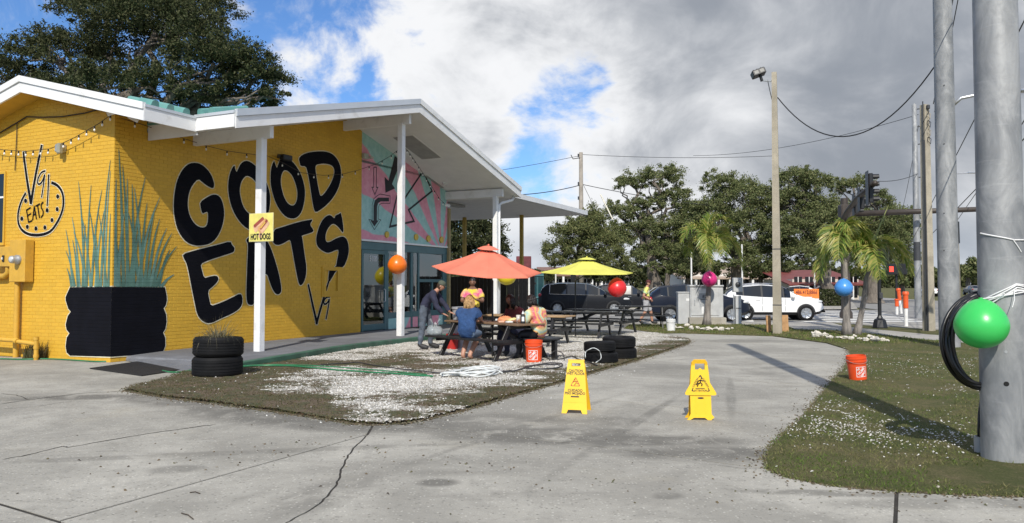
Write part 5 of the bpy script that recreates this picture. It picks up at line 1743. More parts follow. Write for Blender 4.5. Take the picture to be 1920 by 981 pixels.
# ---------------------------------------------------------------- palms
M_FROND = leaf_mat('palm_leaflet', [(0.095, 0.169, 0.022), (0.176, 0.257, 0.041), (0.297, 0.338, 0.068), (0.486, 0.419, 0.121), (0.135, 0.209, 0.03)], .4, .35, .5)
M_RACHIS = pm('palm_rachis', (0.22, 0.24, 0.06), .6)
M_SHAFT = pm('palm_crownshaft', (0.20, 0.23, 0.10), .5, var=.2, scale=3)
M_WRAP = pm('dark_wrap', (0.06, 0.055, 0.05), .8)
def palm(label, base, top, fronds, seed, r0=.14, spear=None):
 """fronds: (bend, tip, nearer/farther) seen in the picture round the crown"""
 rr = random.Random(seed)
 t_ = thing('palm_tree', label, 'palm', base, 0, 'young palms')
 bz = Vector(base)
 tp = Vector(top) - bz
 k = 9
 pts = [Vector((0, 0, -.02)).lerp(tp * .80, i / k) + Vector((tp.x, tp.y, 0)) * .12 * math.sin(i / k * 3.14) for i in range(k + 1)]
 MB().tube(pts, [r0 * (1.55 - .35 * i if i < 2 else 1 - .045 * i) for i in range(k + 1)], 12).build('trunk', M_PBARK, t_, True)
 MB().tube([pts[-1] - Vector((0, 0, .02)), pts[-1].lerp(tp, .5), tp], [r0 * .62, r0 * .5, r0 * .25], 10).build('crownshaft', M_SHAFT, t_, True)
 for (cp, tip, dY) in fronds:
  a = tp - Vector((0, 0, .05))
  c = AT(cp[0], cp[1], bz.y + dY * .6) - bz
  b = AT(tip[0], tip[1], bz.y + dY) - bz
  c = c + (c - (a + b) / 2) * .55
  n = 18
  path = [a * (1 - f) ** 2 + c * 2 * f * (1 - f) + b * f * f for f in [i / n for i in range(n + 1)]]
  ln = sum((path[i + 1] - path[i]).length for i in range(n))
  fo_ = MB().tube(path, [.020 * (1 - .85 * i / n) + .003 for i in range(n + 1)], 5).build('frond', M_RACHIS, t_)
  V, Fc = [], []
  m = int(34 * ln) + 14
  for i in range(m):
   f = .12 + .88 * i / m
   q_ = f * n
   i0 = min(n - 1, int(q_))
   q = path[i0].lerp(path[i0 + 1], q_ - i0)
   tg = (path[i0 + 1] - path[i0]).normalized()
   sd_ = tg.cross(Vector((0, 0, 1)))
   if sd_.length < .05:
    sd_ = Vector((1, 0, 0))
   sd_.normalize()
   up = sd_.cross(tg)
   ll = .50 * (math.sin(math.pi * (.20 + .74 * f)) ** .6) * rr.uniform(.75, 1.1)
   for sg in (1, -1):
    ang = rr.uniform(-.3, .8)
    dr = (sd_ * sg * math.cos(ang) + up * math.sin(ang) * .8 + tg * rr.uniform(.6, 1.1)).normalized()
    e1 = q + dr * ll * .55
    e2 = q + dr * ll + Vector((0, 0, -1)) * ll * rr.uniform(.1, .55)
    wv_ = dr.cross(up).normalized() * ll * .05 + up * .008
    b0 = len(V)
    V += [q - wv_ * .4, q + wv_ * .4, e1 + wv_, e1 - wv_, e2]
    Fc += [(b0, b0 + 1, b0 + 2, b0 + 3), (b0 + 3, b0 + 2, b0 + 4)]
  MB().add(V, Fc).build('leaflets', M_FROND, fo_, recalc=False)
 if spear:
  MB().tube([tp - Vector((0, 0, .1)), tp + Vector(spear) * .6, tp + Vector(spear)], [.03, .022, .006], 6).build('spear_leaf', M_RACHIS, t_)
 return t_
g = G(1325, 609.6)
palm('small palm with a pink balloon in front of the grey utility cabinet', (g.x, g.y, 0), AT(1331, 462, g.y)[:],
  [((1338, 405), (1374, 418), -.3), ((1302, 412), (1280, 452), -.3), ((1322, 428), (1330, 506), -1.3), ((1372, 440), (1392, 504), -.2), ((1292, 438), (1291, 480), .8), ((1345, 418), (1364, 456), 1.2), ((1310, 420), (1300, 446), 1.2), ((1350, 440), (1356, 478), -.9), ((1325, 410), (1345, 402), .4)], 5, .125)
g = G(1588, 629)
palm('upright palm with a blue balloon beside the leaning palm', (g.x, g.y, 0), AT(1583, 446, g.y)[:],
  [((1548, 456), (1538, 522), -.2), ((1558, 416), (1552, 474), -.6), ((1582, 410), (1602, 446), -.9), ((1606, 416), (1634, 456), -.2), ((1574, 428), (1572, 486), -1.2), ((1602, 440), (1612, 494), .5), ((1565, 425), (1552, 448), .9), ((1595, 420), (1612, 440), 1.0)], 6, .115)
g = G(1606, 628)
palm('leaning palm with a tall pale spear leaf to the right of the upright palm', (g.x, g.y, 0), AT(1630, 472, g.y)[:],
  [((1676, 446), (1710, 512), -.2), ((1658, 450), (1690, 522), -.7), ((1638, 460), (1650, 524), -1.2), ((1604, 458), (1604, 512), .2), ((1652, 446), (1694, 472), .8), ((1610, 444), (1594, 476), -.4), ((1625, 455), (1628, 508), -.9), ((1640, 445), (1668, 455), 1.0)], 7, .095, (.62, 0, 1.45))
# dry leaf sheath wrap on the first palm
# ---------------------------------------------------------------- white rocks round the palms
M_ROCK = pm('white_rock', (0.62, 0.58, 0.50), .85, var=.25, scale=6, bump=.02, bscale=12, dirt=(.30, .26, .2), dscale=5)
rr = random.Random(9)
ORD = ['first ', 'second ', 'third ', 'fourth ', 'fifth ', 'sixth ', 'seventh ', 'eighth ', 'ninth ', 'tenth ', 'eleventh ', 'twelfth ', 'thirteenth ']
def rock(px, py, w, k, where):
 g = G(px, py)
 s = w * rr.uniform(.7, 1.2) * g.y / F_PX / 2
 mb = MB().sphere((0, 0, s * .45), (s * rr.uniform(.8, 1.25), s * rr.uniform(.6, 1.0), s * rr.uniform(.3, .6)), 9, 6)
 mb.v = [tuple(Vector(v) * (1 + rr.uniform(-.26, .22))) for v in mb.v]
 o = mb.build('rock', M_ROCK, None, False, loc=(g.x, g.y, 0), rot=(0, 0, rr.uniform(0, 6)))
 tag(o, where, 'rock', 'white rocks round the palms')
for i, (px, py, w) in enumerate(sorted(((1275, 617, 14), (1288, 613, 12), (1296, 619, 16), (1308, 617, 12), (1318, 620, 13), (1330, 621, 15), (1342, 619, 12), (1352, 621, 14), (1364, 620, 16), (1373, 618, 11), (1266, 616, 11)))):
 rock(px, py, w, i, ORD[i] + 'white rock from the left in the ring round the small palm')
for i, (px, py, w) in enumerate(sorted(((1530, 633, 22), (1546, 631, 14), (1556, 636, 15), (1570, 635, 13), (1582, 637, 15), (1596, 638, 17), (1612, 638, 14), (1624, 640, 18), (1640, 641, 20), (1655, 640, 14), (1664, 641, 10), (1602, 633, 12), (1630, 634, 10)))):
 rock(px, py, w, i, ORD[i] + 'white rock from the left in the row below the twin palms')
# clipped hedges across the road
M_HEDGE = M_LEAF_DK
def hedge(label, c, size, n, seed):
 r_ = np.random.default_rng(seed)
 P = r_.uniform(-.5, .5, (n, 3)) * np.array(size)
 ax = r_.integers(0, 3, n)
 for a in range(3):
  k = ax == a
  P[k, a] = np.sign(P[k, a]) * size[a] / 2 * r_.uniform(.9, 1.03, k.sum())
 P[:, 2] += size[2] / 2
 P += np.array(c)
 u = r_.normal(size=(n, 3)); u /= np.linalg.norm(u, axis=1, keepdims=True)
 v = np.cross(u, r_.normal(size=(n, 3))); v /= np.linalg.norm(v, axis=1, keepdims=True)
 V = np.stack([P - u * .09, P + v * .05, P + u * .09, P - v * .05], 1).reshape(-1, 3)
 o = np_mesh('hedge', V, np.arange(n * 4), 4, M_HEDGE)
 tag(o, label, 'hedge')
p = AT(1555, 540, 56)
hedge('dark clipped hedge right of the orange phone number sign', (p.x, 56, 0), (2.2, 1.2, 1.15), 5000, 1)
# ================================================================== poles, wires, signals, cabinets
def galv_mat():
 m, nt, b, _ = nt_mat('galvanised_pole')
 t = NT(nt)
 p = t.obj()
 mp = t.n('ShaderNodeMapping'); mp.inputs['Scale'].default_value = (1, 1, .45)
 t.l(p, mp.inputs[0])
 n1 = t.noise(mp.outputs[0], 3.2, 7.0, .65, .7)
 n2 = t.noise(p, 14.0, 6.0, .7, .5)
 c = t.mix(t.map(n1, .32, .70), (0.18, 0.188, 0.193), (0.37, 0.372, 0.365))
 c = t.mix(t.map(n2, .45, .75, 0, .5), c, (0.26, 0.265, 0.265))
 mp2 = t.n('ShaderNodeMapping'); mp2.inputs['Scale'].default_value = (.3, .3, 3.0)
 t.l(p, mp2.inputs[0])
 c = t.mix(t.map(t.noise(mp2.outputs[0], 5.0, 5.0, .7), .58, .8, 0, .5), c, (0.47, 0.47, 0.46))
 t.l(c, b.inputs['Base Color'])
 b.inputs['Metallic'].default_value = .2
 t.l(t.map(n2, .3, .7, .5, .72), b.inputs['Roughness'])
 t.bump(n2, .25, .004, b)
 return m
M_POLE = galv_mat()
M_CPOLE = concrete_mat('concrete_pole', (0.42, 0.375, 0.29), (), .5)
M_DKHOLE = pm('hole', (.008, .008, .008), .9)
M_TWINE = pm('white_twine', (.72, .71, .69), .6)
M_BRONZE = pm('bronze_paint', (0.052, 0.040, 0.031), .5, var=.2, scale=3)
M_BLACK = pm('black_enamel', (0.012, 0.012, 0.013), .4, var=.2)
M_DKGREY = pm('dark_grey_metal', (0.045, 0.047, 0.05), .5)
# nearest steel pole
gA = G(1886, 862)
PA = thing('steel_pole', 'big galvanised steel pole in the foreground with a green balloon and coiled black cable', 'pole', (gA.x, gA.y, 0))
ra = 80 / 2 * gA.y / F_PX
HA = 11.0
MB().lathe([(ra, -.05), (ra * .945, 3), (ra * .87, 7), (ra * .80, HA)], 48).build('shaft', M_POLE, PA, True)
def on_pole(px, py, r, base):
 """point on the near face of an upright pole under a picture point"""
 d = ray(px, py)
 dx_, dy_ = d.x, d.y
 ox, oy = CAMV.x - base.x, CAMV.y - base.y
 A = dx_ * dx_ + dy_ * dy_; Bq = 2 * (ox * dx_ + oy * dy_); Cq = ox * ox + oy * oy - r * r
 D = max(0, Bq * Bq - 4 * A * Cq)
 tt = (-Bq - math.sqrt(D)) / (2 * A)
 return CAMV + d * tt
for (px, py, rr_) in ((1887, 720, .021), (1886, 660, .012)):
 q = on_pole(px, py, ra * .98, gA) - Vector((gA.x, gA.y, 0))
 n_ = Vector((q.x, q.y, 0)).normalized()
 MB().cyl(q - n_ * .01, q + n_ * .0035, rr_, rr_, 14).build('bolt_hole' if rr_ > .02 else 'bolt_plug', M_DKHOLE if rr_ > .02 else M_GALV, PA)
zA = ZAT(442, gA.y)
tw = thing('twine', 'white twine wound round the foreground steel pole', 'twine', (gA.x, gA.y, 0))
rt_ = ra * .972 + .004
def wind(z0, z1, a0, a1, r_=rt_, th_=.006, wob=.0):
 pts = []
 k = 40
 for i in range(k + 1):
  f = i / k
  a = a0 + (a1 - a0) * f
  pts.append((math.cos(a) * r_, math.sin(a) * r_, z0 + (z1 - z0) * f + wob * math.sin(f * 9)))
 MB().tube(pts, th_, 6).build('strand', M_TWINE, tw, True)
zt1, zt2 = ZAT(435, gA.y - ra), ZAT(449, gA.y - ra)
wind(zt1, zt2 - .005, R(185), R(270), th_=.007)
wind(zt2 - .005, zt2 + .0, R(270), R(360), th_=.007)
wind(zt2 - .01, zt2 - .11, R(268), R(290), th_=.005)
zb = ZAT(550, gA.y - ra)
for k, (dz0, dz1) in enumerate(((.04, .10), (.0, .09), (-.03, .05), (.02, .04), (-.05, .07), (.06, .02))):
 wind(zb - .12 + dz0, zb - .02 + dz1, R(180), R(272), rt_ + .003 * k, .006)
 wind(zb - .02 + dz1, zb + .02 + dz0 * .6, R(272), R(365), rt_ + .003 * k, .006)
MB().tube([(-.02, -rt_ - .01, zb + .03), (-.05, -rt_ - .06, zb - .05), (-.09, -rt_ - .09, zb - .12)], .003, 5).build('strand', M_TWINE, tw)
M_PINK = pm('pink_ribbon', (.65, .18, .36), .6)
MB().tube([(ra * .55, -rt_ * .86, zb - .0), (ra * .85, -rt_ * .55, zb + .01), (ra, -.02, zb)], .02, 6).build('pink_ribbon', M_PINK, tw)
# coil of black cable hung on the pole
cc = AT(1842, 640, gA.y + .10)
coil = thing('cable_coil', 'coil of thick black cable hung on the left of the foreground steel pole', 'cable', (cc.x, cc.y, cc.z), R(0))
M_CABLE = pm('black_cable', (.010, .010, .011), .35, var=.3)
rc = random.Random(4)
sx_, sz_ = 70 * gA.y / F_PX, 88 * gA.y / F_PX
for k in range(17):
 a, b = sx_ * rc.uniform(.86, 1.06), sz_ * rc.uniform(.90, 1.04)
 ph, dyk = rc.uniform(0, 6), rc.uniform(-.05, .05)
 cxk = rc.uniform(-.02, .03)
 pts = []
 for i in range(40):
  an = 2 * math.pi * i / 40
  bulge = .012 * math.sin(3 * an + ph)
  pts.append((cxk + (a + bulge) * math.cos(an), dyk + .03 * math.sin(an * 2 + ph) + .22 * max(0, math.cos(an)), (b + bulge) * math.sin(an)))
 MB().tube(pts, .017, 7, closed=True).build('loop', M_CABLE, coil, True)
# conduit stub in the grass with two leads
g = G(1839, 850)
cd = thing('conduit_stub', 'grey plastic conduit stub with black leads at the foot of the steel pole', 'conduit', (g.x, g.y, 0))
rp = 11 * g.y / F_PX
MB().lathe([(rp, -.02), (rp, .155), (rp * .86, .155), (rp * .86, .02), (0, .02)], 20).build('pipe', pm('grey_pvc', (.36, .36, .35), .5), cd, True, auto=40)
for k in (-1, 1):
 MB().tube([(k * .012 - .01, 0, .05), (k * .012 - .005, 0, .22), (.01 + k * .006, .02, .36), (.04, .05, .47)], .010, 7).build('lead', M_CABLE, cd, True)
# second steel pole
gB = G(1781, 651)
PB = thing('steel_pole', 'galvanised steel pole standing in the lawn behind the foreground pole', 'pole', (gB.x, gB.y, 0))
rb_ = 35 / 2 * gB.y / F_PX
MB().lathe([(rb_ * 1.02, -.05), (rb_, 4), (rb_ * .86, 13)], 36).build('shaft', M_POLE, PB, True)
zz0 = ZAT(195, gB.y)
M_SILVER = pm('silver_metal', (.55, .56, .57), .35, metal=.7)
MB().tube([(rb_ * .8, 0, zz0 - .05), (.35, -.1, zz0 + .12), (.8, -.2, zz0 + .2), (1.75, -.3, zz0 + .25)], [.05, .045, .04, .035], 8).build('lamp_arm', M_SILVER, PB, True)
MB().bbox((2.05, -.3, zz0 + .26), (.75, .22, .09), .03).cyl((1.9, -.3, zz0 + .3), (1.9, -.3, zz0 + .42), .05, .05, 8).build('lamp_head', M_SILVER, PB)
for i, (py) in enumerate((160, 270, 400, 470)):
 q = on_pole(1770, py, rb_, gB) - Vector((gB.x, gB.y, 0))
 MB().cyl(q, q + Vector((0, -.01, 0)), .014, .014, 8).build('bolt_hole', M_DKHOLE, PB)
# square concrete service pole with conduit and cable clutter
gC = G(1742, 621)
PC = thing('service_pole', 'square tan concrete service pole with cable loops near its top', 'pole', (gC.x, gC.y, 0), R(18))
hC = ZAT(197, gC.y)
w0, w1 = .135, .10
MB().add([(-w0, -w0, -.1), (w0, -w0, -.1), (w0, w0, -.1), (-w0, w0, -.1), (-w1, -w1, hC), (w1, -w1, hC), (w1, w1, hC), (-w1, w1, hC)], [(0, 1, 5, 4), (1, 2, 6, 5), (2, 3, 7, 6), (3, 0, 4, 7), (4, 5, 6, 7)]).build('shaft', M_CPOLE, PC)
MB().tube([(-w0 - .03, -.05, 0), (-w1 - .03, -.05, hC - .4), (-w1 - .02, -.05, hC + .1)], .02, 7).build('conduit', M_DKGREY, PC)
MB().tube([(-w0 - .02, -w0 + .02, 0), (-w1 - .02, -w1 + .02, hC - 1.2)], .02, 7).build('conduit', M_DKGREY, PC)
for k in range(4):
 z0_ = hC - .25 - k * .28
 MB().tube([(w1 * .2, -w1 - .01, z0_), (w1 * .9, -w1 - .06, z0_ - .08), (w1 * .5, -w1 - .07, z0_ - .25), (-w1 * .4, -w1 - .04, z0_ - .15), (0, -w1 - .01, z0_ - .02)], .010, 6).build('cable_loop', M_CABLE if k % 2 else M_CPOLE, PC)
MB().bbox((0, -w1 - .05, hC - .1), (.1, .1, .14), .02).build('clamp', M_DKGREY, PC)
# far round pole with stand-off arms
gD = G(1722, 593)
PD = thing('utility_pole', 'far pale round utility pole with stand-off arms left of the concrete service pole', 'pole', (gD.x, gD.y, 0))
hD = ZAT(197, gD.y)
MB().lathe([(.155, -.1), (.15, 4), (.11, hD), (.02, hD + .08)], 20).build('shaft', M_POLE, PD, True)
MB().lathe([(.158, 2.7), (.158, 3.6)], 20).build('dark_band', M_DKGREY, PD)
for py in (205, 238, 271, 333):
 z0_ = ZAT(py, gD.y)
 MB().tube([(.1, 0, z0_), (.55, -.05, z0_ + .06)], .03, 6).build('arm', M_DKGREY, PD)
 MB().cyl((.55, -.05, z0_ - .05), (.55, -.05, z0_ + .16), .04, .04, 8).build('insulator', M_SILVER, PD)
# thin pole behind the second steel pole
gE = G(1797, 578)
PE = thing('utility_pole', 'thin tan pole with a dark sleeve behind the second steel pole', 'pole', (gE.x, gE.y, 0))
hE = ZAT(300, gE.y)
MB().tube([(0, 0, -.1), (-.12, 0, hE)], [.19, .13], 12).build('shaft', M_CPOLE, PE, True)
MB().cyl((-.05, 0, 4.2), (-.07, 0, 5.6), .22, .22, 12).build('sleeve', M_BLACK, PE)
z0_ = ZAT(326, gE.y)
MB().tube([(-.1, 0, z0_), (.9, 0, z0_ + .05)], .04, 6).bbox((1.15, 0, z0_ + .08), (.7, .25, .1), .03).build('lamp_arm', M_SILVER, PE)
# floodlight pole
gF = G(1458, 626)
PF = thing('floodlight_pole', 'tall square concrete pole with a black floodlight at its top', 'pole', (gF.x, gF.y, 0), R(-22))
hF = ZAT(136, gF.y)
w0, w1 = .135, .075
MB().add([(-w0, -w0, -.1), (w0, -w0, -.1), (w0, w0, -.1), (-w0, w0, -.1), (-w1, -w1, hF), (w1, -w1, hF), (w1, w1, hF), (-w1, w1, hF)], [(0, 1, 5, 4), (1, 2, 6, 5), (2, 3, 7, 6), (3, 0, 4, 7), (4, 5, 6, 7)]).build('shaft', M_CPOLE, PF)
for z0_ in (.9, 2.65):
 MB().box((0, 0, z0_), (.275 - .012 * z0_, .275 - .012 * z0_, .03)).build('band', M_DKGREY, PF)
MB().tube([(-.05, 0, hF - .28), (-.35, .02, hF - .22)], .025, 7).build('arm', M_GALV, PF)
MB().tube([(-.2, 0, hF - .22), (-.15, .02, hF - .5), (-.08, .02, hF - .85)], .014, 6).build('lead', M_DKGREY, PF)
hm = Matrix.Rotation(R(20), 3, 'Z') @ Matrix.Rotation(R(-20), 3, 'Y') @ Matrix.Rotation(R(-10), 3, 'X')
fh = MB().bbox((-.48, -.02, hF + .02), (.42, .30, .20), .02, hm).build('lamp_head', M_BLACK, PF)
MB().cyl((-.37, .02, hF - .24), (-.42, 0, hF - .06), .05, .045, 10).build('knuckle', M_BLACK, PF)
for k in (-.09, .09):
 MB().box(Vector((-.48, -.02, hF + .02)) + hm @ Vector((k, -.153, 0)), (.13, .01, .11), hm).build('lens', pm('flood_lens', (.30, .29, .26), .2, spec=.5), fh)
for k in (-.12, 0, .12):
 MB().box(Vector((-.48, -.02, hF + .02)) + hm @ Vector((k, .03, .115)), (.02, .2, .05), hm).build('fin', M_BLACK, fh)
# timber guards at its foot
M_WOODNEW = pm('raw_timber', (.42, .24, .11), .8, var=.3, scale=5, bump=.003, bscale=40)
for k, (px, w, lab) in enumerate(((1443, 9, 'raw timber board standing left of the floodlight pole foot'), (1472, 17, 'raw timber board standing right of the floodlight pole foot'))):
 g = G(px, 624 - k)
 o = MB().bbox((0, 0, .27), (w * g.y / F_PX, .05, .56), .008).bbox((0, .05, .12), (w * g.y / F_PX * .8, .05, .2), .008).build('timber_board', M_WOODNEW, None, loc=(g.x, g.y + .05, 0), rot=(R(-6), 0, R(8)))
 tag(o, lab, 'board', 'timber boards at the floodlight pole')
# wooden utility pole left, above the trees
YH = 57.0
pH = AT(1090, 520, YH)
PH = thing('utility_pole', 'wooden utility pole rising above the spreading tree', 'pole', (pH.x, YH, 0))
hH = ZAT(286, YH)
M_WOODPOLE = pm('weathered_pole', (.28, .25, .21), .9, var=.25, scale=2, bump=.01, bscale=10)
MB().tube([(0, 0, -.2), (0, 0, hH)], [.21, .14], 12).build('shaft', M_WOODPOLE, PH, True)
MB().tube([(.05, -.1, hH - .4), (-.6, -.1, hH - .5), (-.75, -.1, hH - .2)], .035, 6).build('arm', M_DKGREY, PH)
for z0_ in (hH - .25, ZAT(345, YH), ZAT(372, YH)):
 MB().cyl((-.2, -.15, z0_ - .12), (-.2, -.15, z0_ + .12), .06, .06, 8).build('insulator', M_DKGREY, PH)
# ---------------------------------------------------------------- overhead wires
def wire(label, a, b, sag, r, n=24, group='overhead wires', ext=1.0):
 a, b = Vector(a), Vector(b)
 b = a + (b - a) * ext
 pts = [a.lerp(b, i / n) - Vector((0, 0, sag * 4 * (i / n) * (1 - i / n))) for i in range(n + 1)]
 tag(MB().tube(pts, r, 5).build('overhead_wire', M_BLKWIRE, None), label, 'wire', group)
topF = Vector((gF.x + .1, gF.y, ZAT(183, gF.y)))
wire('thick cable sagging from the floodlight pole up to the steel pole', topF, AT(1757, 118, gB.y + .3), 1.55, .018)
wire('thin wire crossing behind the floodlight pole towards the service pole', AT(1300, 292, YH), AT(1722, 215, gD.y), .5, .014)
wire('upper wire from the wooden utility pole to the right', AT(1092, 290, YH), AT(1460, 292, YH + 4), .2, .018)
wire('upper wire from the wooden utility pole to the left', AT(1088, 292, YH), AT(560, 350, YH + 10), .6, .018)
wire('lower cable from the wooden utility pole to the left', AT(1089, 347, YH), AT(900, 365, YH - 5), .3, .03)
wire('lower cable from the wooden utility pole to the right', AT(1092, 346, YH), AT(1700, 395, YH + 5), .9, .025)
wire('steep service wire rising left of the near steel pole', AT(1750, 195, gC.y), AT(1790, -20, gC.y - 6), .1, .014)
wire('steep service wire beside the second steel pole', AT(1752, 210, gC.y), AT(1800, -20, gC.y - 8), .1, .012)
wire('slanting guy wire crossing between the two steel poles', AT(1700, 470, 40), AT(1930, 20, gA.y + 6), .05, .012)
wire('slanting wire low between the two steel poles', AT(1715, 470, 48), AT(1925, 255, 18), .05, .016)
wire('slanting wire near the right edge of the picture', AT(1790, 420, 50), AT(1990, 120, 16), .05, .016)
wire('signal feed wire from the traffic signal to the far pole', AT(1648, 340, 33), AT(1722, 325, gD.y), .12, .014)
wire('cable from the far pole down behind the mast arm', AT(1722, 235, gD.y), AT(1690, 400, 60), .3, .014)
wire('guy wire dropping right of the wooden utility pole', AT(1093, 345, YH), AT(1190, 545, YH - 4), .0, .016)
gy = tag(MB().tube([AT(1126, 365, YH - 1.5), AT(1149, 412, YH - 2)], .05, 6).build('guy_guard', pm('pale_guard', (.66, .62, .5), .6), None), 'pale guard sleeve on the guy wire right of the wooden utility pole', 'guy guard')
# ---------------------------------------------------------------- traffic signal mast
YM = 37.5
pM = AT(1586, 560, YM)
MS = thing('signal_mast', 'dark bronze traffic signal mast with two arms behind the palms', 'signal mast', (pM.x, YM, -.1))
hM = ZAT(372, YM) + .1
MB().lathe([(.30, 0), (.30, .25), (.22, .4), (.20, 3), (.17, hM)], 24).build('pole', M_BRONZE, MS, True, auto=40)
za = ZAT(401, YM) + .1
MB().bbox((0, -.15, za), (.62, .5, .85), .05).build('arm_socket', M_BRONZE, MS)
pe = AT(1990, 387, YM - 2.2)
MB().tube([(.1, -.1, za - .02), (pe.x - pM.x, pe.y - YM, pe.z + .1)], [.145, .10], 16).build('mast_arm', M_BRONZE, MS, True)
pn = AT(1641, 343, 27.0)
q0 = Vector((-.12, -.3, za - .25)); q3 = Vector((pn.x - pM.x, pn.y - YM, pn.z + .1))
MB().tube([q0, q0.lerp(q3, .12) + Vector((0, 0, .12)), q0.lerp(q3, .5) + Vector((0, 0, .22)), q3], [.16, .15, .12, .09], 14).build('mast_arm', M_BRONZE, MS, True)
def signal_head(lab, pos, rz, n, sc_=.74):
 s_ = thing('traffic_signal', lab, 'traffic signal', pos, rz, 'traffic signals on the near arm')
 H = .36 * n * sc_
 MB().bbox((0, .02, 0), (.34 * sc_, .22 * sc_, H), .03).build('housing', M_BLACK, s_)
 MB().bbox((0, .13, 0), (.56 * sc_, .015, H + .18), .005).build('backplate', M_BLACK, s_)
 MB().bbox((0, .141, 0), (.54 * sc_, .004, H + .16), .002).build('backplate_rear', pm('backplate_rear_metal', (.10, .10, .105), .5), s_)
 for i in range(n):
  z0_ = H / 2 - .18 * sc_ - i * .36 * sc_
  mb = MB()
  k = 14
  vs = []
  for yy_ in (-.08, -.36):
   for j in range(k + 1):
    a = R(-35) + R(250) * j / k
    vs.append((math.cos(a) * .145 * sc_, yy_ * sc_, z0_ + math.sin(a) * .145 * sc_))
  mb.add(vs, [(j, j + 1, j + k + 2, j + k + 1) for j in range(k)])
  v_ = mb.build('visor', M_BLACK, s_)
  MB().sphere((0, -.09 * sc_, z0_), (.12 * sc_, .03, .12 * sc_), 14, 8).build('lens', M_DKGREY, v_, True)
for k, (px, py, Yk, n_) in enumerate(((1633, 353, 27.6, 4), (1617, 374, 31.0, 3), (1606, 384, 33.8, 3))):
 p_ = AT(px, py, Yk)
 signal_head(('near four-lamp traffic signal at the end of the arm', 'middle traffic signal on the near arm', 'traffic signal on the arm closest to the mast')[k], (p_.x, p_.y, p_.z), R(78), n_)
# pedestrian signals and posts
gP = G(1650, 616)
PP = thing('pedestrian_signal_post', 'black pedestrian signal post with flared base right of the twin palms', 'signal post', (gP.x, gP.y, 0))
MB().lathe([(.26, 0), (.26, .05), (.20, .30), (.11, .36), (.065, .45), (.06, 2.75)], 8).build('post', M_BLACK, PP)
MB().bbox((0.08, -.05, 2.55), (.42, .30, .48), .04).build('signal_head', M_BLACK, PP)
MB().bbox((0, -.1, 1.15), (.12, .1, .22), .02).build('push_button', M_DKGREY, PP)
YQ = 44.0
pQ = AT(1681, 545, YQ)
PQ = thing('pedestrian_signal_post', 'far pedestrian signal post showing a red hand', 'signal post', (pQ.x, YQ, -.1))
zq = ZAT(505, YQ) + .1
MB().cyl((0, 0, 0), (0, 0, zq + .3), .07, .06, 10).build('post', M_BLACK, PQ)
qh = MB().bbox((-.05, -.15, zq), (1.1, .3, .62), .04).build('signal_head', M_BLACK, PQ)
MB().bbox((-.42, -.31, zq), (.24, .02, .30), .02).build('red_hand', lit('red_hand_light', (.9, .05, .03), 1.6), qh)
M_ORANGE = pm('orange_plastic', (.72, .10, .02), .45, var=.1)
M_WHITEPOST = pm('white_post', (.72, .71, .68), .5)
def marker(px, py, h, lab, lean=0):
 g = G(px, py)
 m_ = thing('marker_post', lab, 'post', (g.x, g.y, 0), 0, 'orange and white marker posts')
 m_.rotation_euler = (0, R(lean), 0)
 MB().cyl((0, 0, 0), (0, 0, h * .55), .07, .07, 12).build('post', M_WHITEPOST, m_, True, auto=40)
 MB().lathe([(.09, h * .52), (.09, h * .9), (.115, h * .91), (.115, h * .97), (.09, h), (0, h)], 14).build('orange_cap', M_ORANGE, m_, True, auto=40)
marker(1699, 612, 1.28, 'nearest orange and white marker post by the crosswalk')
marker(1690, 588, 1.35, 'tilted orange marker post just behind the nearest one', -6)
marker(1682, 590, .8, 'short orange and white marker post behind the others')
# ---------------------------------------------------------------- cabinets
M_CAB = pm('cabinet_metal', (.46, .465, .46), .55, metal=.1, var=.12, scale=2.5, dirt=(.25, .25, .25))
M_PAD = concrete_mat('pad_concrete', (.42, .39, .33), (), .4)
gK = G(1322, 606)
yk = G(1325, 609.6).y + .75
CB = thing('utility_cabinet', 'large grey metal utility cabinet numbered 82 on a concrete pad', 'cabinet', (AT(1322, 560, yk).x, yk, 0), R(-6))
kx = yk / F_PX
MB().bbox((.02, 0, .12), (67 * kx, 1.1, .30), .02).build('concrete_pad', M_PAD, CB)
Hc = ZAT(537, yk)
MB().bbox((0, 0, (.27 + Hc) / 2), (60 * kx, .85, Hc - .27), .015).build('body', M_CAB, CB)
MB().bbox((0, 0, Hc + .015), (62 * kx, .95, .07), .02).build('lid', M_CAB, CB)
dd = MB().bbox((-3 * kx, -.435, (.27 + Hc) / 2 + .0), (50 * kx, .03, Hc - .42), .01).build('door', M_CAB, CB)
MB().bbox((-22 * kx, -.46, .85), (.03, .04, .22), .008).build('handle', M_SILVER, dd)
for k, (x0_, z0_, w_, h_) in enumerate(((-5 * kx, 1.28, .34, .16), (-7 * kx, .55, .1, .26), (-1 * kx, .55, .1, .26))):
 MB().box((x0_, -.4525, z0_), (w_, .004, h_)).build('label_plate', M_WHITEPL, dd)
text_mesh('82', .17, M_FLATBLACK, 'numeral', dd, Matrix.Translation((-4 * kx, -.4535, 1.07)) @ Matrix.Rotation(R(90), 4, 'X'))
MB().box((-4 * kx, -.4515, .97), (.32, .003, .02)).build('dark_slot', M_DKHOLE, dd)
g = AT(1282, 575, yk + .2)
CS = thing('utility_cabinet', 'smaller grey cabinet at the left of the large numbered one', 'cabinet', (g.x, yk + .2, 0), R(-6))
Hs = ZAT(549, yk)
MB().bbox((0, 0, Hs / 2), (.50, .6, Hs), .015).build('body', M_CAB, CS)
MB().bbox((0, 0, Hs + .01), (.54, .66, .05), .015).build('lid', M_CAB, CS)
MB().box((.12, -.303, .95), (.12, .006, .09)).build('label_plate', M_WHITEPL, CS)
g = G(1384, 608)
ME = thing('meter_pedestal', 'grey electric meter pedestal right of the small palm', 'meter', (g.x, g.y, 0))
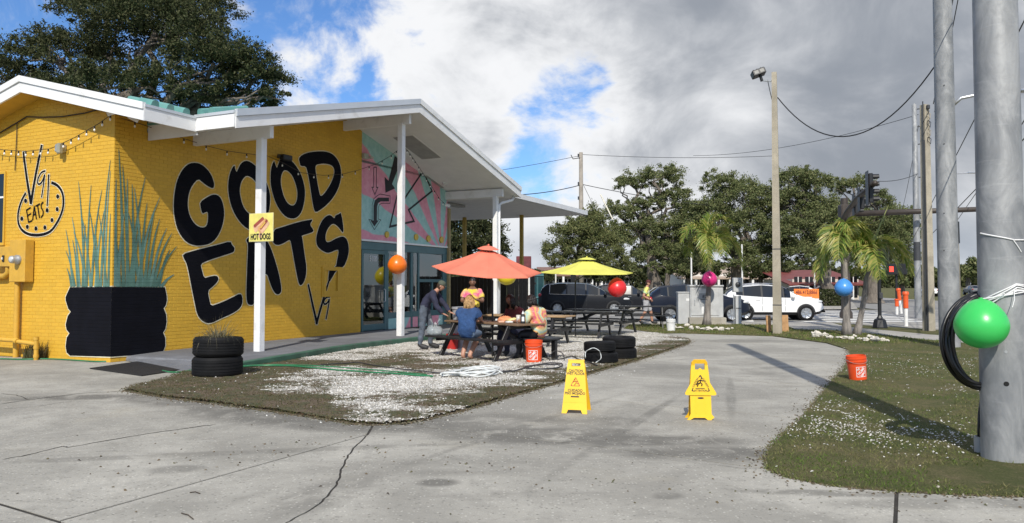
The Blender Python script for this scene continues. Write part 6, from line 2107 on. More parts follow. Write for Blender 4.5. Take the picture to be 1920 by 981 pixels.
Hp = ZAT(521, g.y)
MB().bbox((0, 0, .55), (.22, .16, 1.1), .01).build('pedestal', M_CAB, ME)
MB().bbox((-.02, -.02, Hp - .28), (.36, .2, .56), .02).build('meter_box', M_CAB, ME)
MB().lathe([(0, 0), (.10, 0), (.10, .05), (.08, .09), (0, .10)], 16, (-.03, -.12, Hp - .26), Matrix.Rotation(R(90), 3, 'X')).build('meter', M_DKGREY, ME, True)
MB().cyl((-.16, 0, 0), (-.16, 0, 1.15), .025, .025, 8).build('conduit', M_SILVER, ME)
MB().bbox((0, -.085, .62), (.2, .01, .03), .004).build('strap', M_DKGREY, ME)
# orange phone sign across the road
YS = 51.5
a, b = AT(1489, 541, YS), AT(1535, 573, YS)
SG = thing('phone_sign', 'orange sign with a phone number across the road behind the white car', 'sign', ((a.x + b.x) / 2, YS, -.03), R(-4))
wS, z0, z1 = b.x - a.x, .25, a.z
MB().bbox((0, 0, (z0 + z1) / 2), (wS, .08, z1 - z0), .01).build('panel', pm('sign_orange', (.80, .21, .035), .5), SG)
MB().box((0, -.044, z0 + .30), (wS - .02, .006, .14)).build('white_band', M_WHITEPL, SG)
MB().box((0, -.044, z0 + .11), (wS - .02, .006, .22)).build('blue_band', pm('sign_blue', (.02, .04, .16), .5), SG)
text_mesh('486.412.8866', .36, pm('sign_maroon', (.14, .02, .02), .5), 'lettering', SG, Matrix.Translation((0, -.045, z1 - .24)) @ Matrix.Rotation(R(90), 4, 'X'), sx=.72, bold=.006)
MB().box((-.1, -.044, z1 - .56), (wS * .55, .006, .06)).build('white_line', M_WHITEPL, SG)
for k in (-1, 1):
 MB().box((k * wS * .42, .05, .3), (.08, .08, .66)).build('leg', M_WHITEPOST, SG)
# slim pale posts across the road
for px, py0, Yk, lab in ((1296, 470, 53, 'slim pale post behind the utility cabinet'), (1391, 460, 53, 'slim pale post behind the meter pedestal'), (1527, 500, 66, 'slim white post in front of the red roofed shop'), (1042, 515, 56, 'slim white post behind the dark minivan')):
 p_ = AT(px, py0, Yk)
 tag(MB().cyl((0, 0, -.1), (0, 0, p_.z), .06, .05, 8).sphere((0, 0, p_.z), .06, 8, 6).build('slim_post', M_WHITEPOST, None, loc=(p_.x, Yk, 0)), lab, 'post')
# ---------------------------------------------------------------- buildings across the road
def shop(name, lab, x0, x1, Y, h, roof_z, wallc, roofc, depth=9, bays=8, band=None):
 b_ = thing(name, lab, 'building', ((x0 + x1) / 2, Y + depth / 2, 0))
 w = x1 - x0
 MB().box((0, 0, h / 2), (w, depth, h)).build('wall', wallc, b_)
 ov = .8
 MB().add([(-w / 2 - ov, -depth / 2 - 1.2, h - .5), (w / 2 + ov, -depth / 2 - 1.2, h - .5), (w / 2 + ov, depth / 2, roof_z), (-w / 2 - ov, depth / 2, roof_z), (-w / 2 - ov, -depth / 2 - 1.2, h - .65), (w / 2 + ov, -depth / 2 - 1.2, h - .65)],
    [(0, 1, 2, 3), (0, 4, 5, 1), (4, 5, 2, 3), (1, 5, 2), (0, 3, 4)]).build('roof', roofc, b_)
 bw = w / bays
 for i in range(bays):
  xx_ = -w / 2 + (i + .5) * bw
  wi = MB().box((xx_, -depth / 2 - .03, 1.25), (bw * .72, .06, 2.1)).build('window', M_BLKGLASS, b_)
  MB().box((xx_, -depth / 2 - .065, 1.25), (.08, .02, 2.1)).build('mullion', M_WHITEPOST, wi)
  MB().box((xx_ - bw / 2, -depth / 2 - 1.0, (h - .6) / 2), (.28, .28, h - .6)).build('column', M_WHITEPOST, b_)
 return b_
M_REDROOF = pm('red_metal_roof', (.17, .04, .032), .55, var=.15, scale=1)
M_CREAM = pm('cream_stucco', (.55, .49, .42), .85, var=.1)
M_WHITEW = pm('white_stucco', (.62, .59, .55), .85, var=.08)
p0, p1 = AT(1486, 540, 78), AT(1610, 540, 78)
shop('red_roof_shop', 'low shop with a dark red metal roof across the road', p0.x, p1.x, 78, ZAT(529, 78) + .3, ZAT(509, 78) + .3, M_CREAM, M_REDROOF, 9, 6)
p0, p1 = AT(1280, 540, 96), AT(1470, 540, 96)
shop('white_shop', 'long white shopfront with tan fascia behind the oaks', p0.x, p1.x, 96, ZAT(520, 96) + .4, ZAT(505, 96) + .8, M_WHITEW, pm('tan_roof', (.40, .31, .24), .7), 9, 9)
p0, p1 = AT(1020, 540, 112), AT(1180, 540, 112)
shop('brown_shop', 'long brown and cream shopfront far behind the dark minivan', p0.x, p1.x, 112, ZAT(515, 112) + .4, ZAT(506, 112) + .6, M_CREAM, pm('brown_roof', (.20, .11, .08), .7), 9, 9)
# teal kiosk and dark red sign
p0, p1 = AT(984, 540, 58), AT(1020, 540, 58)
kb_ = thing('teal_kiosk', 'teal glazed kiosk between the coral umbrella and the dark minivan', 'building', ((p0.x + p1.x) / 2, 60, 0))
wk, hk = p1.x - p0.x, ZAT(510, 58)
MB().box((0, 0, hk / 2), (wk, 3, hk)).build('wall', pm('teal_wall', (.03, .11, .125), .5), kb_)
for i in range(3):
 MB().box((-wk / 2 + wk * (i + .5) / 3, -1.53, hk * .55), (wk / 3 - .12, .05, hk * .6)).build('window', pm('teal_glass', (.015, .05, .06), .1), kb_)
for zz in (hk * .22, hk * .9):
 MB().box((0, -1.55, zz), (wk, .06, .08)).build('rail', pm('teal_rail', (.10, .22, .24), .4), kb_)
p0 = AT(982, 493, 64)
sg_ = thing('red_board', 'dark red board sign on posts behind the ochre canopy post', 'sign', (p0.x, 64, 0))
MB().bbox((0, 0, p0.z), (1.25, .25, 1.1), .04).build('board', pm('maroon_board', (.13, .025, .03), .6, var=.4, scale=4), sg_)
for k in (-.4, .4):
 MB().box((k, .05, p0.z / 2 - .3), (.14, .14, p0.z - .6)).build('post', M_WOODPOLE, sg_)
# black slatted screen behind the tables
a, b = AT(818, 560, 30.5), AT(1003, 560, 28.2)
d_ = (Vector((b.x, b.y, 0)) - Vector((a.x, a.y, 0)))
scn = thing('slatted_screen', 'black slatted screen standing behind the picnic tables', 'screen', (a.x, a.y, 0), math.atan2(d_.y, d_.x))
ns = 26
base_ = None
hz0 = ZAT(517, 29.3)
rs_ = random.Random(8)
for i in range(ns):
 x_ = d_.length * (i + .5) / ns
 if base_ is None:
  ob = MB().bbox((0, 0, 0), (d_.length / ns - .012, .03, hz0 - .05), .004).build('slat', pm('black_slat', (.010, .010, .011), .35, var=.5, scale=6), scn, loc=(x_, 0, hz0 / 2))
  base_ = ob.data
 else:
  place(base_, 'slat', scn, (x_, rs_.uniform(-.012, .012), hz0 / 2 + rs_.uniform(-.01, .01)))
for zz in (.3, hz0 - .3):
 MB().box((d_.length / 2, .05, zz), (d_.length, .05, .08)).build('rail', M_BLACK, scn)
p0 = AT(992, 530, 28.0)
tag(MB().cyl((0, 0, 0), (0, 0, p0.z + .35), .035, .035, 10).build('slim_post', M_WHITEPOST, None, loc=(p0.x, 28.0, 0)), 'slim white post at the right end of the black screen', 'post')
# ================================================================== tables, umbrellas, balloons, small things
M_TBROWN = pm('brown_table_boards', (0.165, 0.105, 0.06), .6, var=.3, scale=3, bump=.003, bscale=30)
M_TTAN = pm('tan_table_boards', (0.36, 0.235, 0.12), .65, var=.25, scale=3, bump=.003, bscale=30)
M_TBLACK = pm('black_table_paint', (0.014, 0.014, 0.015), .45, var=.4, scale=5, bump=.003, bscale=30)
def picnic(lab, loc, rz, top_mat, ln=2.3):
 """A-frame picnic table; long side along x"""
 t_ = thing('picnic_table', lab, 'picnic table', loc, rz, 'picnic tables on the shell bed')
 bw, gap = .14, .010
 brd = MB().bbox((0, 0, 0), (ln, bw, .038), .006).build('top_board', top_mat, t_, loc=(0, -2 * (bw + gap), .745)).data
 for i in range(1, 5):
  place(brd, 'top_board', t_, (0, (i - 2) * (bw + gap), .745))
 bb_ = None
 for sy in (-1, 1):
  for k in (0, 1):
   y_ = sy * (.66 + k * .15)
   if bb_ is None:
    bb_ = MB().bbox((0, 0, 0), (ln, .14, .038), .006).build('bench_board', M_TBLACK, t_, loc=(0, y_, .44)).data
   else:
    place(bb_, 'bench_board', t_, (0, y_, .44))
 an = math.atan2(.72, .42)
 leg = None
 for ex in (-1, 1):
  x_ = ex * (ln / 2 - .33)
  for sy in (-1, 1):
   if leg is None:
    leg = MB().bbox((0, 0, 0), (.045, .10, .88), .006).build('leg', M_TBLACK, t_, loc=(x_, sy * .50, .36), rot=(sy * R(29), 0, 0)).data
   else:
    place(leg, 'leg', t_, (x_, sy * .50, .36), (sy * R(29), 0, 0))
  MB().bbox((x_ + .05 * ex, 0, .40), (.04, 1.56, .10), .006).build('cross_beam', M_TBLACK, t_)
  MB().bbox((x_ + .05 * ex, 0, .70), (.04, .72, .09), .006).build('top_bearer', M_TBLACK, t_)
 MB().bbox((ln / 4 - .1, 0, .55), (.7, .04, .09), .006, Matrix.Rotation(R(25), 3, 'Y')).build('brace', M_TBLACK, t_)
 return t_
T1 = Vector((-.41, 16.25, 0))
T1R = math.atan2(-.756, .654)
picnic('front picnic table with brown top where people sit under the coral umbrella', T1, T1R, M_TBROWN, 2.45)
picnic('tan topped picnic table just behind the person in tie-dye', (.42, 19.75, 0), math.atan2(.43, -.9), M_TTAN, 2.3)
T3 = Vector((1.85, 22.5, 0))
picnic('black picnic table under the lime umbrella', T3, R(158), M_TBLACK, 2.4)
picnic('black picnic table right of the lime umbrella table', (2.85, 24.2, 0), R(150), M_TBLACK, 2.3)
picnic('farthest black picnic table by the white bucket', (4.75, 28.0, 0), R(172), M_TBLACK, 2.0)
# short bench at the table's right end
e = Vector((.654, -.756, 0))
sb = thing('short_bench', 'short black bench at the right end of the front picnic table', 'bench', (T1.x + .98, T1.y - .62, 0), R(15))
MB().bbox((0, 0, .44), (.75, .3, .04), .006).build('seat', M_TBLACK, sb)
for k in (-.3, .3):
 MB().bbox((k, 0, .21), (.05, .26, .42), .006).build('leg', M_TBLACK, sb)
def umbrella(lab, foot, top_c, r, rise, tilt, col, trim, n=8, rot0=0.0):
 """market umbrella; top_c = centre of the rim"""
 u = thing('umbrella', lab, 'umbrella', foot, 0)
 tc_ = Vector(top_c) - Vector(foot)
 m = Euler((tilt[0], tilt[1], 0)).to_matrix()
 apex = tc_ + m @ Vector((0, 0, rise))
 MB().tube([(0, 0, -.05), (0, 0, tc_.z - .25), tuple(tc_ + m @ Vector((0, 0, -.05))), tuple(apex + m @ Vector((0, 0, -.03)))], .021, 10).build('pole', M_BLACK, u, True, auto=40)
 rim = [Vector((r * math.cos(rot0 + 2 * math.pi * i / n), r * math.sin(rot0 + 2 * math.pi * i / n), 0)) for i in range(n)]
 up = Vector((0, 0, rise))
 for i in range(n):
  a, b = rim[i], rim[(i + 1) % n]
  vs, fs = [], []
  K, J = 7, 8
  for k in range(K + 1):
   f = .13 + .87 * k / K
   for j in range(J + 1):
    g_ = j / J
    q = up * (1 - f) + (a * (1 - g_) + b * g_) * f
    sagc = math.sin(math.pi * g_)
    q += Vector((0, 0, -.030 * r * math.sin(math.pi * f) - .010 * sagc * f))
    out = (a * (1 - g_) + b * g_)
    q -= out * (.028 * sagc * f * f)
    vs.append(tc_ + m @ q)
  for k in range(K):
   for j in range(J):
    fs.append((k * (J + 1) + j, k * (J + 1) + j + 1, (k + 1) * (J + 1) + j + 1, (k + 1) * (J + 1) + j))
  o0 = len(vs)
  # short valance
  for j in range(J + 1):
   q = vs[K * (J + 1) + j]
   vs.append(q + m @ Vector((0, 0, -.016)))
  for j in range(J):
   fs.append((K * (J + 1) + j, K * (J + 1) + j + 1, o0 + j + 1, o0 + j))
  MB().add(vs, fs).build('panel', col, u, True, recalc=False)
  MB().tube([tc_ + m @ (up * .90), tc_ + m @ (up * .5 + a * .5 - Vector((0, 0, .05 * r))), tc_ + m @ (a * .96 - Vector((0, 0, .012)))], .009, 5).build('rib', M_BLACK, u)
  MB().tube([tc_ + m @ (Vector((0, 0, -.02))), tc_ + m @ (up * .42 + a * .56 - Vector((0, 0, .03 * r + .01)))], .007, 5).build('strut', M_BLACK, u)
 # vent cap
 vs, fs = [], []
 for i in range(n * 4):
  a = rot0 + 2 * math.pi * i / (n * 4)
  rr_ = .20 * r * (1 - .05 * (1 - math.cos(n * (a - rot0))) / 2)
  vs.append(tc_ + m @ Vector((rr_ * math.cos(a), rr_ * math.sin(a), rise * .86 + .035)))
 for i in range(n * 4):
  a = rot0 + 2 * math.pi * i / (n * 4)
  vs.append(tc_ + m @ Vector((.10 * r * math.cos(a), .10 * r * math.sin(a), rise * .97 + .035)))
 vs.append(tc_ + m @ Vector((0, 0, rise + .045)))
 N = n * 4
 for i in range(N):
  fs += [(i, (i + 1) % N, N + (i + 1) % N, N + i), (N + i, N + (i + 1) % N, 2 * N)]
 MB().add(vs, fs).build('vent_cap', col, u, True)
 MB().sphere(tc_ + m @ Vector((0, 0, rise + .055)), .022, 8, 6).build('finial', trim, u)
 return u
def cloth_mat(name, col, tr=.35):
 m, nt, b, out = nt_mat(name)
 t = NT(nt)
 p = t.obj()
 c = t.mix(t.map(t.noise(p, 2.5, 5.0, .6), .3, .7), tuple(x * .92 for x in col), tuple(min(1, x * 1.05) for x in col))
 t.l(c, b.inputs['Base Color'])
 b.inputs['Roughness'].default_value = .85
 b.inputs['Specular IOR Level'].default_value = .15
 t.bump(t.noise(p, 9.0, 3.0, .5), .3, .02, b)
 ts = t.n('ShaderNodeBsdfTranslucent')
 t.l(c, ts.inputs[0])
 mx = t.n('ShaderNodeMixShader'); mx.inputs[0].default_value = tr
 t.l(b.outputs[0], mx.inputs[1]); t.l(ts.outputs[0], mx.inputs[2])
 t.l(mx.outputs[0], out.inputs[0])
 return m
M_CORAL = cloth_mat('coral_canvas', (0.86, 0.255, 0.165), .25)
M_LIME = cloth_mat('lime_canvas', (0.80, 0.78, 0.17), .25)
umbrella('coral pink umbrella over the front picnic table', (T1.x, T1.y, 0), (T1.x - .12, T1.y, ZAT(505, T1.y)), 1.16, .46, (R(9), R(4)), M_CORAL, M_CORAL, 8, R(3))
umbrella('lime yellow umbrella over the black picnic table', (T3.x, T3.y, 0), (AT(1100, 511, T3.y).x, T3.y, ZAT(511, T3.y)), 1.38, .40, (R(3), R(.5)), M_LIME, M_LIME, 8, R(5))
# ---------------------------------------------------------------- balloons
def balloon(lab, px, py, rpx, Y, col, string, name_mat):
 c = AT(px, py, Y)
 r = rpx * Y / F_PX
 m, nt, b, out = nt_mat(name_mat)
 b.inputs['Base Color'].default_value = col + (1,)
 b.inputs['Roughness'].default_value = .32
 b.inputs['Specular IOR Level'].default_value = .5
 b.inputs['Subsurface Weight'].default_value = .15
 b.inputs['Subsurface Radius'].default_value = (.05, .05, .05)
 ba_ = thing('balloon', lab, 'balloon', c, 0, 'party balloons')
 prof = []
 for i in range(25):
  th_ = math.pi * i / 24
  z = math.cos(th_)
  prof.append((r * math.sin(th_) * (1.0 if z < 0 else 1 - .07 * z), r * .96 * z + (r * .10 * max(0, z) ** 3)))
 MB().lathe(prof[::-1], 28).build('skin', m, ba_, True)
 MB().lathe([(.0, r * 1.02), (.014, r * 1.03), (.010, r * 1.05), (.022, r * 1.10), (.0, r * 1.09)], 10).build('knot', m, ba_, True)
 MB().tube([Vector((0, 0, r * 1.05)), (Vector(string) - c) * .5 + Vector((0, 0, r * .45)), Vector(string) - c], .003, 5).build('string', M_TWINE, ba_)
 return ba_
balloon('bright green balloon tied to the foreground steel pole', 1840, 609, 46, gA.y - ra - .06, (.045, .50, .10), (gA.x - .1, gA.y - ra - .01, zb), 'green_balloon')
gp_ = G(1588, 629)
balloon('light blue balloon tied to the upright palm', 1582, 540, 16.5, gp_.y - .4, (.07, .28, .68), (gp_.x, gp_.y - .1, ZAT(520, gp_.y)), 'blue_balloon')
gp_ = G(1325, 609.6)
balloon('hot pink balloon tied to the small palm by the cabinet', 1330, 524, 14.5, gp_.y - .4, (.62, .03, .19), (gp_.x, gp_.y - .1, ZAT(505, gp_.y)), 'pink_balloon')
balloon('red balloon hanging from the lime umbrella rim', 1157, 540, 18, T3.y - .6, (.66, .025, .03), (AT(1157, 515, T3.y - .6).x, T3.y - .6, ZAT(514, T3.y - .6)), 'red_balloon')
pz = B(POST_S[1], POST_O)
balloon('orange balloon tied to the middle white post', 745, 497, 18, pz.y - .32, (.80, .17, .01), (pz.x - .02, pz.y - .09, ZAT(478, pz.y)), 'orange_balloon')
pz = B(POST_S[2], POST_O)
balloon('yellow balloon tied to the last white post behind the coral umbrella', 950, 517, 18.5, pz.y - .32, (.78, .62, .02), (pz.x, pz.y - .09, ZAT(498, pz.y)), 'yellow_balloon')
# ---------------------------------------------------------------- caution signs
M_CYEL = pm('caution_yellow', (.80, .50, .015), .42, var=.05, spec=.5)
M_CYEL2 = pm('caution_yellow_worn', (.74, .42, .01), .5, var=.1)
M_CRED = pm('caution_red', (.42, .05, .02), .5)
M_CBLK = pm('caution_black', (.03, .02, .015), .5)
def flat(mb_pts, holes, th_):
 return MB().prism(mb_pts, -th_ / 2, th_ / 2, holes)
g = G(1081, 772)
AF = thing('wet_floor_sign', 'yellow folding wet floor sign on the driveway, the left one', 'caution sign', (g.x, g.y, 0), R(-14), 'yellow caution signs')
hs = 98 * g.y / F_PX
wb, wt_ = .155, .105
outl = chaikin([(-wb, 0), (-wb * .62, 0), (-wb * .5, .045), (wb * .5, .045), (wb * .62, 0), (wb, 0)], 0, False) + [(wt_, hs * .93), (wt_ * .85, hs), (-wt_ * .85, hs), (-wt_, hs * .93)]
slot = [(-.055, hs * .885), (.055, hs * .885), (.055, hs * .945), (-.055, hs * .945)]
upm = Matrix.Rotation(R(90), 3, 'X')
for sgn_, nm in ((-1, 'front_panel'), (1, 'rear_panel')):
 mb = flat(outl, [slot], .014)
 mb.xf(Matrix.Translation((0, sgn_ * .160, 0)) @ Matrix.Rotation(R(sgn_ * 14), 4, 'X') @ Matrix.Rotation(R(90), 4, 'X'))
 pn_ = mb.build(nm, M_CYEL if sgn_ < 0 else M_CYEL2, AF)
 if sgn_ < 0:
  fm = Matrix.Translation((0, -.160, 0)) @ Matrix.Rotation(R(-14), 4, 'X') @ Matrix.Rotation(R(90), 4, 'X')
  def fp_(x, y, d=.0085):
   return fm @ Matrix.Translation((x, y, d))
  for body, y_, sz in (('CAUTION', .80, .042), ('WET FLOOR', .745, .042), ('CUIDADO', .43, .042), ('PISO MOJADO', .375, .042)):
   text_mesh(body, sz, M_CBLK, 'lettering', pn_, fp_(0, y_ * hs), sx=.92, bold=.0012, extrude=.001)
  MB().box((0, 0, 0), (.10, .016, .002)).xf(fp_(.0, .315 * hs)).build('black_mark', M_CBLK, pn_)
  tri = [(-.062, .51 * hs), (.062, .51 * hs), (0, .69 * hs)]
  tri_o, tri_i = round_poly(tri, .02), [(q[0] * .80, (q[1] - .565 * hs) * .80 + .565 * hs) for q in round_poly(tri, .02)]
  MB().prism(tri_o, .0072, .0085, [tri_i]).xf(fm).build('warning_triangle', M_CRED, pn_)
  mb = MB()
  for q in ([(-.004, .615), (.010, .575), (.0, .55)], [(.010, .575), (.030, .565), (.034, .548)], [(.0, .55), (-.012, .53)], [(.002, .60), (.026, .600)], [(-.004, .612), (-.026, .585)]):
   mb.tube([(x, y * hs, .009) for x, y in q], .0042, 5)
  mb.sphere((-.008, .635 * hs, .009), .008, 8, 6)
  mb.xf(fm).build('falling_figure', M_CRED, pn_)
  MB().prism([(-.13, .205 * hs), (.13, .205 * hs), (.13, .21 * hs), (-.13, .21 * hs)], .007, .0085).xf(fm).build('seam', M_CYEL2, pn_)
MB().cyl((-.1, 0, hs * .965), (.1, 0, hs * .965), .014, .014, 8).build('hinge', M_CYEL2, AF)
g = G(1313, 786)
TF = thing('caution_sign', 'tall yellow caution sign with a triangular plate on the driveway, the right one', 'caution sign', (g.x, g.y, 0), R(-4), 'yellow caution signs')
hs = 111 * g.y / F_PX
k = hs / 111
body = [(-22 * k, 5 * k), (-26 * k, 0), (-20 * k, 0), (-13 * k, 4 * k), (7 * k, 4 * k), (12 * k, 0), (18 * k, 0), (24 * k, 5 * k), (19 * k, 11 * k), (19 * k, 50 * k), (16 * k, 88 * k), (14 * k, 106 * k), (10 * k, 111 * k), (-10 * k, 111 * k), (-15 * k, 106 * k), (-17 * k, 88 * k), (-19 * k, 50 * k), (-19 * k, 11 * k)]
slot = [(-9 * k, 92 * k), (9 * k, 92 * k), (9 * k, 104 * k), (-9 * k, 104 * k)]
fm = Matrix.Translation((0, -.06, 0)) @ Matrix.Rotation(R(-7), 4, 'X') @ Matrix.Rotation(R(90), 4, 'X')
fb = MB().prism(body, -.012, .012, [slot]).xf(fm).build('front_panel', M_CYEL, TF)
bm_ = Matrix.Translation((0, .10, 0)) @ Matrix.Rotation(R(8), 4, 'X') @ Matrix.Rotation(R(90), 4, 'X')
MB().prism(body, -.010, .010, [slot]).xf(bm_).build('rear_panel', M_CYEL2, TF)
for x_ in (-9 * k, 8 * k):
 MB().prism([(x_ - 1 * k, 12 * k), (x_ + .6 * k, 12 * k), (x_ + .2 * k, 40 * k), (x_ - .6 * k, 40 * k)], .010, .016).xf(fm).build('rib', M_CYEL, TF)
plate = [(-31 * k, 45 * k), (31 * k, 45 * k), (0, 98 * k)]
plate = round_poly(plate, 7 * k)
pl_ = MB().prism(plate, .0125, .026).xf(fm).build('triangle_plate', M_CYEL, TF)
ti = [(-18 * k, 52 * k), (18 * k, 52 * k), (0, 84 * k)]
to = round_poly(ti, 4 * k)
ti2 = [(q[0] * .86, (q[1] - 61 * k) * .86 + 61 * k) for q in to]
MB().prism(to, .0262, .0276, [ti2]).xf(fm).build('warning_triangle', M_CBLK, pl_)
# writing breaks the frame on each side: yellow gaps with letters on them
for body_, cx_, cy_, an in (('CAUTION', -9.2 * k, 68.2 * k, 60.5), ('CUIDADO', 9.2 * k, 68.2 * k, -60.5), ('ATTENTION', 0, 53.6 * k, 0)):
 mm_ = fm @ Matrix.Translation((cx_, cy_, .0278)) @ Matrix.Rotation(R(an), 4, 'Z')
 MB().box((0, 0, 0), (21 * k, 3.8 * k, .001)).xf(mm_).build('plate_gap', M_CYEL, pl_)
 text_mesh(body_, 4.6 * k, M_CBLK, 'lettering', pl_, mm_ @ Matrix.Translation((0, 0, .001)), sx=.9, bold=.0008, extrude=.0006)
mb = MB()
for q in ([(1, 74), (0, 68), (3, 66)], [(0, 68), (-4, 66), (-6, 61)], [(-1, 67), (-7, 66), (-8, 64)], [(1, 73), (5, 71), (6, 73)], [(0.5, 73), (-4, 71), (-6, 68)], [(3, 66), (2, 62)]):
 mb.tube([(x * k, y * k, .0275) for x, y in q], 1.15 * k, 5)
mb.sphere((2.2 * k, 76.5 * k, .0275), (1.9 * k, 1.9 * k, .003), 8, 6)
mb.box((-1 * k, 57.6 * k, .0275), (17 * k, 1.2 * k, .002))
mb.xf(fm).build('falling_figure', M_CBLK, pl_)
MB().sphere((0, 40 * k, .013), (6 * k, 1.8 * k, .004), 14, 8).xf(fm).build('dark_badge', M_CBLK, fb)
# ---------------------------------------------------------------- buckets
def bucket(lab, px, py, hpx, col, rz=0.0, tilt=0.0, logo=True, handle=True, group=None, Y=None):
 g = G(px, py) if Y is None else AT(px, py, Y)
 h = hpx * g.y / F_PX
 b_ = thing('bucket', lab, 'bucket', (g.x, g.y, .012), 0, group)
 b_.rotation_euler = (0, R(tilt), R(rz))
 s = h / .37
 prof = [(0, .0), (.118, 0), (.125, .006), (.138, .26), (.141, .262), (.141, .275), (.149, .277), (.149, .292), (.1425, .294), (.143, .318), (.150, .32), (.150, .336), (.144, .338), (.145, .368), (.138, .37), (.134, .33), (.12, .02), (0, .015)]
 MB().lathe([(r_ * s, z_ * s) for r_, z_ in prof], 32).build('body', col, b_, True, auto=35)
 if handle:
  MB().tube([(math.cos(a) * .153 * s, -math.sin(a) * .155 * s, .315 * s - math.sin(a) * .06 * s) for a in [math.pi * i / 14 for i in range(15)]], .0028, 5).build('handle', M_SILVER, b_)
 if logo:
  # white print wrapped on the front: square with slanting letters
  def wrap(me_):
   for v in me_.vertices:
    x_, y_ = v.co.x, v.co.y
    rr_ = (.1255 + (.0125 / .26) * y_ + .0016) * s + v.co.z
    a = x_ * s / rr_ - math.pi / 2
    v.co = (math.cos(a) * rr_, math.sin(a) * rr_, y_ * s)
  sq = MB()
  c_, hf = (0.0, .13), .078
  sq_o = [(-hf, c_[1] - hf), (hf, c_[1] - hf), (hf, c_[1] + hf), (-hf, c_[1] + hf)]
  sq_i = [(x * .9, (y - c_[1]) * .9 + c_[1]) for x, y in sq_o]
  bm = bmesh.new()
  for (p_, q_) in ((0, 1), (1, 2), (2, 3), (3, 0)):
   n_ = 6
   for i in range(n_):
    f0, f1 = i / n_, (i + 1) / n_
    vs = [bm.verts.new((a_[0] + (b2[0] - a_[0]) * f, a_[1] + (b2[1] - a_[1]) * f, 0)) for a_, b2, f in ((sq_o[p_], sq_o[q_], f0), (sq_o[p_], sq_o[q_], f1), (sq_i[p_], sq_i[q_], f1), (sq_i[p_], sq_i[q_], f0))]
    bm.faces.new(vs)
  me_ = bpy.data.meshes.new('logo_frame'); bm.to_mesh(me_); bm.free()
  wrap(me_)
  me_.materials.append(M_WHITEPL)
  place(me_, 'logo_frame', b_, (0, 0, 0))
  for body_, dx_, dy_, sz in (('THE', -.048, .038, .032), ('HOME', -.006, .010, .060), ('DEPOT', .026, -.032, .044)):
   tm = text_mesh(body_, sz, M_WHITEPL, 'lettering', b_, Matrix.Translation((dx_, c_[1] + dy_, 0)) @ Matrix.Rotation(R(45), 4, 'Z'), sx=.80, bold=.0016, extrude=.0008)
   wrap(tm.data)
 return b_
M_BUCKET = pm('orange_bucket_plastic', (.72, .072, .012), .42, var=.05)
M_REDB = pm('red_bucket_plastic', (.40, .02, .015), .45)
M_WHB = pm('white_bucket_plastic', (.72, .72, .70), .45)
bucket('orange bucket with white square lettering in front of the front picnic table', 1001, 681, 42, M_BUCKET, -8)
bucket('orange bucket with white square lettering tilted on the lawn edge', 1609, 713, 45, M_BUCKET, 4, -5)
bucket('white bucket on the grass by the farthest picnic table', 1258, 621, 22, M_WHB, 0, 0, False)
bucket('red bucket under the front picnic table', 848, 657, 30, M_REDB, 0, 0, False)
# ---------------------------------------------------------------- tyres
M_TYRE = pm('tyre_rubber', (.006, .006, .0065), .7, spec=.25, var=.35, scale=8, bump=.002, bscale=80)
def tyre_mb(r, w, ri=None):
 ri = ri or r * .60
 h = w / 2
 prof = [(ri, -h * .62), (ri + .012, -h * .86), (r * .78, -h * 1.0), (r * .91, -h * .96), (r * .972, -h * .78)]
 nb = 5
 for i in range(nb):           # tread blocks and grooves
  z0_ = -h * .72 + i * (1.44 * h / nb)
  z1_ = z0_ + 1.44 * h / nb
  prof += [(r, z0_ + .004), (r, z1_ - .010), (r - .009, z1_ - .008), (r - .009, z1_)]
 prof += [(r * .972, h * .78), (r * .91, h * .96), (r * .78, h * 1.0), (ri + .012, h * .86), (ri, h * .62)]
 return MB().lathe(prof, 48, closed=True)
def tyre(lab, x, y, z, r, w, grp, tilt=(0, 0)):
 o = tyre_mb(r, w).build('tyre', M_TYRE, None, True, loc=(x, y, z), rot=(tilt[0], tilt[1], random.uniform(0, 6)), auto=40)
 return tag(o, lab, 'tyre', grp)
g = G(1131, 684)
tyre('lower tyre of the front stack beside the left caution sign', g.x, g.y + .33, .115, .335, .205, 'loose black tyres')
tyre('upper tyre of the front stack beside the left caution sign', g.x - .03, g.y + .33, .325, .315, .205, 'loose black tyres', (.03, .02))
g2 = G(1166, 679)
tyre('lower tyre of the rear stack by the driveway edge', g2.x + .05, g2.y + .62, .125, .345, .225, 'loose black tyres')
tyre('upper tyre of the rear stack by the driveway edge', g2.x + .03, g2.y + .62, .355, .345, .225, 'loose black tyres', (-.03, .0))
g = G(390, 712)
pc = (g.x, g.y + .40, 0)
pt_ = thing('tyre_planter', 'planter made of two stacked black tyres with drooping dry grass', 'planter', pc)
o = tyre_mb(.405, .34, .24).build('tyre', M_TYRE, pt_, True, loc=(0, 0, .18), auto=40)
place(o.data, 'tyre', pt_, (.01, 0, .51), (0, R(1.5), 1.0), (1.0, 1.0, .95))
MB().lathe([(0, .60), (.26, .58), (.30, .5)], 24).build('soil', M_SOIL, pt_)
rn = np.random.default_rng(6)
V, Fc = [], []
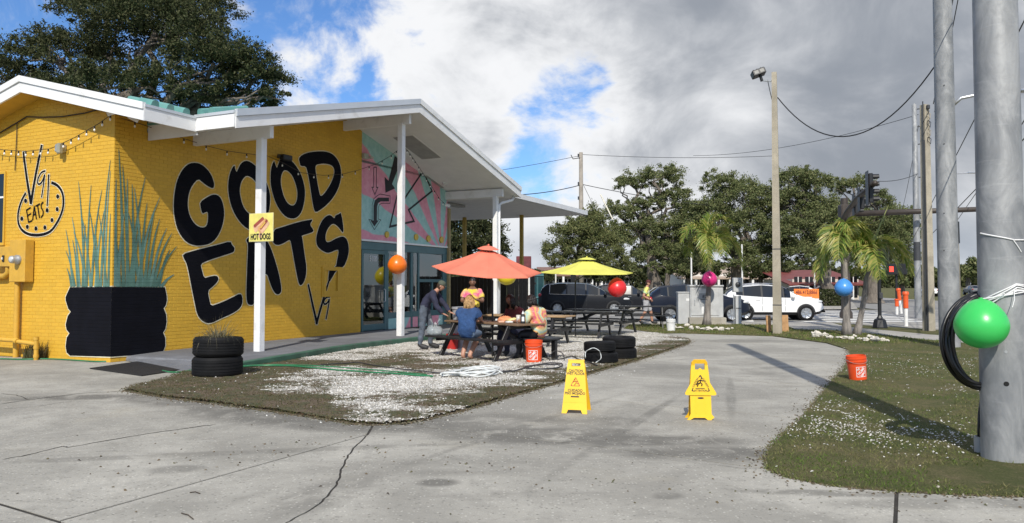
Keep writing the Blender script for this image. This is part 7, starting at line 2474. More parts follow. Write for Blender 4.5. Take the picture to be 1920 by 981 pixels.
for i in range(330):
 a, rr_ = rn.uniform(0, 6.283), rn.uniform(0, .2)
 p = Vector((rr_ * math.cos(a), rr_ * math.sin(a), .60))
 az = a + rn.normal() * .6
 ln = rn.uniform(.22, .58)
 el = rn.uniform(.6, 1.45)
 dr_ = rn.uniform(.6, 3.4) if rn.uniform() < .86 else rn.uniform(.1, .6)
 n = 7
 d = Vector((math.cos(az), math.sin(az), 0))
 side = Vector((-d.y, d.x, 0))
 w_ = rn.uniform(.003, .006)
 b0 = len(V)
 for k in range(n + 1):
  ww = w_ * (1 - k / (n + .3))
  V += [p - side * ww, p + side * ww]
  p = p + (d * math.cos(el) + Vector((0, 0, 1)) * math.sin(el)) * ln / n
  el -= dr_ / n
 Fc += [(b0 + 2 * k, b0 + 2 * k + 1, b0 + 2 * k + 3, b0 + 2 * k + 2) for k in range(n)]
gr = MB().add(V, Fc).build('dry_grass', leaf_mat('planter_grass', [(.10, .09, .04), (.20, .17, .10), (.30, .27, .19), (.09, .10, .035)], .7, .25), pt_, recalc=False)
gr['kind'] = 'stuff'
# ---------------------------------------------------------------- hoses and cables on the ground
M_GHOSE = pm('green_hose', (.025, .17, .07), .35)
M_WHOSE = pm('pale_hose', (.62, .64, .62), .3)
M_BHOSE = pm('dark_hose', (.035, .035, .037), .4)
def hose(lab, pts, r, mat, z=.02, sub=3, lift=0.0, group='hoses and leads on the ground', cat='hose'):
 q = chaikin([(G(x, y).x, G(x, y).y) for x, y in pts], sub, False)
 zz = .03 * vnoise(np.array([a[0] for a in q]), np.array([a[1] for a in q]), 21, 2.0, 4)
 on_bed = inside(np.array([a[0] for a in q]), np.array([a[1] for a in q]), BED)
 P = [(a[0], a[1], (z + .018 + zz[i] + lift * (.5 + .5 * math.sin(i * .37))) if on_bed[i] else r + .004) for i, a in enumerate(q)]
 o = MB().tube(P, r, 7).build('hose', mat, None, True)
 tag(o, lab, cat, group)
hose('green garden hose lying along the foot of the short yellow wall', [(-80, 677), (0, 674), (40, 676), (90, 674), (140, 677), (180, 680), (215, 679)], .014, M_GHOSE)
hose('green hose crossing in front of the mat to the tyre planter', [(305, 697), (318, 700), (340, 700), (362, 695)], .014, M_GHOSE)
hose('green hose stretched over the shell bed beside the kerb', [(440, 694), (490, 690), (540, 691), (620, 698), (700, 704), (770, 709), (812, 711)], .014, M_GHOSE)
hose('second thin green hose beside the kerb', [(450, 692), (500, 688), (560, 690), (640, 694), (720, 701), (800, 708)], .010, M_GHOSE)
pale = []
for k_ in range(4):
 ox, oy = random.uniform(-12, 12), random.uniform(-3, 3)
 pale += ([(815 + ox, 712), (850 + ox, 704 + oy), (900 + ox, 697 + oy), (935 + ox, 700 + oy), (925 + ox, 709 + oy), (880 + ox, 712 + oy), (845 + ox, 707 + oy), (870 + ox, 700 + oy), (915 + ox, 701 + oy), (942, 706 + oy)])
hose('pale coiled hose lying on the white shell', pale, .014, M_WHOSE, lift=.05)
hose('dark lead running from the kerb across the bed', [(600, 690), (650, 686), (672, 683), (700, 690), (760, 698), (830, 706), (900, 704), (960, 700)], .010, M_BHOSE)
hose('dark looped lead on the shell left of the wet floor sign', [(940, 705), (970, 700), (1000, 690), (1030, 685), (1060, 688), (1045, 697), (1000, 698), (975, 694), (1010, 688), (1050, 690)], .012, M_BHOSE)
hose('tangled dark lead beside the orange bucket', [(1012, 667), (1025, 676), (1040, 680), (1060, 676), (1075, 672), (1085, 680), (1110, 686), (1120, 690)], .012, M_BHOSE)
def loop3(lab, px, py, rpx, rpy, Y, mat, r=.010, a0=0, a1=360):
 pts = [AT(px + rpx * math.cos(R(a)), py - rpy * math.sin(R(a)), Y) for a in np.linspace(a0, a1, 26)]
 pts = [(p_.x, p_.y + .05 * math.sin(i), max(.02, p_.z)) for i, p_ in enumerate(pts)]
 tag(MB().tube(pts, r, 6).build('hose_loop', mat, None, True), lab, 'hose', 'hoses and leads on the ground')
g = G(1045, 680)
loop3('dark lead springing up in a loop beside the orange bucket', 1044, 672, 14, 14, g.y, M_BHOSE, .008, -60, 230)
g = G(1112, 684)
loop3('pale hose loop standing against the front tyre stack', 1112, 667, 15, 14, g.y - .15, M_WHOSE, .008, -70, 200)
# ================================================================== cars
M_CARGLASS = pm('car_glass', (.008, .010, .012), .05, spec=.8, var=.05)
M_CLAD = pm('car_cladding', (.020, .020, .021), .6)
M_RIM = pm('alloy_rim', (.50, .51, .52), .3, metal=.8)
M_HEADL = pm('headlamp', (.62, .63, .62), .08, spec=.9)
M_TAILL = pm('tail_lamp', (.34, .012, .012), .15, spec=.8)
M_CHROME = pm('chrome', (.62, .62, .63), .15, metal=.9)
def lerp_pts(pts, x):
 return float(np.interp(x, [p[0] for p in pts], [p[1] for p in pts]))
def car(name, label, loc, rz, paint, spec):
 """body lofted from cross-sections; x forward, half widths y"""
 t_ = thing(name, label, 'car', loc, rz)
 Lc, Wd = spec['L'], spec['W']
 hl = Lc / 2
 xs = sorted(set([-hl, -hl + .05, -hl + .18] + spec['st'] + [hl - .30, hl - .12, hl - .03, hl]))
 rows = []
 for x in xs:
  top, belt, bot, hw = (lerp_pts(spec[k], x) for k in ('top', 'belt', 'bot', 'hw'))
  rw = lerp_pts(spec['rw'], x) * hw
  belt = min(belt, top - .02)
  rows.append([(0, bot), (hw * .86, bot), (hw * .985, bot + .13), (hw, (bot + belt) / 2 + .04), (hw * .975, belt - .06), (hw * .955, belt), (rw, top - .055), (rw * .84, top - .012), (0, top)])
 K = len(rows[0])
 def pt(i, j, sg):
  y, z = rows[i][j]
  return (xs[i], sg * y, z)
 body, clad, glass = MB(), MB(), {}
 cab = spec['cab']        # (name, x0, x1) side glass
 for sg in (-1, 1):
  vs = [pt(i, j, sg) for i in range(len(xs)) for j in range(K)]
  bf, cf = [], []
  gf = {}
  for i in range(len(xs) - 1):
   xm = (xs[i] + xs[i + 1]) / 2
   for j in range(K - 1):
    f = (i * K + j, (i + 1) * K + j, (i + 1) * K + j + 1, i * K + j + 1)
    key = None
    if j == 5:
     for n_, a, b in cab:
      if a - 1e-4 <= xs[i] and xs[i + 1] <= b + 1e-4:
       key = (n_, sg)
     if not key and cab[0][1] - 1e-4 <= xs[i] and xs[i + 1] <= cab[-1][2] + 1e-4:
      key = ('pillar_%.2f' % xs[i], sg)
    if j >= 6 and spec['ws'][0] - 1e-4 <= xs[i] and xs[i + 1] <= spec['ws'][1] + 1e-4:
     key = ('windscreen', 0)
    if j >= 6 and spec['rear'][0] - 1e-4 <= xs[i] and xs[i + 1] <= spec['rear'][1] + 1e-4:
     key = ('rear_window', 0)
    if key:
     gf.setdefault(key, []).append(f)
    elif j < 2:
     cf.append(f)
    else:
     bf.append(f)
  body.add(vs, bf); clad.add(vs, cf)
  for k_, fs in gf.items():
   glass.setdefault(k_, MB()).add(vs, fs)
 # close the ends
 for i in (0, len(xs) - 1):
  vs = [pt(i, j, 1) for j in range(K)] + [pt(i, j, -1) for j in range(K)]
  body.add(vs, [(j, j + 1, K + j + 1, K + j) for j in range(K - 1)])
 bo = body.build('body', paint, t_, True, auto=38)
 clad.build('sill', M_CLAD, t_, True, auto=38)
 for (n_, sg), m_ in glass.items():
  m_.build(n_.split('_')[0] if n_[:4] == 'pill' else n_, M_CLAD if n_[:4] == 'pill' else M_CARGLASS, t_, True, auto=40)
 # lines of the doors
 for x in spec.get('doors', ()):
  for sg in (-1, 1):
   hw = lerp_pts(spec['hw'], x)
   MB().box((x, sg * (hw * .992), (.42 + lerp_pts(spec['belt'], x)) / 2), (.012, .012, lerp_pts(spec['belt'], x) - .46)).build('door_gap', M_CLAD, t_)
   MB().bbox((x - .18, sg * (hw * .995), lerp_pts(spec['belt'], x) - .13), (.20, .03, .03), .008).build('door_handle', spec.get('handle', paint), t_)
 wr = spec['wr']
 for wx in spec['wheels']:
  hw = lerp_pts(spec['hw'], wx)
  for sg in (-1, 1):
   ar = MB()
   n = 22
   vs = []
   for r_ in (wr - .02, wr + .07):
    for i in range(n + 1):
     a = math.pi * i / n
     vs.append((wx + math.cos(a) * r_, sg * (hw + .012), wr + math.sin(a) * r_))
   ar.add(vs, [(i, i + 1, i + n + 2, i + n + 1) for i in range(n)])
   ar.build('arch_trim', M_CLAD, t_)
   MB().cyl((wx, sg * (hw - .30), wr), (wx, sg * (hw + .008), wr), wr + .03, wr + .03, 26).build('wheel_well', M_DKHOLE, t_)
   wh = tyre_mb(wr, .22, wr * .66).build('wheel', M_TYRE, t_, True, loc=(wx, sg * (hw - .045), wr), rot=(R(90), 0, 0), auto=40)
   ri = MB().lathe([(wr * .70, .10), (wr * .66, .07), (wr * .60, .06), (wr * .02, .058)], 26)
   for s_ in range(7):
    a = 2 * math.pi * s_ / 7
    m3 = Matrix.Rotation(a, 3, 'Z')
    ri.bbox(m3 @ Vector((wr * .36, 0, .078)), (wr * .56, .055, .03), .006, m3)
   ri.lathe([(0, .10), (.05, .098), (.055, .07), (0, .07)], 14)
   if sg > 0:
    ri.xf(Matrix.Rotation(R(180), 4, 'X'))
   ri.build('rim', M_RIM, wh, True, auto=35)
 for sg in (-1, 1):
  hx, hz_ = spec['head']
  hw = lerp_pts(spec['hw'], hx)
  MB().sphere((hx, sg * hw * .80, hz_), (.26, hw * .20, .075), 14, 8, Matrix.Rotation(R(sg * -24), 3, 'Z')).build('headlight', M_HEADL, t_, True)
  tx_, tz_ = spec['tail']
  hw = lerp_pts(spec['hw'], tx_)
  MB().sphere((tx_, sg * hw * .86, tz_), (.14, hw * .16, .10), 12, 8, Matrix.Rotation(R(sg * 20), 3, 'Z')).build('tail_light', M_TAILL, t_, True)
  mx_ = spec['mirror']
  hw = lerp_pts(spec['hw'], mx_)
  MB().sphere((mx_, sg * (hw + .08), lerp_pts(spec['belt'], mx_) + .05), (.09, .11, .075), 12, 8).build('mirror', spec.get('mirmat', paint), t_, True)
 MB().bbox((hl - .02, 0, spec['grille']), (.05, Wd * .55, .16), .02).build('grille', M_CLAD, t_)
 MB().bbox((hl - .03, 0, .42), (.06, Wd * .78, .10), .02).build('bumper_trim', M_CLAD, t_)
 if spec.get('rails'):
  for sg in (-1, 1):
   pts = [(x, sg * lerp_pts(spec['rw'], x) * lerp_pts(spec['hw'], x) * .95, lerp_pts(spec['top'], x) + (.03 if 0 < i < 5 else -.03)) for i, x in enumerate(np.linspace(-hl + .65, .55, 6))]
   MB().tube(pts, .018, 6).build('roof_rail', M_CHROME, t_)
 if spec.get('chrome'):
  for sg in (-1, 1):
   pts = [(x, sg * (lerp_pts(spec['hw'], x) * .957 + .006), lerp_pts(spec['belt'], x) + .004) for x in np.linspace(cab[0][1], cab[-1][2], 12)]
   up = [(x, sg * (lerp_pts(spec['rw'], x) * lerp_pts(spec['hw'], x) + .006), lerp_pts(spec['top'], x) - .058) for x in np.linspace(cab[-1][2] - .1, cab[0][1] + .02, 12)]
   MB().tube(pts + up, .013, 5, closed=True).build('chrome_strip', M_CHROME, t_)
 return t_
def paint_mat(name, col):
 return pm(name, col, .4, var=.02, spec=.15, coat=.06)
SUV = dict(L=4.6, W=1.84, wr=.345, wheels=(-1.33, 1.38), st=[-2.05, -1.72, -1.42, -1.36, -.60, -.52, .36, .44, .72, .95, 1.05, 1.3, 1.6, 1.85], head=(1.98, .86), tail=(-2.16, 1.0), mirror=.80, grille=.72,
     top=[(-2.3, .92), (-2.22, 1.02), (-2.05, 1.30), (-1.72, 1.53), (-1.0, 1.64), (-.2, 1.665), (.36, 1.585), (.72, 1.39), (1.05, 1.19), (1.3, 1.10), (1.85, 1.02), (2.15, .90), (2.27, .72), (2.3, .62)],
     belt=[(-2.3, .90), (-1.9, 1.18), (-1.36, 1.12), (-.5, 1.06), (.9, 1.02), (1.3, 1.02), (1.85, .94), (2.15, .84), (2.3, .6)],
     bot=[(-2.3, .50), (-2.1, .34), (-1.8, .25), (1.8, .25), (2.1, .30), (2.3, .42)],
     hw=[(-2.3, .66), (-2.15, .83), (-1.8, .90), (-1.0, .92), (1.3, .92), (1.8, .88), (2.1, .74), (2.3, .50)],
     rw=[(-2.3, .9), (-2.05, .80), (-1.5, .76), (.36, .76), (1.05, .84), (1.3, .9), (2.3, .9)],
     cab=[('quarter_window', -1.72, -1.42), ('side_window', -1.36, -.60), ('side_window', -.52, .36), ('vent_window', .44, .72)], ws=(.36, 1.05), rear=(-2.22, -1.72), doors=(-.56, .46), rails=True)
VAN = dict(L=5.15, W=1.98, wr=.345, wheels=(-1.52, 1.56), st=[-2.36, -2.1, -1.95, -1.05, -.97, .0, .08, .70, .80, 1.15, 1.3, 1.6, 2.0], head=(2.2, .84), tail=(-2.45, 1.05), mirror=1.08, grille=.66,
     top=[(-2.57, .95), (-2.5, 1.1), (-2.36, 1.45), (-2.1, 1.66), (-1.4, 1.765), (-.3, 1.765), (.3, 1.70), (.80, 1.48), (1.3, 1.20), (1.6, 1.10), (2.0, 1.01), (2.35, .88), (2.52, .70), (2.57, .6)],
     belt=[(-2.57, .92), (-2.2, 1.12), (-.5, 1.07), (1.15, 1.04), (1.6, 1.02), (2.0, .93), (2.35, .82), (2.57, .58)],
     bot=[(-2.57, .48), (-2.3, .30), (-2.0, .22), (2.1, .22), (2.35, .26), (2.57, .4)],
     hw=[(-2.57, .74), (-2.4, .90), (-2.0, .97), (1.5, .98), (2.1, .92), (2.4, .74), (2.57, .5)],
     rw=[(-2.57, .9), (-2.3, .82), (.3, .78), (1.3, .84), (1.6, .9), (2.57, .9)],
     cab=[('quarter_window', -1.95, -1.05), ('side_window', -.97, .0), ('side_window', .08, .70), ('vent_window', .80, 1.15)], ws=(.30, 1.3), rear=(-2.5, -2.1), doors=(-.93, .06), chrome=True)
VAN['st'] = sorted(VAN['st'] + [.30])
SEDAN = dict(L=4.75, W=1.84, wr=.33, wheels=(-1.38, 1.42), st=[-1.9, -1.35, -1.2, -.45, -.37, .45, .53, .9, 1.25, 1.6, 1.95], head=(2.05, .70), tail=(-2.25, .85), mirror=.95, grille=.55,
    top=[(-2.37, .78), (-2.3, .95), (-1.9, 1.06), (-1.2, 1.36), (-.5, 1.46), (.1, 1.46), (.45, 1.38), (1.25, .98), (1.95, .88), (2.25, .74), (2.37, .5)],
    belt=[(-2.37, .76), (-1.9, .98), (-.4, .94), (1.0, .92), (1.95, .82), (2.25, .70), (2.37, .48)],
    bot=[(-2.37, .42), (-2.1, .26), (2.1, .22), (2.37, .34)], hw=[(-2.37, .66), (-2.15, .84), (-1.7, .91), (1.5, .92), (2.0, .82), (2.37, .5)],
    rw=[(-2.37, .9), (-1.9, .85), (-1.2, .74), (.45, .74), (1.25, .86), (2.37, .9)],
    cab=[('side_window', -1.2, -.45), ('side_window', -.37, .45), ('vent_window', .53, .9)], ws=(.45, 1.25), rear=(-1.9, -1.2), doors=(-.41, .55))
M_WHITECAR = paint_mat('white_car_paint', (.74, .74, .73))
M_BLACKCAR = paint_mat('black_car_paint', (.012, .013, .016))
M_NAVYCAR = paint_mat('dark_blue_car_paint', (.010, .014, .026))
M_GREYCAR = paint_mat('grey_car_paint', (.16, .165, .17))
M_SILVCAR = paint_mat('silver_car_paint', (.46, .47, .48))
M_REDCAR = paint_mat('red_car_paint', (.22, .02, .02))
def gz(px, Y):
 return (AT(px, 560, Y).x, Y, -.10)
car('white_suv', 'white compact utility car waiting on the road in front of the orange sign', gz(1443, 36.0), R(-4), M_WHITECAR, dict(SUV, handle=M_WHITECAR))
car('dark_suv', 'dark blue utility car on the road behind the utility cabinet', gz(1304, 34.6), R(0), M_NAVYCAR, dict(SUV, rails=False, handle=M_CHROME))
car('dark_minivan', 'dark minivan with chrome window trim behind the lime umbrella', (AT(1096, 560, 43.0).x, 43.0, -.10), R(-3), M_BLACKCAR, VAN)
car('black_suv', 'black tall utility car between the minivan and the walking man', gz(1172, 47.5), R(-8), M_BLACKCAR, dict(SUV, L=4.6, handle=M_CHROME))
car('parked_car', 'silver car parked across the road at the right of the red roofed shop', (AT(1545, 535, 72).x, 72, -.03), R(170), M_SILVCAR, SEDAN)
car('parked_car', 'white car parked across the road behind the orange sign', (AT(1490, 535, 70).x, 70, -.03), R(160), M_WHITECAR, SEDAN)
car('parked_car', 'grey car parked behind the dark blue utility car', (AT(1250, 535, 66).x, 66, -.03), R(10), M_GREYCAR, SEDAN)
car('parked_car', 'dark red car parked far behind the minivan', (AT(1025, 535, 60).x, 60, -.03), R(175), M_REDCAR, SEDAN)
car('distant_car', 'small grey car far down the road on the right', (AT(1824, 535, 120).x, 120, -.09), R(75), M_GREYCAR, SEDAN)
car('distant_car', 'small white car far down the road beside the grey one', (AT(1736, 535, 105).x, 105, -.09), R(80), M_WHITECAR, SEDAN)
# ================================================================== people
def skin_mesh(joints, edges, radii, root):
 names = list(joints)
 ix = {n: i for i, n in enumerate(names)}
 me = bpy.data.meshes.new('sk')
 me.from_pydata([tuple(joints[n]) for n in names], [(ix[a], ix[b]) for a, b in edges], [])
 o = bpy.data.objects.new('sk', me)
 COL.objects.link(o)
 m = o.modifiers.new('skin', 'SKIN')
 m.use_smooth_shade = True
 m.branch_smoothing = .35
 for i, n in enumerate(names):
  sv = me.skin_vertices[0].data[i]
  r_ = radii[n]
  sv.radius = r_ if isinstance(r_, tuple) else (r_, r_)
  sv.use_root = (n == root)
 s = o.modifiers.new('sub', 'SUBSURF')
 s.levels = s.render_levels = 2
 dg = bpy.context.evaluated_depsgraph_get()
 out = bpy.data.meshes.new_from_object(o.evaluated_get(dg))
 bpy.data.objects.remove(o)
 return out
SK_EDGES = [('pelvis', 'spine'), ('spine', 'chest'), ('chest', 'neck'), ('neck', 'head')]
for s_ in 'lr':
 SK_EDGES += [('chest', 'sh_' + s_), ('sh_' + s_, 'el_' + s_), ('el_' + s_, 'wr_' + s_), ('pelvis', 'hp_' + s_), ('hp_' + s_, 'kn_' + s_), ('kn_' + s_, 'an_' + s_), ('an_' + s_, 'to_' + s_)]
SK_R = dict(pelvis=(.155, .125), spine=(.150, .115), chest=(.165, .12), neck=.058, head=.055)
for s_ in 'lr':
 SK_R.update({'sh_' + s_: .078, 'el_' + s_: .050, 'wr_' + s_: .034, 'hp_' + s_: .098, 'kn_' + s_: .066, 'an_' + s_: .046, 'to_' + s_: .040})
def seg_dist(p, a, b):
 ab = b - a
 t_ = max(0, min(1, (p - a).dot(ab) / max(1e-9, ab.length_squared)))
 return (p - (a + ab * t_)).length, t_
def head_mesh(c, fwd, up, s=1.0):
 """head with brow, nose, chin and ears round centre c"""
 fwd = Vector(fwd).normalized(); up = Vector(up).normalized()
 rt = fwd.cross(up).normalized(); up = rt.cross(fwd)
 M = Matrix((rt, fwd, up)).transposed()
 mb = MB().sphere((0, 0, 0), (.074, .094, .112), 22, 16)
 vs = []
 for v in mb.v:
  x, y, z = v
  if y > 0:
   y *= 1.0 - .10 * max(0, -z / .112)
   if z < -.03:
    x *= 1 - .22 * (-z - .03) / .08
  nose = math.exp(-((x / .013) ** 2 + ((z + .012) / .022) ** 2)) if y > .05 else 0
  y += .026 * nose
  eye = sum(math.exp(-(((x - ex) / .014) ** 2 + ((z - .012) / .011) ** 2)) for ex in (-.032, .032)) if y > .04 else 0
  y -= .009 * eye
  mouth = math.exp(-((x / .026) ** 2 + ((z + .052) / .006) ** 2)) if y > .04 else 0
  y -= .006 * mouth
  vs.append((x, y, z))
 mb.v = vs
 for ex in (-1, 1):
  mb.sphere((ex * .077, -.005, -.005), (.010, .020, .030), 8, 6)
 mb.v = [tuple(Vector(c) + M @ (Vector(v) * s)) for v in mb.v]
 return mb, M
def hand_mb(w, d, up, s=1.0, curl=.5):
 """palm and five bent fingers from wrist w along d; up = back of the hand"""
 d = Vector(d).normalized(); up = Vector(up)
 sd_ = d.cross(up).normalized(); up = sd_.cross(d).normalized()
 M = Matrix((sd_, d, up)).transposed()
 mb = MB().sphere(Vector(w) + d * .045 * s, (.040 * s, .055 * s, .018 * s), 10, 8, M)
 for k, (x, ln) in enumerate(((-.030, .066), (-.010, .078), (.010, .074), (.029, .058))):
  p0 = Vector(w) + M @ Vector((x, .075, 0)) * s
  a = curl
  pts = [p0 - d * .02 * s]
  p = p0
  for seg in range(3):
   p = p + (d * math.cos(a * (seg + .4)) - up * math.sin(a * (seg + .4))) * ln / 3 * s
   pts.append(p.copy())
  mb.tube(pts, [.0095 * s, .0092 * s, .0085 * s, .0065 * s], 6)
 p0 = Vector(w) + M @ Vector((-.035, .03, -.005)) * s
 mb.tube([p0 + sd_ * .015 * s, p0 - sd_ * .018 * s + d * .02 * s - up * .01 * s, p0 - sd_ * .026 * s + d * .045 * s - up * .018 * s], [.012 * s, .0105 * s, .008 * s], 6)
 return mb
def person(label, loc, rz, J, wear, hair=None, head_fwd=(0, 1, 0), head_up=(0, 0, 1), rscale=1.0, hands=None, extra=None, shoe=True, name='person'):
 """J: joints; wear: garment name -> (material, bones, fraction limits, swell)"""
 t_ = thing(name, label, 'person', loc, rz)
 J = {k: Vector(v) for k, v in J.items()}
 rad = {k: (tuple(x * rscale for x in v) if isinstance(v, tuple) else v * rscale) for k, v in SK_R.items()}
 if extra:
  rad.update(extra)
 J['head'] = J['neck'].lerp(J['headc'], .55)
 me = skin_mesh({k: v for k, v in J.items() if k != 'headc'}, SK_EDGES, rad, 'pelvis')
 vs = [v.co.copy() for v in me.vertices]
 nrm = [v.normal.copy() for v in me.vertices]
 fs = [tuple(p.vertices) for p in me.polygons]
 bpy.data.meshes.remove(me)
 bones = [(a + '>' + b, J[a], J[b]) for a, b in SK_EDGES]
 def owner(c):
  best = min(((seg_dist(c, a, b)[0] - (.06 if n in ('chest>neck', 'spine>chest', 'pelvis>spine') else 0), n, seg_dist(c, a, b)[1]) for n, a, b in bones))
  return best[1], best[2]
 own = [owner(sum((vs[i] for i in f), Vector()) / len(f)) for f in fs]
 body = MB().add(vs, fs)
 hm, HM = head_mesh(J['headc'], head_fwd, head_up, 1.0)
 body.add(hm.v, hm.f)
 for s_ in 'lr':
  dd = (J['wr_' + s_] - J['el_' + s_]).normalized()
  hd = (hands or {}).get(s_, {})
  h_ = hand_mb(J['wr_' + s_], hd.get('d', dd), hd.get('up', Vector((0, .3, 1)) if abs(dd.z) < .8 else Vector((1 if s_ == 'l' else -1, 0, 0))), 1.0, hd.get('curl', .45))
  body.add(h_.v, h_.f)
 bo = body.build('body', wear['skin'], t_, True, recalc=True)
 for gname, g_ in wear.items():
  if gname == 'skin':
   continue
  mat, bl_, swell = g_
  keep = [f for f, (n, tt) in zip(fs, own) if n in bl_ and bl_[n][0] <= tt <= bl_[n][1]]
  if not keep:
   continue
  used_ = sorted({i for f in keep for i in f})
  mp_ = {q: i for i, q in enumerate(used_)}
  rr_ = random.Random(len(used_))
  v2 = [vs[i] + nrm[i] * (swell + .006 * math.sin(vs[i].z * 40 + vs[i].x * 23)) for i in used_]
  MB().add(v2, [tuple(mp_[i] for i in f) for f in keep]).build(gname, mat, t_, True)
 if hair:
  hair(t_, J['headc'], HM)
 # eyes and brows
 e = MB()
 for ex in (-.032, .032):
  e.sphere(J['headc'] + HM @ Vector((ex, .079, .012)), .009, 8, 6)
 e.build('eyes', M_FLATBLACK, t_, True)
 return t_
def cap_hair(mat, back=.0, length=0.0, spread=.0, name='hair', cover=.25):
 def f(t_, c, M):
  mb = MB().sphere((0, 0, .010), (.083, .103, .116), 20, 14)
  keep, vs = [], []
  for v in mb.v:
   vs.append(v)
  for fc in mb.f:
   cx = sum((Vector(vs[i]) for i in fc), Vector()) / len(fc)
   if cx.z > .055 or (cx.y < -.005 and cx.z > -.085):
    keep.append(fc)
  mb.f = keep
  mb.v = [tuple(c + M @ Vector(v)) for v in mb.v]
  if length:
   rr_ = random.Random(5)
   for i in range(110):
    a = R(rr_.uniform(150, 390))
    x, y = .078 * math.cos(a), .095 * math.sin(a)
    z = rr_.uniform(-.03, .08)
    p0 = Vector((x, y, z))
    l_ = length * rr_.uniform(.7, 1.05)
    k = 1 + spread
    p1 = Vector((x * k + rr_.uniform(-.015, .015), y * k - .012, z - l_ * .5))
    p2 = Vector((x * (k + spread * .4) + rr_.uniform(-.02, .02), y * k + rr_.uniform(-.02, .01), -l_ + rr_.uniform(-.03, .03)))
    mb.tube([c + M @ q for q in (p0, p1, p2)], [.013, .013, .004], 5)
  mb.build(name, mat, t_, True)
 return f
def cap_hat(mat, hairmat, brim=True):
 def f(t_, c, M):
  cap_hair(hairmat)(t_, c, M)
  h = MB()
  prof = [(.093, .035), (.094, .06), (.088, .095), (.065, .122), (.03, .135), (0, .137)]
  h.lathe(prof, 22, c, M)
  if brim:
   vs, fs = [], []
   n = 12
   for i in range(n + 1):
    a = R(25 + 130 * i / n)
    vs.append(c + M @ Vector((math.cos(a) * .090, math.sin(a) * .095, .040)))
    vs.append(c + M @ Vector((math.cos(a) * .105, .04 + math.sin(a) * .145, .030)))
   fs = [(2 * i, 2 * i + 1, 2 * i + 3, 2 * i + 2) for i in range(n)]
   h.add(vs, fs)
  h.build('cap', mat, t_, True, auto=50)
 return f
M_SKIN = pm('skin', (.46, .24, .16), .55, var=.1, scale=8)
M_SKIN2 = pm('skin_tanned', (.34, .17, .105), .55, var=.1, scale=8)
M_SKIN3 = pm('skin_brown', (.20, .10, .06), .55, var=.1, scale=8)
M_NAVY = pm('navy_cloth', (.022, .024, .050), .85, var=.3, scale=7, bump=.03, bscale=9)
M_JEANS = pm('grey_jeans', (.085, .105, .135), .85, var=.35, scale=6, bump=.03, bscale=10)
M_BLUETEE = pm('blue_cloth', (.022, .062, .165), .85, var=.3, scale=7, bump=.03, bscale=9)
M_SHORTS = pm('denim_shorts', (.12, .17, .25), .85, var=.2)
M_GREYSH = pm('grey_shorts', (.36, .36, .37), .85, var=.2, scale=8)
M_SHOE = pm('dark_shoe', (.03, .03, .032), .6)
M_BLOND = pm('blond_hair', (.36, .22, .09), .55, var=.5, scale=30)
M_BROWNH = pm('brown_hair', (.05, .03, .018), .5, var=.4, scale=30)
M_BLACKH = pm('black_hair', (.012, .010, .009), .45, var=.4, scale=30)
M_CAPG = pm('dull_green_cap', (.07, .085, .06), .8)
M_CAPD = pm('dark_red_cap', (.09, .02, .02), .8)
M_MAROON = pm('maroon_cloth', (.14, .03, .035), .85, var=.3, scale=6)
def tiedye(name, cx, cz, cols, freq=9.0):
 m, nt, b, _ = nt_mat(name)
 t = NT(nt)
 p = t.obj()
 d = t.n('ShaderNodeVectorMath', operation='DISTANCE')
 t.l(p, d.inputs[0]); d.inputs[1].default_value = (cx, -.1, cz)
 sp = t.n('ShaderNodeSeparateXYZ'); t.l(p, sp.inputs[0])
 an = t.math('ARCTAN2', t.math('SUBTRACT', sp.outputs[2], cz), t.math('SUBTRACT', sp.outputs[0], cx))
 f = t.math('ADD', t.math('MULTIPLY', d.outputs['Value'], freq * .35), t.math('MULTIPLY', an, .32))
 f = t.math('FRACT', t.math('ADD', f, t.math('MULTIPLY', t.noise(p, 7.0, 4.0, .6), .55)))
 r = t.n('ShaderNodeValToRGB')
 el = r.color_ramp.elements
 while len(el) < len(cols):
  el.new(.5)
 for i, c in enumerate(cols):
  el[i].position = i / (len(cols) - 1); el[i].color = c + (1,)
 t.l(f, r.inputs[0])
 t.l(t.mix(t.map(t.noise(p, 22.0, 4.0, .6), .52, .75, 0, .5), r.outputs[0], (.72, .68, .6)), b.inputs['Base Color'])
 b.inputs['Roughness'].default_value = .85
 t.bump(t.noise(p, 16.0, 4.0, .6), .5, .01, b)
 return m
M_TD1 = tiedye('tie_dye_warm', .05, .85, [(.75, .45, .10), (.62, .10, .16), (.72, .30, .12), (.70, .62, .30), (.30, .50, .48), (.70, .42, .10), (.55, .10, .22), (.75, .45, .10)])
M_TD2 = tiedye('tie_dye_lime', .0, 1.2, [(.72, .66, .05), (.74, .70, .18), (.35, .55, .28), (.72, .66, .50), (.72, .66, .05)], 5.0)
M_TD3 = tiedye('tie_dye_yellow_pink', .0, 1.3, [(.75, .62, .04), (.74, .50, .06), (.66, .10, .26), (.75, .62, .04)], 5.0)
TORSO = {'pelvis>spine': (.15, 1), 'spine>chest': (0, 1), 'chest>neck': (0, .62), 'chest>sh_l': (0, 1), 'chest>sh_r': (0, 1)}
SHORT_SL = {'sh_l>el_l': (0, .62), 'sh_r>el_r': (0, .62)}
LONG_SL = {'sh_l>el_l': (0, 1), 'sh_r>el_r': (0, 1), 'el_l>wr_l': (0, .9), 'el_r>wr_r': (0, .9)}
LEGS = {'pelvis>hp_l': (0, 1), 'pelvis>hp_r': (0, 1), 'pelvis>spine': (0, .22), 'hp_l>kn_l': (0, 1), 'hp_r>kn_r': (0, 1), 'kn_l>an_l': (0, .95), 'kn_r>an_r': (0, .95)}
SHORTS_ = {'pelvis>hp_l': (0, 1), 'pelvis>hp_r': (0, 1), 'pelvis>spine': (0, .22), 'hp_l>kn_l': (0, .8), 'hp_r>kn_r': (0, .8)}
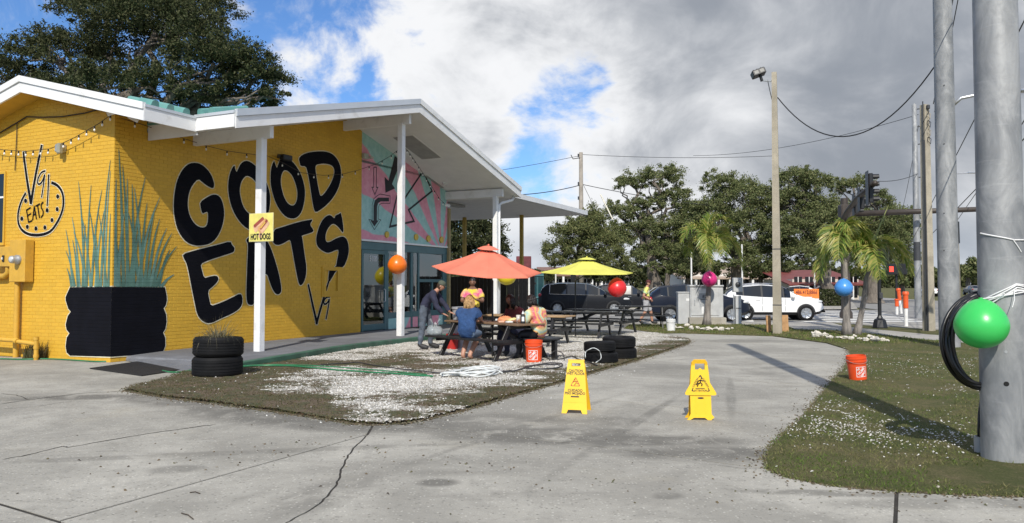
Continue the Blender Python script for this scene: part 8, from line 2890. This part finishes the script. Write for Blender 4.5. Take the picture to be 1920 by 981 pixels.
FEET = {'an_l>to_l': (0, 1), 'an_r>to_r': (0, 1), 'kn_l>an_l': (.92, 1), 'kn_r>an_r': (.92, 1)}
# man bending over the table; he faces +x (to the right)
mp = G(790, 657)
mx0, my0 = mp.x + .10, mp.y - .05
J = dict(pelvis=(-.05, 0, .99), spine=(.02, 0, 1.14), chest=(.16, 0, 1.29), neck=(.28, -.01, 1.385), headc=(.365, -.02, 1.475),
   sh_l=(.21, .19, 1.31), el_l=(.40, .22, 1.07), wr_l=(.56, .10, .865), sh_r=(.18, -.20, 1.30), el_r=(.27, -.27, 1.04), wr_r=(.43, -.26, .84),
   hp_l=(-.03, .10, .94), kn_l=(.12, .13, .52), an_l=(.10, .14, .10), to_l=(.30, .16, .05), hp_r=(-.04, -.10, .94), kn_r=(-.06, -.11, .52), an_r=(-.12, -.12, .10), to_r=(.08, -.13, .05))
person('man in navy shirt and grey jeans bending over the end of the front picnic table', (mx0, my0, .03), 0, J,
    dict(skin=M_SKIN, shirt=(M_NAVY, {**TORSO, **LONG_SL}, .018), trousers=(M_JEANS, LEGS, .014), shoes=(M_SHOE, FEET, .016)), cap_hat(M_CAPG, M_BROWNH), (1, 0, -.38), (.38, 0, 1), 1.0,
    {'r': dict(d=Vector((.9, -.1, -.35)), up=Vector((0, 0, 1)), curl=.15), 'l': dict(d=Vector((.9, 0, -.35)), up=Vector((0, 0, 1)), curl=.15)})
# plastic bag on the bench beside him
q = AT(811, 616, my0 - .55)
bag = MB().lathe([(0, 0), (.13, .0), (.17, .05), (.16, .11), (.12, .17), (.05, .21), (.08, .25)], 15)
rb2 = random.Random(2)
bag.v = [tuple(Vector(v) * (1 + rb2.uniform(-.3, .22))) for v in bag.v]
for k in (-1, 1):
 bag.add([(k * .03, -.03, .23), (k * .03, .03, .23), (k * .09, .03, .36), (k * .12, -.02, .33)], [(0, 1, 2, 3)])
mbag, nt, b_, out = nt_mat('thin_plastic_bag')
b_.inputs['Base Color'].default_value = (.42, .47, .48, 1)
b_.inputs['Roughness'].default_value = .25
b_.inputs['Alpha'].default_value = .55
bb_ = T1 - Vector((.756, .654, 0)) * .735 - e * 1.05
tag(bag.build('plastic_bag', mbag, None, True, loc=(bb_.x, bb_.y, .462)), 'crumpled pale plastic bag on the near bench beside the bending man', 'bag')
def seated(fx=1.0, lean=.05, arm=.0, knee=.42, wr=((-.12, .42, .80), (.12, .42, .80)), el=((-.24, .14, .86), (.24, .14, .86)), sh=.185, foot=.45):
 """sitting figure facing +y, seat top at .46"""
 return dict(pelvis=(0, 0, .56), spine=(0, .0 + lean * .3, .74), chest=(0, lean, .93), neck=(0, lean * 1.5 + .01, 1.09), headc=(0, lean * 1.9 + .03, 1.215),
    sh_l=(-sh, lean, .98), el_l=el[0], wr_l=wr[0], sh_r=(sh, lean, .98), el_r=el[1], wr_r=wr[1],
    hp_l=(-.10, .05, .545), kn_l=(-.13, knee, .53), an_l=(-.12, foot, .10), to_l=(-.13, foot + .16, .05), hp_r=(.10, .05, .545), kn_r=(.13, knee, .53), an_r=(.12, foot, .10), to_r=(.13, foot + .16, .05))
fdir = Vector((.756, .654, 0))
rzw = math.atan2(fdir.y, fdir.x) - R(90)
# woman in blue on the near bench
wpos = T1 - fdir * .76 + e * .10
Jw = seated(lean=.06, knee=.36, foot=.02)
Jw['an_l'] = (-.12, .06, .10); Jw['to_l'] = (-.12, .14, .04); Jw['an_r'] = (.05, .02, .10); Jw['to_r'] = (.06, .12, .04)
person('woman with blond hair in a blue top seated on the near bench', (wpos.x, wpos.y, .0), R(-22), Jw,
    dict(skin=M_SKIN, top=(M_BLUETEE, {**TORSO, **SHORT_SL, 'pelvis>spine': (0, 1)}, .028), shorts=(M_SHORTS, SHORTS_, .014)), cap_hair(M_BLOND, length=.24, spread=.18), (0, 1, -.12), (0, .1, 1), 1.06)
# person in tie-dye at the right end
fd2 = Vector((-.80, .60, 0))
tpos = Vector((T1.x + .98, T1.y - .62, 0))
Jt = seated(lean=.10, knee=.40, wr=((-.20, .50, .80), (.06, .48, .80)), el=((-.28, .22, .80), (.26, .20, .80)))
td = person('person in warm tie-dye with dark hair seated at the right table end', (tpos.x, tpos.y, .0), math.atan2(fd2.y, fd2.x) - R(90), Jt,
   dict(skin=M_SKIN2, shirt=(M_TD1, {**TORSO, **{'sh_l>el_l': (0, .9), 'sh_r>el_r': (0, .9)}, 'pelvis>spine': (0, 1), 'pelvis>hp_l': (0, .6), 'pelvis>hp_r': (0, .6)}, .034), trousers=(M_FLATBLACK, LEGS, .012), shoes=(M_SHOE, FEET, .014)),
   cap_hair(M_BLACKH, length=.13, spread=.04), (0, 1, -.2), (0, .2, 1), 1.12)
# person in maroon on the far bench
mpos = T1 + fdir * .76 - e * .02
Jm = seated(lean=.12)
person('person in dark red seated on the far bench, half hidden by the woman in blue', (mpos.x, mpos.y, .0), rzw + R(180), Jm,
    dict(skin=M_SKIN3, top=(M_MAROON, {**TORSO, **LONG_SL, 'pelvis>spine': (0, 1)}, .022), trousers=(M_NAVY, LEGS, .012), shoes=(M_SHOE, FEET, .014)), cap_hair(M_BLACKH, length=.2, spread=.1), (0, 1, -.1), (0, .1, 1), 1.0)
# standing figure behind the table facing us
spz = AT(886, 560, 19.2)
Js = dict(pelvis=(0, 0, .96), spine=(0, 0, 1.13), chest=(0, .01, 1.33), neck=(0, .02, 1.47), headc=(0, .04, 1.595), sh_l=(-.18, .0, 1.37), el_l=(-.26, .10, 1.12), wr_l=(-.10, .30, 1.18), sh_r=(.18, 0, 1.37), el_r=(.26, .10, 1.12), wr_r=(.12, .30, 1.14),
    hp_l=(-.10, 0, .90), kn_l=(-.11, .02, .50), an_l=(-.11, -.01, .10), to_l=(-.13, .17, .05), hp_r=(.10, 0, .90), kn_r=(.11, .02, .50), an_r=(.11, -.01, .10), to_r=(.13, .17, .05))
person('standing person in a yellow and pink tie-dye shirt behind the woman in blue', (spz.x, 19.2, .0), R(180), Js,
    dict(skin=M_SKIN3, shirt=(M_TD3, {**TORSO, **SHORT_SL}, .022), trousers=(M_NAVY, LEGS, .012), shoes=(M_SHOE, FEET, .014)), cap_hair(M_BLACKH), (0, 1, -.15), (0, .15, 1), .98)
# walking man in the back, seen from his right as he heads right
wk = AT(1211, 570, 29.6)
Jk = dict(pelvis=(0, 0, .95), spine=(.02, 0, 1.12), chest=(.04, 0, 1.32), neck=(.06, 0, 1.46), headc=(.09, 0, 1.585), sh_l=(.04, .18, 1.36), el_l=(.0, .24, 1.10), wr_l=(.20, .16, .98), sh_r=(.03, -.18, 1.36), el_r=(-.14, -.24, 1.10), wr_r=(.10, -.20, .97),
    hp_l=(0, .09, .89), kn_l=(.20, .10, .52), an_l=(.26, .10, .10), to_l=(.45, .10, .06), hp_r=(0, -.09, .89), kn_r=(-.03, -.10, .50), an_r=(-.27, -.10, .14), to_r=(-.12, -.10, .05))
person('man in a lime tie-dye shirt and dark cap walking behind the farthest table', (wk.x, 29.6, .0), 0, Jk,
    dict(skin=M_SKIN, shirt=(M_TD2, {**TORSO, **SHORT_SL}, .022), shorts=(M_GREYSH, {**SHORTS_, 'hp_l>kn_l': (0, .9), 'hp_r>kn_r': (0, .9)}, .03), shoes=(M_SHOE, FEET, .014)), cap_hat(M_CAPD, M_BROWNH), (1, -.25, -.25), (.2, 0, 1), 1.05)
# ---------------------------------------------------------------- things on the front table
def ontab(u, v):
 """u along the table (towards its right end), v away from the near bench"""
 p = T1 + e * u + fdir * v
 return (p.x, p.y, .766)
def put(mb, name, mat, lab, cat, u, v, rz=0, sm=False):
 return tag(mb.build(name, mat, None, sm, loc=ontab(u, v), rot=(0, 0, rz)), lab, cat)
M_KRAFT = pm('kraft_paper', (.40, .26, .15), .85, var=.2, bump=.004, bscale=15)
bagm = MB()
bagm.add([(-.07, -.05, 0), (.07, -.05, 0), (.07, .05, 0), (-.07, .05, 0), (-.08, -.045, .2), (.07, -.05, .21), (.075, .04, .19), (-.07, .05, .22)], [(0, 1, 5, 4), (1, 2, 6, 5), (2, 3, 7, 6), (3, 0, 4, 7), (0, 3, 2, 1)])
put(bagm, 'paper_bag', M_KRAFT, 'brown paper bag on the left end of the front table', 'paper bag', -.78, .1, .3)
put(MB().lathe([(0, 0), (.036, 0), (.034, .13), (.014, .17), (.013, .2), (0, .2)], 14), 'bottle', M_WHITEPL, 'small white bottle left of the brown paper bag', 'bottle', -.98, .0, 0, True)
M_PEACH = pm('peach_cloth', (.72, .30, .14), .8, var=.15, bump=.01, bscale=12)
M_PALEY = pm('pale_yellow_cloth', (.66, .62, .28), .8, var=.2, bump=.01, bscale=12)
def bundle(sx_, sy_, sz_, sd):
 r_ = random.Random(sd)
 mb = MB().sphere((0, 0, sz_ * .6), (sx_, sy_, sz_), 16, 9)
 mb.v = [(x * (1 + r_.uniform(-.15, .15)), y * (1 + r_.uniform(-.15, .15)), max(.002, z * (1 + r_.uniform(-.2, .2)))) for x, y, z in mb.v]
 return mb
put(bundle(.17, .13, .07, 1), 'cloth_bundle', M_PEACH, 'peach coloured folded cloth on the front table', 'cloth', .28, .12, .4, True)
put(bundle(.24, .12, .055, 2), 'cloth_bundle', M_PALEY, 'pale yellow cloth beside the peach one on the front table', 'cloth', .58, .16, -.5, True)
M_CLEAR = pm('clear_cup', (.55, .52, .48), .1, spec=.8)
put(MB().lathe([(0, 0), (.038, 0), (.046, .16), (.043, .16), (.036, .01), (0, .01)], 16), 'plastic_cup', M_CLEAR, 'clear plastic cup near the right end of the front table', 'cup', .80, .02, 0, True)
put(MB().bbox((0, 0, .02), (.12, .09, .04), .008), 'food_tray', pm('peach_tray', (.72, .42, .28), .6), 'small peach food tray on the front table', 'tray', .50, -.18, .3)
put(MB().bbox((0, 0, .018), (.13, .10, .035), .008), 'food_box', M_WHITEPL, 'white food box on the front table beside the tray', 'box', .68, -.12, .6)
fk = thing('sauce_bottle', 'dark squeeze bottle with a white cap at the right end of the front table', 'bottle', ontab(1.02, -.05), 0)
MB().lathe([(0, 0), (.045, 0), (.05, .02), (.05, .15), (.03, .19), (0, .19)], 16).build('body', M_CLAD, fk, True, auto=40)
MB().box((0, -.0505, .09), (.05, .004, .09)).build('label_patch', M_WHITEPL, fk)
MB().lathe([(.022, .185), (.022, .21), (.010, .22), (.006, .25), (0, .25)], 12).build('cap', M_WHITEPL, fk, True)
gb = AT(867, 575, 18.4)
bin_ = thing('grey_bin', 'grey plastic bin standing behind the front table', 'bin', (gb.x, 18.4, .01), 0)
MB().lathe([(0, 0), (.2, 0), (.24, .95), (.26, .95), (.26, 1.0), (.235, 1.0), (.2, .03), (0, .03)], 20).build('body', pm('grey_bin_plastic', (.34, .345, .36), .5), bin_, True, auto=35)
